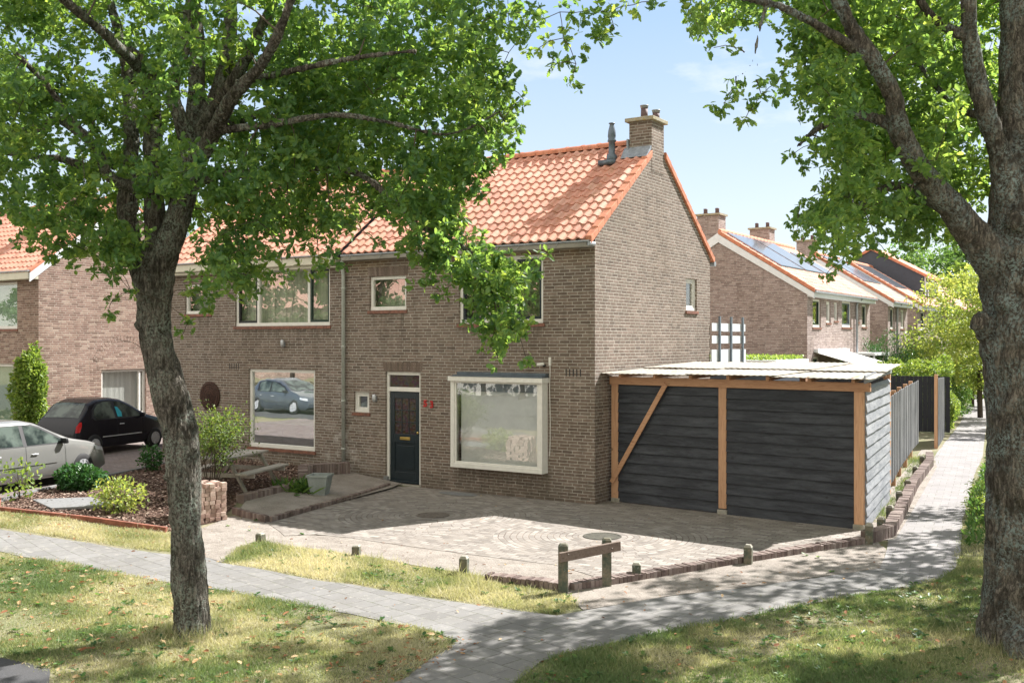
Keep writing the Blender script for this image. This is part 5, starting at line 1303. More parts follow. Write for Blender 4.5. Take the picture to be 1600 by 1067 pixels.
# picnic table (seen end on from the right)
tb = empty('picnic_table', (-7.0, -3.35, .19), 'weathered wooden picnic table with attached benches on the bark bed', 'picnic table', rz=R(109))
def tbx(name, boxes, mat='tablewood'):
    g = MB()
    for b_ in boxes: g.box(*b_)
    return g.build(name, mat, tb, bevel=.005, local=True)
tbx('table_top', [(-.95, .95, -.36+k*.145, -.36+k*.145+.135, .71, .75) for k in range(5)])
for s_ in (-1, 1): tbx('bench', [(-.95, .95, s_*.72-.13, s_*.72-.005, .42, .46), (-.95, .95, s_*.72+.005, s_*.72+.13, .42, .46)])
for x in (-.68, .68):
    for s_ in (-1, 1):
        g = MB(); g.beam((x, s_*.28, .71), (x, s_*.72, 0), .045, .09, up=(1, 0, 0)); g.build('leg', 'oldwood', tb, local=True)
    tbx('cross_beam', [(x+.045, x+.085, -.85, .85, .33, .42), (x-.02, x+.02, -.36, .36, .62, .71)])

# ================================================================== CARS
def interp(pts, x):
    pts = sorted(pts)
    if x <= pts[0][0]: return pts[0][1]
    for (a, b) in zip(pts[:-1], pts[1:]):
        if x <= b[0]:
            t = (x-a[0])/(b[0]-a[0]); return a[1]+(b[1]-a[1])*t
    return pts[-1][1]
def smooth_pts(pts, n=90):
    pts = sorted(pts); x0, x1 = pts[0][0], pts[-1][0]; o = []
    for i in range(n+1):
        x = x0+(x1-x0)*i/n; s_ = 0; w_ = 0
        for k in range(-3, 4):
            ww = math.exp(-(k/1.6)**2); s_ += ww*interp(pts, min(x1, max(x0, x+k*.03))); w_ += ww
        o.append((x, s_/w_))
    return o
def build_car(loc, rz, label, sp, kind='car'):
    root = empty('parked_car', loc, label, 'car', rz=rz)
    L2 = sp['L']/2; top = smooth_pts(sp['top']); belt = smooth_pts(sp['belt']); W = sp['W']/2
    def plan(x):
        a = abs(x)/L2; return W*(1-.16*a**6-.05*a**2)
    def prof_z(x): return interp(top, x), min(interp(belt, x), interp(top, x)-.015)
    def half(x, z):
        zt, zb = prof_z(x); w_ = plan(x)
        if z <= zb: 
            t = (z-.2)/(zb-.2); return w_*(1-.10*(max(0, .35-t)/.35)**2-.045*max(0, t-.45)**1.5*2)
        return w_*(1-.045*.55**1.5*2)-(z-zb)*sp['tumble']
    n = 84; J = 20; vs = []; g = MB()
    for i in range(n+1):
        x = -L2+2*L2*i/n; x = max(-L2+.001, min(L2-.001, x)); zt, zb = prof_z(x); z0 = interp(sp['sill'], x); ring = []
        gh1 = zt-zb
        zs = [z0+(zb-z0)*f for f in (0, .12, .3, .5, .7, .86, 1.0)]
        for z in zs: ring.append((half(x, z), z))
        w1 = half(x, zb)
        rc = min(.13, max(.012, gh1*.45))
        for f in (.25, .5, .75, 1.0):
            z = zb+(max(0, gh1-rc))*f; ring.append((w1-(z-zb)*sp['tumble'], z))
        yc, zc = ring[-1]
        for a in (25, 50, 72, 90): 
            ring.append((yc-rc*1.3*(1-math.cos(R(a))), zc+rc*math.sin(R(a))*.93))
        yc = ring[-1][0]
        for f in (.66, .33, 0): ring.append((yc*f, zc+rc*.93+ (zt-zc-rc*.93)*(1-f*f)+.0))
        full = [(x, -y, z) for y, z in ring]+[(x, y, z) for y, z in ring[:-1][::-1]]
        K = len(full); g.v += full
    for i in range(n):
        for k in range(K): a = i*K+k; b = i*K+(k+1) % K; g.f.append((a, b, b+K, a+K)); g.t.append(.5)
    g.f.append(tuple(range(K))[::-1]); g.f.append(tuple(n*K+k for k in range(K))); g.t += [.5, .5]
    body = g.build('body', sp['paint'], root, True, local=True)
    # cut the wheel arches and bake the cut
    cs = []
    for wx in sp['wheels']:
        for s_ in (-1, 1):
            c = MB(); c.lathe([(sp['arch'], -.25), (sp['arch'], .25)], (wx, s_*W, sp['wr']+.02), 40, 'y'); cs.append(c.build('cut', 'black', root, local=True))
    for c in cs:
        m = body.modifiers.new('b', 'BOOLEAN'); m.operation = 'DIFFERENCE'; m.object = c; m.solver = 'EXACT'
    dg = bpy.context.evaluated_depsgraph_get(); me = D.meshes.new_from_object(body.evaluated_get(dg)); body.modifiers.clear(); body.data = me
    me.polygons.foreach_set('use_smooth', [True]*len(me.polygons))
    for c in cs: D.objects.remove(c)
    em = body.modifiers.new('split', 'EDGE_SPLIT'); em.split_angle = R(38)
    def patch(name, poly, mat, off=.004, sides=(-1, 1), parent=body, th=0.0):
        """a piece of the side of the car: outline in (x, z) laid on the body"""
        for s_ in sides:
            bm = bmesh.new(); vv = [bm.verts.new((x, 0, z)) for x, z in poly]; bm.faces.new(vv)
            xs_ = [p_[0] for p_ in poly]; zs_ = [p_[1] for p_ in poly]
            x = min(xs_)+.06
            while x < max(xs_): bmesh.ops.bisect_plane(bm, geom=list(bm.verts)+list(bm.edges)+list(bm.faces), plane_co=(x, 0, 0), plane_no=(1, 0, 0)); x += .06
            z = min(zs_)+.06
            while z < max(zs_): bmesh.ops.bisect_plane(bm, geom=list(bm.verts)+list(bm.edges)+list(bm.faces), plane_co=(0, 0, z), plane_no=(0, 0, 1)); z += .06
            for v in bm.verts: v.co.y = s_*(half(v.co.x, v.co.z)+off)
            me_ = D.meshes.new(name); bm.to_mesh(me_); bm.free(); me_.materials.append(M[mat]); me_.polygons.foreach_set('use_smooth', [True]*len(me_.polygons))
            o = D.objects.new(name, me_); COL.objects.link(o); o.parent = parent
    for poly in sp['glass']: patch('side_window', poly, 'carglass', .007)
    for poly in sp['seal']: patch('window_seal', poly, 'black', .004)
    for poly in sp.get('trim', []): patch('side_moulding', poly, sp.get('trimmat', sp['paint']), .016)
    for (x, z0, z1) in sp['gaps']: patch('door_gap', [(x, z0), (x+.008, z0), (x+.008, z1), (x, z1)], 'black', .003)
    for poly in sp.get('tail', []): patch('tail_light', poly, 'taillight', .008)
    for poly in sp.get('head', []): patch('headlight', poly, 'headlight', .008)
    for (x, z) in sp['handles']:
        for s_ in (-1, 1):
            h = MB(); y = s_*(half(x, z)+.02); h.beam((x-.08, y, z), (x+.08, y, z), .03, .028); h.build('door_handle', sp.get('hmat', sp['paint']), body, True, bevel=.008, local=True)
    # windscreen and rear glass follow the roof line
    for (xa, xb, nm) in sp['screens']:
        gq = MB(); nx, ny = 12, 10
        for i in range(nx+1):
            x = xa+(xb-xa)*i/nx; zt, zb = prof_z(x)
            for j in range(ny+1):
                f = -1+2*j/ny; w_ = min(half(x, zb+.02)-.10, half(x, max(zb, zt-.1))-.13); 
                gq.v.append((x, f*max(.05, w_), zt+.012-.012*f*f))
        for i in range(nx):
            for j in range(ny): a = i*(ny+1)+j; gq.f.append((a, a+1, a+ny+2, a+ny+1)); gq.t.append(.5)
        gq.build(nm, 'carglass', body, True, local=True)
    for s_ in (-1, 1):
        mx_, mz = sp['mirror']; y = s_*(half(mx_, mz)+.1)
        h = MB(); h.hexa([(mx_-.05, y-.08, mz-.05), (mx_+.06, y-.06, mz-.05), (mx_+.06, y+.06, mz-.05), (mx_-.05, y+.08, mz-.05), (mx_-.06, y-.09, mz+.07), (mx_+.03, y-.06, mz+.06), (mx_+.03, y+.06, mz+.06), (mx_-.06, y+.09, mz+.07)])
        h.build('wing_mirror', sp.get('mirmat', sp['paint']), body, True, bevel=.02, local=True)
    fr_ = MB(); fr_.box(-L2+.25, L2-.25, -W*.7, W*.7, .2, .3); fr_.box(-L2+.5, L2-.5, -W*.55, W*.55, .25, .6); fr_.build('underbody', 'black', root, local=True)
    for wx in sp['wheels']:
        for s_ in (-1, 1):
            y = s_*(W-.11); wr = sp['wr']
            t_ = MB(); t_.lathe([(wr*.62, -.1), (wr*.93, -.105), (wr, -.08), (wr, .08), (wr*.93, .105), (wr*.62, .1)], (wx, y, wr), 32, 'y'); wh = t_.build('wheel', 'rubber', root, True, local=True)
            h = MB(); h.lathe([(wr*.6, s_*.101), (wr*.6, s_*.116), (wr*.55, s_*.116), (wr*.54, s_*.1035), (.02, s_*.1035)], (wx, y, wr), 28, 'y')
            for k in range(sp['spokes']):
                a = 2*math.pi*k/sp['spokes']; h.beam((wx+math.cos(a)*.04, y+s_*.112, wr+math.sin(a)*.04), (wx+math.cos(a)*wr*.57, y+s_*.108, wr+math.sin(a)*wr*.6), .022, .05, up=(-math.sin(a), 0, math.cos(a)))
            h.lathe([(.06, s_*.105), (.055, s_*.125), (.0, s_*.128)], (wx, y, wr), 14, 'y')
            h.build('rim', 'silver', wh, local=True)
    return root, body, patch, half
SILVER = dict(L=4.25, W=1.78, paint='silverpaint', tumble=.36, wr=.315, arch=.375, wheels=(1.28, -1.36), spokes=9,
    top=[(2.12, .42), (2.08, .62), (1.95, .76), (1.55, .88), (1.12, .96), (.95, 1.0), (.15, 1.38), (-.2, 1.455), (-.9, 1.46), (-1.5, 1.38), (-1.8, 1.12), (-1.98, .95), (-2.08, .7), (-2.12, .4)],
    belt=[(2.12, .60), (1.9, .70), (1.1, .84), (.9, .86), (-.5, .90), (-1.5, .94), (-2.12, .80)], sill=[(-2.12, .32), (-1.9, .2), (1.9, .2), (2.12, .3)],
    glass=[[(.78, .93), (.72, .98), (.15, 1.27), (-.02, 1.32), (-.22, 1.34), (-.22, .93)], [(-.32, .93), (-.32, 1.345), (-.95, 1.34), (-1.2, 1.28), (-1.2, .95)]],
    seal=[[(.9, .90), (.84, .97), (.2, 1.29), (0, 1.35), (-1.0, 1.37), (-1.3, 1.3), (-1.32, .92)]],
    trim=[[(.55, .52), (.55, .56), (-.2, .56), (-.2, .52)], [(-.3, .52), (-.3, .56), (-1.0, .56), (-1.0, .52)]], gaps=[(.78, .28, .92), (-.27, .28, .92), (-1.1, .5, .92)],
    handles=[(-.05, .74), (-.98, .76)], screens=[(.98, .2, 'windscreen'), (-1.55, -1.9, 'rear_window')], mirror=(.72, .95), hmat='silver', mirmat='black',
    head=[[(2.04, .6), (2.02, .7), (1.7, .78), (1.72, .68)]], tail=[[(-2.05, .7), (-2.0, .9), (-1.8, 1.0), (-1.85, .75)]])
s_car = build_car((-10.75, -6.22, .27), math.atan2(.979, -.2045), 'silver grey hatchback parked at the left edge, nose towards the alley', SILVER)
MIC = dict(L=3.72, W=1.66, paint='blackpaint', tumble=.42, wr=.29, arch=.345, wheels=(1.2, -1.22), spokes=7,
    top=[(1.86, .42), (1.84, .6), (1.72, .76), (1.4, .88), (1.02, .97), (.88, 1.01), (.3, 1.36), (0, 1.48), (-.4, 1.54), (-.9, 1.52), (-1.25, 1.40), (-1.5, 1.12), (-1.66, .95), (-1.82, .72), (-1.86, .4)],
    belt=[(1.86, .60), (1.6, .74), (1.0, .88), (.8, .91), (-.5, .95), (-1.3, .98), (-1.86, .80)], sill=[(-1.86, .34), (-1.6, .2), (1.6, .2), (1.86, .32)],
    glass=[[(.66, .97), (.62, 1.02), (.25, 1.24), (0, 1.36), (-.22, 1.42), (-.3, 1.42), (-.3, .97)], [(-.42, .97), (-.42, 1.42), (-.7, 1.42), (-.95, 1.36), (-1.12, 1.22), (-1.2, 1.05), (-1.15, .99)]],
    seal=[[(.74, .945), (.7, 1.02), (.28, 1.27), (0, 1.4), (-.3, 1.46), (-.72, 1.46), (-1.0, 1.4), (-1.2, 1.24), (-1.28, 1.03), (-1.2, .95)]],
    trim=[[(.6, .48), (.6, .51), (-.95, .51), (-.95, .48)]], trimmat='silver', gaps=[(.72, .28, .96), (-.36, .28, .96)], handles=[(-.2, .8)], hmat='silver',
    screens=[(.95, .35, 'windscreen'), (-1.2, -1.58, 'rear_window')], mirror=(.62, 1.0), tail=[[(-1.80, .66), (-1.76, .82), (-1.66, .93), (-1.6, .93), (-1.62, .8), (-1.68, .66)]], head=[[(1.8, .6), (1.74, .72), (1.5, .86), (1.5, .74)]])
m_car = build_car((-15.5, -.53, .27), math.atan2(.973, -.23), 'small black hatchback with rounded roof, parked by the sunny gable in the alley', MIC)
m_car[2]('turquoise_sunshade', [(-.32, 1.0), (-.14, 1.0), (-.12, 1.12), (-.22, 1.26), (-.32, 1.28)], 'teal', .010, sides=(-1,), parent=m_car[1])
g = MB(); g.box(-1.868, -1.84, -.26, .26, .5, .6); g.build('number_plate', simple('yellow_plate', (.6, .42, .03), .5), m_car[1], local=True)
# street behind the camera (seen only in the window panes)
BL = dict(SILVER); BL['paint'] = 'bluepaint'; BL['mirmat'] = 'black'
build_car((-22.5, -13.5, .27), R(8), 'grey blue car parked out in the street, mirrored in the large ground floor pane', BL)
far_row = empty('terraced_house', (-14, -44, 0), 'long brick row far across the street, seen only mirrored in the panes', 'house')
fo = Frame((12, -42, 0), (-1, 0, 0), (0, -1, 0)); g = MB(); wl = [(2+5*k, 4.2+5*k, 3.6, 5.2) for k in range(17)]
wall(g, fo, 0, 90, 0, 6.2, wl); g.face([(12, -42, 6.2), (12, -46, 9.5), (12, -50, 6.2)]); g.build('wall', 'brick_red', far_row)
for h in wl: window(far_row, fo, *h, .1, None, 'glass_low', back='curtain_white', backd=.2, sill=False)
g = MB(); g.face([(12, -41.7, 6.1), (-78, -41.7, 6.1), (-78, -46, 9.6), (12, -46, 9.6)]); g.face([(12, -46, 9.6), (-78, -46, 9.6), (-78, -50, 6.1), (12, -50, 6.1)]); g.build('roof', 'tile_far', far_row)
opp = empty('garage_row', (-19, -31, 0), 'long pale garage row across the street with a flat roof', 'garage')
g = MB(); g.box(-36, 8, -36, -31, 0, 2.9); g.build('wall', 'interior_light', opp)
for k in range(12):
    g = MB(); x = -35.4+k*3.6; g.box(x, x+3.0, -30.99, -30.95, .05, 2.6); d_ = g.build('garage_door', 'interior_light', opp)
g = MB(); g.box(-36.2, 8.2, -36, -30.8, 2.9, 3.1); g.build('roof_edge', 'cream', opp)
# ================================================================== OAKS
def catmull(pts, k=6):
    P_ = [pts[0]]+list(pts)+[pts[-1]]; out = []
    for i in range(1, len(P_)-2):
        for j in range(k):
            t = j/k; a, b, c, d = P_[i-1], P_[i], P_[i+1], P_[i+2]
            out.append(tuple(.5*((2*b[m])+(-a[m]+c[m])*t+(2*a[m]-5*b[m]+4*c[m]-d[m])*t*t+(-a[m]+3*b[m]-3*c[m]+d[m])*t**3) for m in range(len(a))))
    out.append(tuple(pts[-1])); return out
def limb(mb, pts, n=14, jit=.12, seed=0):
    """pts: (px, py, distance, radius in m)"""
    w = [(*P(a, b, d), r) for a, b, d, r in pts]
    c = catmull(w, 6)
    mb.tube([p[:3] for p in c], [max(.004, p[3]) for p in c], n, jit=jit, seed=seed)
    return [p[:3] for p in c]
def finish_trunk(mb, name, mat, parent, vox):
    """fuse the limbs into one skin and carve upright bark ridges into it"""
    o = mb.build(name, mat, parent, True)
    m = o.modifiers.new('fuse', 'REMESH'); m.mode = 'VOXEL'; m.voxel_size = vox
    s_ = o.modifiers.new('soften', 'SMOOTH'); s_.iterations = 4; s_.factor = .5
    dg = bpy.context.evaluated_depsgraph_get(); me = D.meshes.new_from_object(o.evaluated_get(dg)); o.modifiers.clear(); o.data = me
    n = len(me.vertices); co = np.zeros(n*3); me.vertices.foreach_get('co', co); co = co.reshape(-1, 3)
    nr = np.zeros(n*3); me.vertices.foreach_get('normal', nr); nr = nr.reshape(-1, 3); rg_ = np.zeros(n)
    for k in range(n):
        x, y, z = co[k]; w1 = mnoise.noise((x*2.1, y*2.1, z*1.3))*.9
        a = abs(mnoise.noise((x*15+w1, y*15-w1, z*2.6))); b = abs(mnoise.noise((x*27+3+w1, y*27, z*5.5+w1)))
        rg_[k] = min(1, a*3.2)*.65+min(1, b*3.2)*.5-.62+.5*mnoise.noise((x*3, y*3, z*3))
    co += nr*(rg_*(.016 if vox < .019 else .017))[:, None]
    me.vertices.foreach_set('co', co.ravel())
    a = me.attributes.new('ridge', 'FLOAT', 'POINT'); a.data.foreach_set('value', rg_)
    me.polygons.foreach_set('use_smooth', [True]*len(me.polygons)); me.update()
    return o
TD = 11.77
oak1 = empty('oak_tree', G(300, 990), 'leaning oak on the left lawn with several rising limbs, its crown over the left half', 'tree')
mb = MB(); N1 = []
L1 = [
 [(300, 1005, TD, 0.237), (300, 985, TD, 0.214), (298, 940, TD, 0.195), (294, 860, TD, 0.185), (288, 780, TD, 0.185), (284, 700, TD, 0.195), (267, 620, TD, 0.204), (250, 560, TD, 0.185), (241, 510, TD, 0.185), (240, 470, TD, 0.195), (243, 430, TD, 0.199), (248, 397, TD, 0.180)],
 [(232, 470, TD, .12), (214, 410, TD+.1, .1), (204, 350, TD+.2, .085), (198, 325, TD+.2, .11), (205, 250, TD+.3, .085), (204, 170, TD+.5, .085), (196, 90, TD+.7, .07), (170, 0, TD+1, .05), (140, -90, TD+1.1, .04)],
 [(244, 440, TD, .14), (242, 360, TD+.1, .115), (240, 280, TD+.1, .11), (238, 200, TD+.2, .11), (232, 120, TD+.2, .10), (200, 80, TD+.1, .08), (150, 40, TD, .05), (90, -20, TD-.3, .04), (20, -90, TD-.5, .03)],
 [(250, 420, TD, .16), (276, 350, TD-.1, .15), (288, 300, TD-.1, .145), (300, 250, TD-.1, .13), (283, 190, TD-.3, .085), (270, 140, TD-.3, .075), (292, 60, TD-.4, .07), (300, -10, TD-.5, .06), (310, -110, TD-.6, .045)],
 [(290, 300, TD, .12), (303, 230, TD+.1, .11), (306, 150, TD+.2, .10), (308, 80, TD+.3, .085), (303, 0, TD+.4, .07), (300, -120, TD+.5, .05)],
 [(305, 240, TD, .12), (330, 180, TD+.2, .1), (350, 110, TD+.4, .09), (360, 40, TD+.6, .08), (362, -60, TD+.8, .06)],
 [(340, 170, TD+.1, .08), (375, 110, TD, .075), (400, 60, TD-.1, .06), (430, 0, TD-.2, .05), (460, -70, TD-.3, .035)],
 [(306, 262, TD-.1, .09), (335, 205, TD-.5, .085), (365, 150, TD-.9, .07), (410, 100, TD-1.2, .055), (440, 40, TD-1.5, .045), (470, -40, TD-1.8, .03)],
 [(310, 285, TD, .075), (340, 274, TD-.1, .05), (400, 273, TD-.3, .046), (450, 271, TD-.4, .042), (500, 261, TD-.6, .04), (560, 272, TD-.7, .037), (605, 305, TD-.8, .034), (650, 350, TD-.9, .03), (700, 372, TD-1.0, .026), (745, 405, TD-1.1, .02), (770, 460, TD-1.1, .014)],
 [(240, 300, TD, .08), (175, 280, TD-.4, .055), (150, 230, TD-.7, .045), (110, 190, TD-.9, .04), (75, 135, TD-1.1, .035), (20, 80, TD-1.4, .025)],
 [(205, 300, TD+.2, .06), (168, 275, TD+.4, .05), (100, 250, TD+.5, .04), (45, 245, TD+.6, .035), (-30, 232, TD+.8, .03)],
 [(180, 262, TD+.8, .045), (100, 190, TD+1.3, .06), (60, 200, TD+1.4, .06), (-20, 220, TD+1.6, .05)],
 [(330, 200, TD, .05), (400, 180, TD+.6, .045), (470, 140, TD+1.0, .04), (560, 90, TD+1.4, .03), (640, 60, TD+1.6, .02)],
 [(370, 130, TD-.5, .04), (460, 110, TD-1.2, .035), (560, 90, TD-1.6, .025), (650, 80, TD-1.9, .018)],
 [(335, 205, TD-.4, .05), (420, 195, TD-1, .04), (520, 180, TD-1.2, .03), (600, 190, TD-1.2, .025), (700, 210, TD-1.1, .018), (780, 175, TD-1, .01)],
 [(232, 120, TD, .07), (170, 60, TD-1, .05), (100, 0, TD-1.8, .04), (40, -60, TD-2.4, .03)],
]
for i, l in enumerate(L1):
    w = limb(mb, l, 16 if i == 0 else 12, .16 if i == 0 else .1, i)
    if i: N1 += w[3:]
# knots and scars of the leaning trunk
for (px, py, r) in ((218, 508, .06), (262, 745, .05), (305, 700, .04), (205, 326, .08)):
    p = P(px, py, TD-.1); 
    mb.tube([p+Vector((0, 0, -r)), p, p+Vector((0, 0, r))], [r*.5, r*1.1, r*.5], 10)
finish_trunk(mb, 'trunk', 'bark', oak1, .016)
MASK1 = [(-30, -60), (838, -60), (838, 20), (800, 50), (792, 105), (758, 135), (775, 180), (782, 220), (745, 255), (720, 290), (712, 330), (690, 360), (600, 350), (535, 325), (535, 375), (500, 400), (470, 345), (430, 350), (425, 405), (365, 400), (335, 450), (300, 430), (285, 330), (225, 330), (222, 400), (190, 415), (150, 350), (95, 350), (60, 350), (35, 330), (-30, 305)]
BR1 = [(600, 310), (700, 330), (750, 362), (790, 385), (800, 430), (805, 500), (790, 540), (765, 545), (735, 500), (712, 440), (680, 420), (640, 390)]
rng = np.random.default_rng(21)
def mask_clumps(poly, n, d0, d1, r0, r1, keep=None):
    xs_ = [p[0] for p in poly]; ys_ = [p[1] for p in poly]; o = []
    while len(o) < n:
        px, py = rng.uniform(min(xs_), max(xs_)), rng.uniform(min(ys_), max(ys_))
        if not inpoly(px, py, poly): continue
        if keep and rng.random() > keep(px, py): continue
        d = rng.uniform(d0, d1); p = P(px, py, d); o.append((p.x, p.y, p.z, rng.uniform(r0, r1)))
    return o
def k1(px, py):
    k = 1.0
    if py > 300 and px < 300: k = .5
    if px < 70 and 40 < py < 120: k = .15
    if px < 130 and 180 < py < 330: k = .6
    if 200 < px < 340 and py > 40: k = .75
    return k
LIMBSEG = []
def register(Ls, pad=16):
    LIMBSEG.clear()
    for l in Ls:
        c = catmull([tuple(map(float, p)) for p in l], 5)
        for p in c:
            if p[3] > .055: LIMBSEG.append((p[0], p[1], p[2], p[3]*FPX/p[2]+pad))
def clears(cl, prob=.9):
    # keep most of the leaves from hanging between the viewer's side and the big limbs
    o = []
    for c in cl:
        a = proj(c); rp = c[3]*FPX/max(a[2], 1)*.55
        hit = any(a[2] < s_[2]+.3 and (a[0]-s_[0])**2+(a[1]-s_[1])**2 < (s_[3]+rp)**2 for s_ in LIMBSEG)
        if hit and rng.random() < prob: continue
        o.append(c)
    return o
register(L1[:8], 8)
cl1 = mask_clumps(MASK1, 310, 10.3, 13.8, .22, .40, k1)+mask_clumps([(470, 60), (790, 60), (770, 240), (700, 330), (560, 330), (430, 330), (420, 150)], 90, 10.6, 13.2, .2, .36)
def pts_cl(lst): return [(*P(a, b, d), r) for a, b, d, r in lst]
cl1 += mask_clumps(BR1, 52, 10.3, 11.2, .16, .26)
cl1 += pts_cl([(840, 20, 11, .1), (812, 60, 11.2, .18), (800, 140, 11, .16), (818, 155, 11, .09), (795, 205, 11, .18), (768, 262, 11, .2), (745, 300, 11, .16), (832, 405, 10.6, .12), (842, 425, 10.6, .1), (850, 398, 10.7, .08), (820, 470, 10.6, .12), (806, 440, 10.6, .15), (810, 520, 10.6, .1), (822, 560, 10.6, .08), (780, 562, 10.6, .12), (765, 540, 10.6, .16), (660, 445, 10.7, .15), (688, 455, 10.7, .14), (655, 400, 10.7, .16), (750, 500, 10.6, .2),
    (175, 470, 11.3, .12), (190, 440, 11.3, .16), (168, 492, 11.2, .06), (205, 455, 11.3, .12), (180, 395, 11.3, .2), (75, 405, 11.4, .12), (100, 385, 11.4, .16), (50, 385, 11.4, .12), (25, 380, 11.4, .1), (160, 420, 11.4, .14),
    (330, 470, 11.2, .14), (345, 440, 11.2, .18), (310, 455, 11.2, .16), (325, 490, 11.2, .07), (285, 525, 11.6, .1), (295, 500, 11.6, .07), (270, 350, 11.3, .18), (330, 380, 11, .25), (385, 430, 11, .14), (400, 395, 11, .18), (440, 430, 11, .1), (500, 425, 11, .12), (525, 415, 11, .12), (515, 390, 11, .16), (540, 350, 11, .2), (590, 380, 11, .12), (250, 250, 11.0, .16), (280, 300, 11.1, .16), (235, 190, 11, .15), (300, 170, 10.9, .14)])
# the part of the crown outside the picture, above and towards the camera
def outside_clumps(c, rx, ry, rz, n, r0, r1, zmin=3.2, extra=None):
    o = []; c = Vector(c); tries = 0
    while len(o) < n and tries < n*60:
        tries += 1
        d = Vector(rdir(1, rng)[0])*(rng.random()**.4); p = c+Vector((d.x*rx, d.y*ry, d.z*rz))
        if p.z < zmin: continue
        a = proj(p)
        if a[2] > .3 and -70 < a[0] < 1680 and a[1] > -75: continue
        if (p-Vector((CX, CY, CZ))).length < 3.5: continue
        if extra and not extra(p): continue
        o.append((p.x, p.y, p.z, rng.uniform(r0, r1)))
    return o
out1 = outside_clumps((.9, -10.0, 9.3), 5.6, 5.6, 4.3, 150, .35, .6)
cl1 = clears(cl1, .4)
cl1 += mask_clumps([(-20, -50), (470, -50), (470, 250), (330, 320), (200, 300), (-20, 290)], 90, 10.6, 14.2, .2, .34, k1)
cl1 += mask_clumps([(345, 330), (560, 330), (560, 385), (520, 425), (440, 420), (380, 470), (335, 480), (320, 420)], 26, 10.8, 12.2, .14, .24)
cl1 += mask_clumps([(10, 320), (225, 330), (215, 410), (190, 430), (160, 420), (60, 395)], 34, 10.8, 12.4, .14, .24); cl1b = cl1+out1
mb = MB(); grow_twigs(mb, N1, cl1b, rng); mb.build('branch', 'twig', oak1, True)['kind'] = 'stuff'
d_ = clump_leaves(cl1, 300, .09, rng, flat=.6); leaves('crown', *d_, 'oakleaf', 'oak', oak1)
d_ = clump_leaves(out1, 58, .15, rng, flat=.75); leaves('upper_crown', *d_, 'oakleaf', 'oak', oak1)

TR = 11.4
oak2 = empty('oak_tree', (8.75, -5.95, 0), 'massive oak at the right edge, lichen on its bark and a knob on the trunk', 'tree')
mb = MB(); N2 = []
L2 = [
 [(1612, 1030, TR, .70), (1611, 1000, TR, .58), (1610, 960, TR, .51), (1610, 900, TR, .475), (1612, 800, TR, .465), (1613, 700, TR, .47), (1612, 600, TR, .475), (1612, 540, TR, .50), (1614, 480, TR, .50), (1610, 430, TR, .5), (1600, 380, TR, .46)],
 [(1604, 440, TR, .42), (1598, 360, TR, .37), (1590, 280, TR, .27), (1588, 200, TR+.1, .21), (1590, 100, TR+.2, .2), (1588, 0, TR+.3, .18), (1585, -150, TR+.4, .14), (1580, -320, TR+.4, .1)],
 [(1575, 430, TR, 0.255), (1540, 390, TR-.1, 0.200), (1508, 352, TR-.2, 0.170), (1482, 318, TR-.3, 0.149), (1452, 285, TR-.4, 0.128), (1425, 245, TR-.5, 0.115), (1404, 200, TR-.6, 0.106), (1395, 150, TR-.7, 0.093), (1368, 100, TR-.8, 0.089), (1335, 50, TR-.9, 0.081), (1310, 0, TR-1, 0.072), (1280, -80, TR-1.1, 0.060), (1250, -180, TR-1.1, 0.043)],
 [(1582, 310, TR-.1, 0.204), (1562, 240, TR-.2, 0.119), (1542, 180, TR-.3, 0.102), (1523, 110, TR-.3, 0.098), (1515, 50, TR-.4, 0.085), (1512, -20, TR-.5, 0.076), (1500, -160, TR-.5, 0.051)],
 [(1480, 320, TR-.3, .12), (1430, 300, TR+.1, .07), (1390, 292, TR+.2, .05), (1330, 330, TR+.3, .035), (1280, 350, TR+.3, .02)],
 [(1404, 200, TR-.6, .06), (1340, 180, TR-.4, .05), (1280, 200, TR-.2, .035), (1245, 230, TR, .02)],
 [(1368, 100, TR-.8, .06), (1310, 60, TR-1.0, .05), (1250, 25, TR-1.2, .04), (1200, 5, TR-1.3, .035), (1120, -10, TR-1.5, .03), (1020, -30, TR-1.7, .025), (900, -50, TR-1.8, .02)],
 [(1200, 5, TR-1.3, .022), (1187, 45, TR-1.3, .014), (1178, 90, TR-1.3, .01), (1165, 112, TR-1.3, .007), (1150, 120, TR-1.3, .004)],
 [(1178, 90, TR-1.3, .009), (1185, 110, TR-1.3, .006), (1182, 125, TR-1.3, .003)],
 [(1180, 68, TR-1.3, .008), (1172, 78, TR-1.3, .005), (1163, 82, TR-1.3, .003)],
 [(1590, 280, TR, .12), (1650, 220, TR-.3, .1), (1750, 160, TR-.6, .08), (1850, 60, TR-1, .05)],
 [(1600, 300, TR, .14), (1640, 200, TR+1, .11), (1680, 100, TR+2, .08), (1720, -50, TR+3, .05)],
 [(1515, 60, TR-.4, .06), (1460, 30, TR-.4, .05), (1420, -30, TR-.5, .04), (1380, -120, TR-.6, .03)],
 [(1542, 180, TR-.3, .05), (1500, 170, TR+.4, .04), (1450, 120, TR+.8, .03), (1420, 60, TR+1, .02)],
]
for i, l in enumerate(L2):
    w = limb(mb, l, 20 if i == 0 else 12, .12 if i == 0 else .1, 30+i)
    if i: N2 += w[3:]
for (px, py, r, dd) in ((1545, 520, .14, 0), (1535, 505, .13, -.05), (1550, 545, .14, 0), (1560, 700, .08, 0), (1590, 345, .12, -.35), (1560, 1000, .2, .05), (1600, 1010, .22, -.45), (1650, 1000, .2, -.2), (1500, 330, .12, -.2), (1575, 470, .16, -.2)):
    p = P(px, py, TR+dd); mb.tube([p+Vector((0, 0, -r)), p+Vector((0, 0, -r*.4)), p+Vector((0, 0, r*.4)), p+Vector((0, 0, r))], [r*.35, r*.95, r*.95, r*.35], 12)
finish_trunk(mb, 'trunk', 'bark_big', oak2, .02)
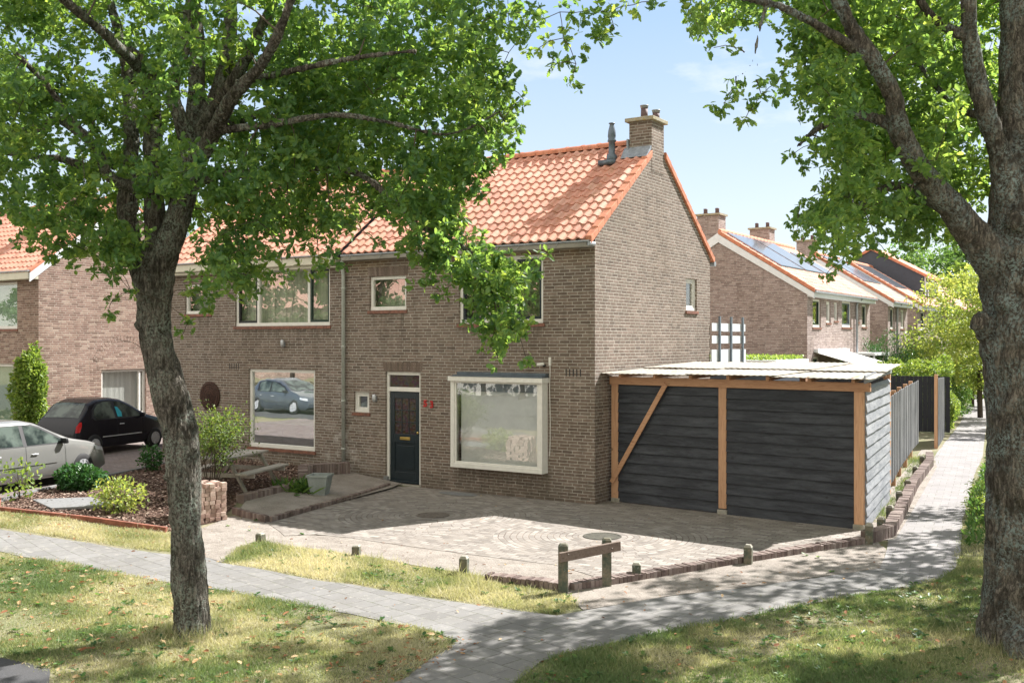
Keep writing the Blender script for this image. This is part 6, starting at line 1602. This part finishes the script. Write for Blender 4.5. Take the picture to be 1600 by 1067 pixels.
MASK2 = [(1085, -60), (1640, -60), (1640, 300), (1560, 320), (1540, 350), (1500, 300), (1470, 330), (1500, 375), (1440, 372), (1400, 365), (1350, 340), (1320, 385), (1295, 395), (1262, 370), (1255, 340), (1280, 310), (1320, 290), (1305, 260), (1270, 240), (1260, 225), (1310, 215), (1300, 180), (1265, 170), (1260, 120), (1240, 70), (1200, 60), (1120, 55), (1085, 10)]
def k2(px, py):
    k = 1.0
    if 1425 < px < 1500 and 90 < py < 160: k = .25
    if px > 1540: k = .45
    if px < 1260 and py < 60: k = .6
    return k
cl2 = mask_clumps(MASK2, 290, 10.2, 13.6, .2, .36, k2)+mask_clumps([(1300, -60), (1640, -60), (1640, 230), (1420, 230), (1330, 120)], 60, 13.6, 16.8, .3, .5)
cl2 += pts_cl([(1130, 170, 10.2, .14), (1165, 185, 10.2, .14), (1150, 135, 10.2, .14), (1190, 150, 10.2, .16), (1215, 130, 10.3, .18), (1135, 155, 10.2, .1), (1175, 170, 10.2, .1), (1230, 105, 10.4, .18), (1090, 40, 10, .1), (1115, 75, 10, .12), (1150, 75, 10, .12), (1075, 15, 10, .14), (1240, 240, 10.8, .1), (1255, 265, 10.8, .06), (1270, 225, 10.8, .14), (1240, 350, 11, .1), (1250, 320, 11, .1), (1300, 300, 11, .14), (1305, 415, 11, .12), (1290, 430, 11, .09), (1265, 405, 11, .12), (1385, 395, 11, .12), (1335, 395, 11, .1), (1370, 378, 11, .15), (1245, 365, 11, .09), (1510, 300, 11, .2), (1530, 250, 11.2, .2), (1470, 250, 11.3, .2),
   (900, 20, 9.6, .2), (930, 60, 9.6, .2), (880, 60, 9.6, .17), (850, 30, 9.6, .14), (870, 100, 9.6, .15), (890, 135, 9.6, .12), (835, 80, 9.6, .09), (950, 20, 9.6, .2), (990, 8, 9.6, .13), (960, 45, 9.6, .14), (900, 100, 9.6, .12), (1015, 3, 9.6, .1)])
register(L2[:4]+L2[6:7], 10); cl2 = clears(cl2, .92)
cl2 += mask_clumps([(1270, -40), (1600, -40), (1600, 320), (1540, 340), (1480, 250), (1430, 330), (1270, 340), (1310, 240), (1270, 150)], 130, 11.9, 14.6, .2, .34, k2)
out2 = outside_clumps((7.6, -4.8, 9.6), 6.8, 6.2, 4.4, 250, .35, .6)
mb = MB(); grow_twigs(mb, N2, cl2+out2, rng); mb.build('branch', 'twig', oak2, True)['kind'] = 'stuff'
d_ = clump_leaves(cl2, 290, .088, rng, flat=.6); leaves('crown', *d_, 'oakleaf2', 'oak', oak2)
d_ = clump_leaves(out2, 60, .15, rng, flat=.75); leaves('upper_crown', *d_, 'oakleaf2', 'oak', oak2)

def roadside_tree(name, base, h, r, n, label, mat='farleaf', size=.18, trunk_r=.16, low=.3, clumpn=60, kind='oval', group=None, seed=0, flat=.4, rzf=.5, cat='tree'):
    root = empty(name, base, label, cat, group); rg = np.random.default_rng(seed+100)
    b = Vector(base); top = b+Vector((rg.uniform(-.3, .3), rg.uniform(-.3, .3), h*.85))
    mb = MB(); pts = [b+Vector((0, 0, -.1)), b.lerp(top, .3)+Vector((rg.uniform(-.1, .1), 0, 0)), b.lerp(top, .6), top]
    mb.tube(pts, [trunk_r*1.15, trunk_r, trunk_r*.6, .03], 10, jit=.1)
    c0 = b+Vector((0, 0, h*(low+1)/2)); rz = h*(1-low)/2; cl = []; nodes = [tuple(b.lerp(top, f)) for f in (.3, .45, .6, .75, .9, 1)]
    for i in range(clumpn):
        d = rdir(1, rg)[0]*(.35+.65*rg.random()**.5); lump = 1+.25*mnoise.noise(Vector(d)*1.7+b*.3)
        cl.append((c0.x+d[0]*r*lump, c0.y+d[1]*r*lump, c0.z+d[2]*rz*lump, r*rg.uniform(.16, .3)))
    grow_twigs(mb, nodes, cl, rg, trunk_r*.25); mb.build('trunk', 'twig', root, True)
    per = n/clumpn; P_ = []
    pos = []; 
    for c in cl:
        k = int(per); pos.append(np.array(c[:3])+rdir(k, rg)*(rg.random((k, 1))**.5)*c[3]*np.array([1, 1, .65]))
    pos = np.concatenate(pos); k = len(pos)
    leaves('crown', pos, rdir(k, rg)+np.array([0, 0, -.1]), rdir(k, rg)*.7+np.array([0, 0, flat]), size*rg.uniform(.6, 1.2, k), np.clip(rg.random(k)*.6+np.repeat(rg.random(len(cl)), int(per))[:k]*.4, 0, 1), mat, kind, root)
    return root
# trees out of the picture whose shade falls on the path and lawns
roadside_tree('ash_tree', (10.6, 7.0, 0), 9, 2.9, 5200, 'tree right of the side path, outside the picture, shading the slabs', 'midleaf', .22, clumpn=60, seed=1)
roadside_tree('ash_tree', (6.6, 26.5, 0), 8, 2.0, 3800, 'slim tree right of the side path, hidden behind the big trunk', 'midleaf', .22, clumpn=46, seed=2)
roadside_tree('oak_tree', (-7.2, -13.2, .1), 9, 3.4, 5200, 'tree by the street left of the picture, shading the left lawn', 'oakleaf', .2, clumpn=60, seed=3)
roadside_tree('ash_tree', (10.9, 3.2, 0), 12, 3.1, 5200, 'tall tree right of the side path, outside the picture, dappling the sandy corner', 'midleaf', .2, clumpn=64, seed=4)
# yellow green tree beside the path, and the greens behind
yt = roadside_tree('robinia_tree', (2.6, 30.5, 0), 7.0, 2.9, 13000, 'bright yellow green tree beside the side path, right of the brick row', 'yellowleaf', .16, .1, .12, 130, 'oval', seed=5, flat=.8)
roadside_tree('robinia_tree', (1.0, 38.5, 0), 6.0, 2.2, 6000, 'paler yellow green tree behind the first one, close to the second row house', 'limeleaf', .17, .09, .05, 80, 'oval', seed=6, flat=.8)
far = [((-7, 96, 0), 15, 7.0, 'midleaf', 'broad green tree on the skyline just right of the dark roof extension'), ((3, 88, 0), 14, 6.5, 'midleaf', 'dark green tree on the skyline above the path, left of the big trunk'),
       ((-19, 112, 0), 15, 7, 'farleaf', 'hazy green tree beyond the row roofs, leftmost on the skyline'), ((13, 78, 0), 13, 6, 'farleaf', 'green tree at the end of the path, behind the big trunk'), ((-2, 66, 0), 9.5, 4.2, 'limeleaf', 'pale green tree beside the far end of the side path'), ((8, 60, 0), 9, 4, 'midleaf', 'rounded green tree right of the far side path')]
for i, (b, h, r_, m_, lb) in enumerate(far): roadside_tree('deciduous_tree', b, h, r_, 15000, lb, m_, .42, .25, .05, 120, 'oval', 'trees at the end of the side path', seed=20+i)
for i, (b, h, r_, lb) in enumerate([((-17.0, 18, .27), 8, 4.5, 'green tree at the back of the alley, seen between the two houses'), ((-30, 12, .27), 10, 5, 'tree behind the far left house')]):
    roadside_tree('deciduous_tree', b, h, r_, 5000, lb, 'midleaf', .3, .2, .05, 60, 'oval', seed=40+i)
# reflected trees over the street
for i, (b, lb) in enumerate([((-38, -29, 0), 'street tree opposite, seen in the upstairs panes'), ((-46, -28, 0), 'street tree opposite, beyond the last garage'), ((-66, -31, 0), 'street tree far down the street'), ((-57, -29, 0), 'street tree down the street'), ((-14, -27.5, 0), 'street tree opposite, in front of the pale garages'), ((-19.5, -28, 0), 'street tree opposite, before the garages further left'), ((-30, -28, 0), 'street tree opposite at the far left end'), ((-8, -30, 0), 'street tree opposite, right of the garages'), ((-24, -31, 0), 'street tree opposite, left of the garages'), ((-1, -33, 0), 'street tree opposite the corner of the drive')]):
    roadside_tree('street_tree', b, 9.5, 3.6, 4500, lb, 'midleaf', .3, .2, .3, 50, 'oval', 'trees across the street', seed=60+i)

# ================================================================== SHRUBS AND HEDGES
def hedge(name, x0, x1, y0, y1, h, label, mat, n, size, seed=0, lump=.12, kind='oval', cat='hedge'):
    rg = np.random.default_rng(seed); root = empty(name, ((x0+x1)/2, (y0+y1)/2, 0), label, cat)
    p = rg.random((n, 3)); face = rg.integers(0, 5, n)
    p[face == 0, 0] = 0; p[face == 1, 0] = 1; p[face == 2, 1] = 0; p[face == 3, 1] = 1; p[face == 4, 2] = 1
    pos = np.stack([x0+(x1-x0)*p[:, 0], y0+(y1-y0)*p[:, 1], h*p[:, 2]], 1)
    off = np.array([[mnoise.noise(Vector(v)*1.1), mnoise.noise(Vector(v)*1.1+Vector((5, 0, 0))), mnoise.noise(Vector(v)*1.1+Vector((0, 7, 0)))] for v in pos])
    pos += off*lump*2+rdir(n, rg)*.06; pos[:, 2] = np.maximum(pos[:, 2], .02)
    leaves('foliage', pos, rdir(n, rg)+np.array([0, 0, .3]), rdir(n, rg)*.7+np.array([0, 0, .4]), size*rg.uniform(.6, 1.2, n), rg.random(n), mat, kind, root)
    g = MB()
    for k in range(6): 
        x = x0+(x1-x0)*(.2+.6*rg.random()); y = y0+(y1-y0)*(k+.5)/6; g.tube([(x, y, -.03), (x+.05, y, h*.5), (x, y+.1, h*.85)], [.03, .02, .01], 6)
    g.build('stem', 'twig', root)
    return root
def gb(px, py): p = G(px, py); return p
bush('dark_shrub', gb(125, 766), 'round glossy dark green shrub at the front of the silver car', 'shrub', gb(125, 766)+Vector((0, 0, .26)), (.48, .46, .27), 2400, .085, 'shrubleaf', lump=.12)
bush('golden_shrub', gb(187, 800), 'low yellow green shrub on the bark bed left of the oak trunk', 'shrub', gb(187, 800)+Vector((0, 0, .3)), (.46, .46, .32), 950, .07, 'yellowleaf', lump=.3, hollow=.15, stems=9)
bush('laurel_seedling', gb(236, 737), 'small dark leafy shrub at the edge of the alley paving', 'shrub', gb(236, 737)+Vector((0, 0, .32)), (.28, .28, .32), 420, .09, 'shrubleaf', hollow=.1, stems=7)
bush('maple_sapling', gb(32, 782), 'thin sapling with a few yellow green leaves in front of the silver car', 'sapling', gb(32, 782)+Vector((-.05, 0, .42)), (.42, .35, .4), 170, .1, 'limeleaf', 'oak', hollow=.3, stems=4, lump=.5)
mp_ = gb(330, 780)
bush('japanese_maple', mp_, 'airy green Japanese maple in front of the picnic table, right of the oak trunk', 'shrub', mp_+Vector((.08, .08, 1.3)), (.68, .6, .56), 3400, .06, 'mapleleaf', 'oak', hollow=.1, stems=12, lump=.5, flat=1.3)
fp = gb(462, 768)
rg = np.random.default_rng(5); n = 260; root = empty('grass_clump', fp, 'clump of arching green strap leaves beside the square planter', 'plant')
a = rg.uniform(0, 2*math.pi, n); el = rg.uniform(.3, 1.3, n); dr_ = np.stack([np.cos(a)*np.cos(el), np.sin(a)*np.cos(el), np.sin(el)], 1)
leaves('foliage', np.array(fp)+np.stack([rg.normal(0, .2, n), rg.normal(0, .16, n), np.zeros(n)], 1), dr_, rdir(n, rg)*.3+np.array([0, 0, 1]), rg.uniform(.22, .45, n), rg.random(n), 'midleaf', 'narrow', root, width=.5)
cx_ = Vector((-17.95, -1.25, .27))
bush('climbing_plant', cx_, 'tall bright green climber growing on the corner of the far left house', 'climber', cx_+Vector((.02, 0, 1.62)), (.5, .4, 1.25), 4600, .12, 'limeleaf', lump=.2, stems=5, hollow=.5)
hedge('low_hedge', -24, -19.2, -2.4, -1.7, .95, 'clipped green hedge under the windows of the far left house', 'midleaf', 3500, .1, 1)
# along the side path
bush('conifer_bush', (-1.2, 28.6, 0), 'dark green rounded conifer beside the white awning of the first row house', 'shrub', (-1.2, 28.6, 1.75), (1.5, 1.3, 1.75), 9000, .13, 'shrubleaf', 'narrow', lump=.3, flat=.2)
bush('cypress_bush', (-1.2, 36.5, 0), 'yellow green bush beside the second row house', 'shrub', (-1.0, 36.5, 1.7), (1.4, 1.2, 1.8), 7000, .13, 'limeleaf', lump=.3)
bush('clipped_ball', (2.35, 24.4, 0), 'round clipped yellow green ball bush at the left of the side path', 'shrub', (2.0, 24.6, .75), (.78, .9, .78), 6500, .06, 'limeleaf', lump=.07, hollow=.7, stems=3)
hedge('garden_hedge', .2, 1.7, 27.5, 33, 1.75, 'dense green hedge behind the ball bush by the side path', 'midleaf', 9000, .1, 3, .2)
hedge('flower_hedge', .2, 2.6, 22.3, 23.6, 2.35, 'light green foliage rising behind the black garden fence', 'limeleaf', 12000, .1, 4, .3)
for i, (x, y, z_, r_, m_, lb) in enumerate([(.2, 36, 1.2, 1.2, 'limeleaf', 'feathery pale green bush left of the path, past the hedge'), (-.6, 42, 1.3, 1.3, 'midleaf', 'green garden bush left of the path in front of the third row house'), (-2.2, 50, 1.5, 1.6, 'yellowleaf', 'yellow flowering bush left of the far path'), (-4, 60, 1.5, 2, 'midleaf', 'farthest green bush left of the path'),
      (6.2, 33, 1.2, 1.3, 'limeleaf', 'pale bush at the right side of the far path'), (4.5, 44, 1.5, 1.6, 'midleaf', 'green bush at the right side of the far path')]):
    bush('garden_bush', (x, y, 0), lb, 'shrub', (x, y, z_*.85), (r_, r_*1.3, z_), 3600, .13, m_, group='bushes in the gardens along the side path', lump=.3)
# rough herbs between path and the big trunk
rg = np.random.default_rng(8); n = 5200
t_ = rg.random(n); yy = -0.6+t_*18; xx = np.interp(yy, [-2.1, 2.1, 14.2, 29], [7.35, 6.75, 5.35, 3.4])+rg.random(n)**1.3*1.5
hh = .12+.34*np.clip(1-np.abs(yy-3.4)/3.4, 0, 1)+.1*(yy > 7)
pos = np.stack([xx, yy, rg.random(n)*hh*1.1], 1)
o = leaves('verge_herbs', pos, rdir(n, rg)*.8+np.array([-.3, 0, .9]), rdir(n, rg)+np.array([0, 0, .4]), rg.uniform(.06, .16, n), rg.random(n)*.7, 'midleaf', 'narrow', None, width=1.3); o['kind'] = 'stuff'
tag(o, 'rough green herbs spilling over the right edge of the side path', 'plants')
n = 3000; t_ = rg.random(n); yy = -1.2+t_*8.5; xx = np.interp(yy, [-2.1, 2.1, 14.2], [7.2, 6.62, 5.2])+.0+rg.random(n)*1.4
bush('spreading_shrub', (7.25, 3.6, 0), 'low spreading pale green shrub right of the path, against the big trunk', 'shrub', (7.35, 3.5, .3), (.75, 2.0, .42), 5200, .09, 'limeleaf', 'narrow', lump=.3, hollow=.2, stems=6)

# ================================================================== GRASS, LEAVES, CHIPS
def scatter_in(poly, dens):
    xs_ = [p[0] for p in poly]; ys_ = [p[1] for p in poly]
    ar = (max(xs_)-min(xs_))*(max(ys_)-min(ys_)); n = int(ar*dens)
    x = RNG.uniform(min(xs_), max(xs_), n); y = RNG.uniform(min(ys_), max(ys_), n)
    ins = np.zeros(n, bool); j = len(poly)-1
    for i in range(len(poly)):
        xi, yi = poly[i]; xj, yj = poly[j]
        if yi != yj:
            c = ((yi > y) != (yj > y)) & (x < (xj-xi)*(y-yi)/(yj-yi)+xi); ins ^= c
        j = i
    return np.stack([x[ins], y[ins]], 1)
GHV = np.vectorize(gh)
def patchy(pt, s_=.8, o=0):
    return np.array([mnoise.noise(Vector((p[0]*s_+o, p[1]*s_, o)))+.5*mnoise.noise(Vector((p[0]*s_*3.1, p[1]*s_*3.1, o+3))) for p in pt])
def visible(pt, pad=60):
    rx, ry = pt[:, 0]-CX, pt[:, 1]-CY; Z = -.5476*rx+.8368*ry; X = .8368*rx+.5476*ry
    return (Z > 2) & (np.abs(X/np.maximum(Z, .1)) < .56)
def grass(poly, dens, hgt, dry, label, seed=0, tall=0.0, lush=None):
    pt = scatter_in(poly, dens); pt = pt[visible(pt)]; pt = pt+RNG.normal(0, 1, pt.shape)*(.02+.05*RNG.random((len(pt), 1))**3)
    f = patchy(pt, .9, seed); keep = RNG.random(len(pt)) < np.clip(.9+f*.9, .25, 1); pt, f = pt[keep], f[keep]; n = len(pt)
    pos = np.stack([pt[:, 0], pt[:, 1], GHV(pt[:, 0])-.003], 1)
    a = RNG.uniform(0, 2*math.pi, n); lean = RNG.uniform(.15, 1.5, n)
    dr_ = np.stack([np.cos(a)*lean, np.sin(a)*lean, np.ones(n)], 1)
    f2 = patchy(pt, .55, seed+11)
    tint = np.clip(dry+f2*.85+RNG.normal(0, .13, n), 0, 1)
    h = hgt*RNG.uniform(.5, 1.4, n)*(1+.8*np.clip(f, -.5, 1))*(1+tall*(RNG.random(n) < .03)*3)
    nn = np.stack([-np.sin(a), np.cos(a), np.zeros(n)], 1)*.3+rdir(n)
    o = leaves('grass', pos, dr_, nn, h, tint, 'grassblade', 'blade', None, width=(.0075/h).reshape(-1, 1, 1)*RNG.uniform(.7, 1.5, (n, 1, 1)))
    o['kind'] = 'stuff'; tag(o, label, 'grass')
LAWN1 = [(-14, -11.6), (-13, -12.2)]
# left front lawn: between the footpath, its branch and the street
LG = [(-9.5, -11.7), (-6.6, -10.6)]+gpoly([(x, y-1.5) for x, y in lower])+[(2.7, -14.5), (2.2, -14.5), (1.5, -13.1), (.6, -12.4), (-.5, -12.3), (-5, -12.2)]
grass(LG, 6000, .042, .40, 'short patchy lawn in front of the leaning oak, bottom left', 1, .3)
RG = gpoly([(x, y-1.5) for x, y in right])+[(7.4, -1.5), (8.0, 1.5), (11, 1.5), (12, -7), (9.5, -14), (6.5, -15)]
grass(RG, 5200, .045, .30, 'green lawn below the big oak, bottom right', 2, .4)
G3 = gpoly([(350, 878), (372, 858), (410, 848), (560, 868), (725, 898), (800, 909), (868, 925), (898, 935), (902, 948), (868, 960), (775, 947), (637, 926), (550, 910), (500, 905), (430, 891)])
grass(G3, 9500, .05, .66, 'dry yellow grass strip with stub posts between footpath and drive', 3, .6)
G4 = gpoly([(-60, 785), (0, 800), (137, 816), (265, 834), (268, 862), (137, 845), (0, 824), (-60, 815)])
grass(G4, 7000, .05, .68, 'dry grass strip along the bark bed, left', 4, .4)
G6 = [(7.3, -2.4), (6.95, -.5), (6.7, 2.1), (5.3, 14), (4, 24), (5.5, 24), (7.5, 14), (9, 2), (8.2, -1.5)]
grass(G6, 3000, .07, .45, 'rough grass along the right side of the side path', 6, .5)
G5 = [(5.25, 1.0), (5.5, 1.0), (4.3, 11.5), (3.7, 13.5), (3.6, 12), (4.4, 7.5)]
grass(G5, 1500, .09, .2, 'weedy grass strip at the foot of the grey fence', 5, .5)
# longer dry grass left standing round the two trunks
def tuft_ring(c, r0, r1, n, label, seed):
    rg = np.random.default_rng(seed); a = rg.uniform(0, 2*math.pi, n); r_ = r0+(r1-r0)*rg.random(n)**1.6
    pos = np.stack([c[0]+np.cos(a)*r_, c[1]+np.sin(a)*r_, np.zeros(n)-.004], 1); b = rg.uniform(0, 2*math.pi, n); ln = rg.uniform(.1, .9, n)
    h = rg.uniform(.05, .2, n)*(1.2-(r_-r0)/(r1-r0)*.6)
    o = leaves('grass', pos, np.stack([np.cos(b)*ln, np.sin(b)*ln, np.ones(n)], 1), rdir(n, rg), h, np.clip(rg.normal(.55, .22, n), 0, 1), 'grassblade', 'blade', None, width=(.006/h).reshape(-1, 1, 1)); o['kind'] = 'stuff'; tag(o, label, 'grass')
tuft_ring(G(300, 990), .2, .62, 1500, 'longer dry grass round the foot of the leaning oak', 3); tuft_ring((8.75, -5.95), .5, 1.0, 2400, 'longer grass round the foot of the big oak', 4)
# small flat weeds in the turf
def weeds(poly, dens, label):
    pt = scatter_in(poly, dens); pt = pt[visible(pt)]; k = 6; n = len(pt)*k
    pt = np.repeat(pt, k, 0); a = RNG.uniform(0, 2*math.pi, n); pos = np.stack([pt[:, 0], pt[:, 1], GHV(pt[:, 0])+.012+RNG.random(n)*.02], 1)
    dr_ = np.stack([np.cos(a), np.sin(a), RNG.uniform(.1, .7, n)], 1)
    o = leaves('weeds', pos, dr_, rdir(n)*.3+np.array([0, 0, 1]), RNG.uniform(.035, .08, n), RNG.random(n), 'midleaf', 'oval'); o['kind'] = 'stuff'; tag(o, label, 'weeds')
weeds(LG, 9, 'flat green weeds in the left lawn'); weeds(RG, 14, 'flat green weeds in the right lawn'); weeds(G3, 8, 'green weeds in the dry grass strip')
weeds(wob_line(SAND, .6, 0), .5, 'tiny weeds on the bare sand by the kerb')
# fallen oak leaves
def litter(poly, dens, size, mat, name, label, kind='oak', cat='leaves', z=.012, lift=.03):
    pt = scatter_in(poly, dens); pt = pt[visible(pt)]; n = len(pt)
    pos = np.stack([pt[:, 0], pt[:, 1], GHV(pt[:, 0])+z+RNG.random(n)*lift], 1)
    a = RNG.uniform(0, 2*math.pi, n); dr_ = np.stack([np.cos(a), np.sin(a), RNG.normal(0, .25, n)], 1)
    o = leaves(name, pos, dr_, rdir(n)*.45+np.array([0, 0, 1]), size*RNG.uniform(.5, 1.25, n), RNG.random(n), mat, kind)
    o['kind'] = 'stuff'; tag(o, label, cat)
litter(LG, 26, .085, 'dryleaf', 'fallen_leaves', 'brown fallen oak leaves strewn over the left lawn', lift=.03)
litter(RG, 9, .08, 'dryleaf', 'fallen_leaves', 'few brown fallen leaves on the right lawn', lift=.03)
litter(wob_line(FOOT, .5, 0), 2.2, .07, 'dryleaf', 'fallen_leaves', 'scattered dry leaves on the grey footpath', z=.016, lift=.008)
litter(SAND, 7, .06, 'dryleaf', 'fallen_leaves', 'dry leaves on the sandy ground by the kerb', z=.012, lift=.008)
litter(G4, 40, .06, 'dryleaf', 'fallen_leaves', 'dry leaves along the red edging', z=.02, lift=.02)
litter(gpoly([(560, 1070), (600, 1040), (660, 1005), (715, 1000), (760, 1010), (700, 1040), (650, 1070)]), 90, .06, 'dryleaf', 'fallen_leaves', 'drift of brown leaves at the corner of the lawn by the path fork', z=.012, lift=.03)
litter(MULCH, 900, .05, 'chip', 'bark_mulch', 'brown bark chips covering the planting bed', 'chip', 'bark chips', z=.014, lift=.025)
litter(DRIVE, 1.2, .05, 'dryleaf', 'fallen_leaves', 'a few dry leaves on the ring laid paving', z=.02, lift=.004)
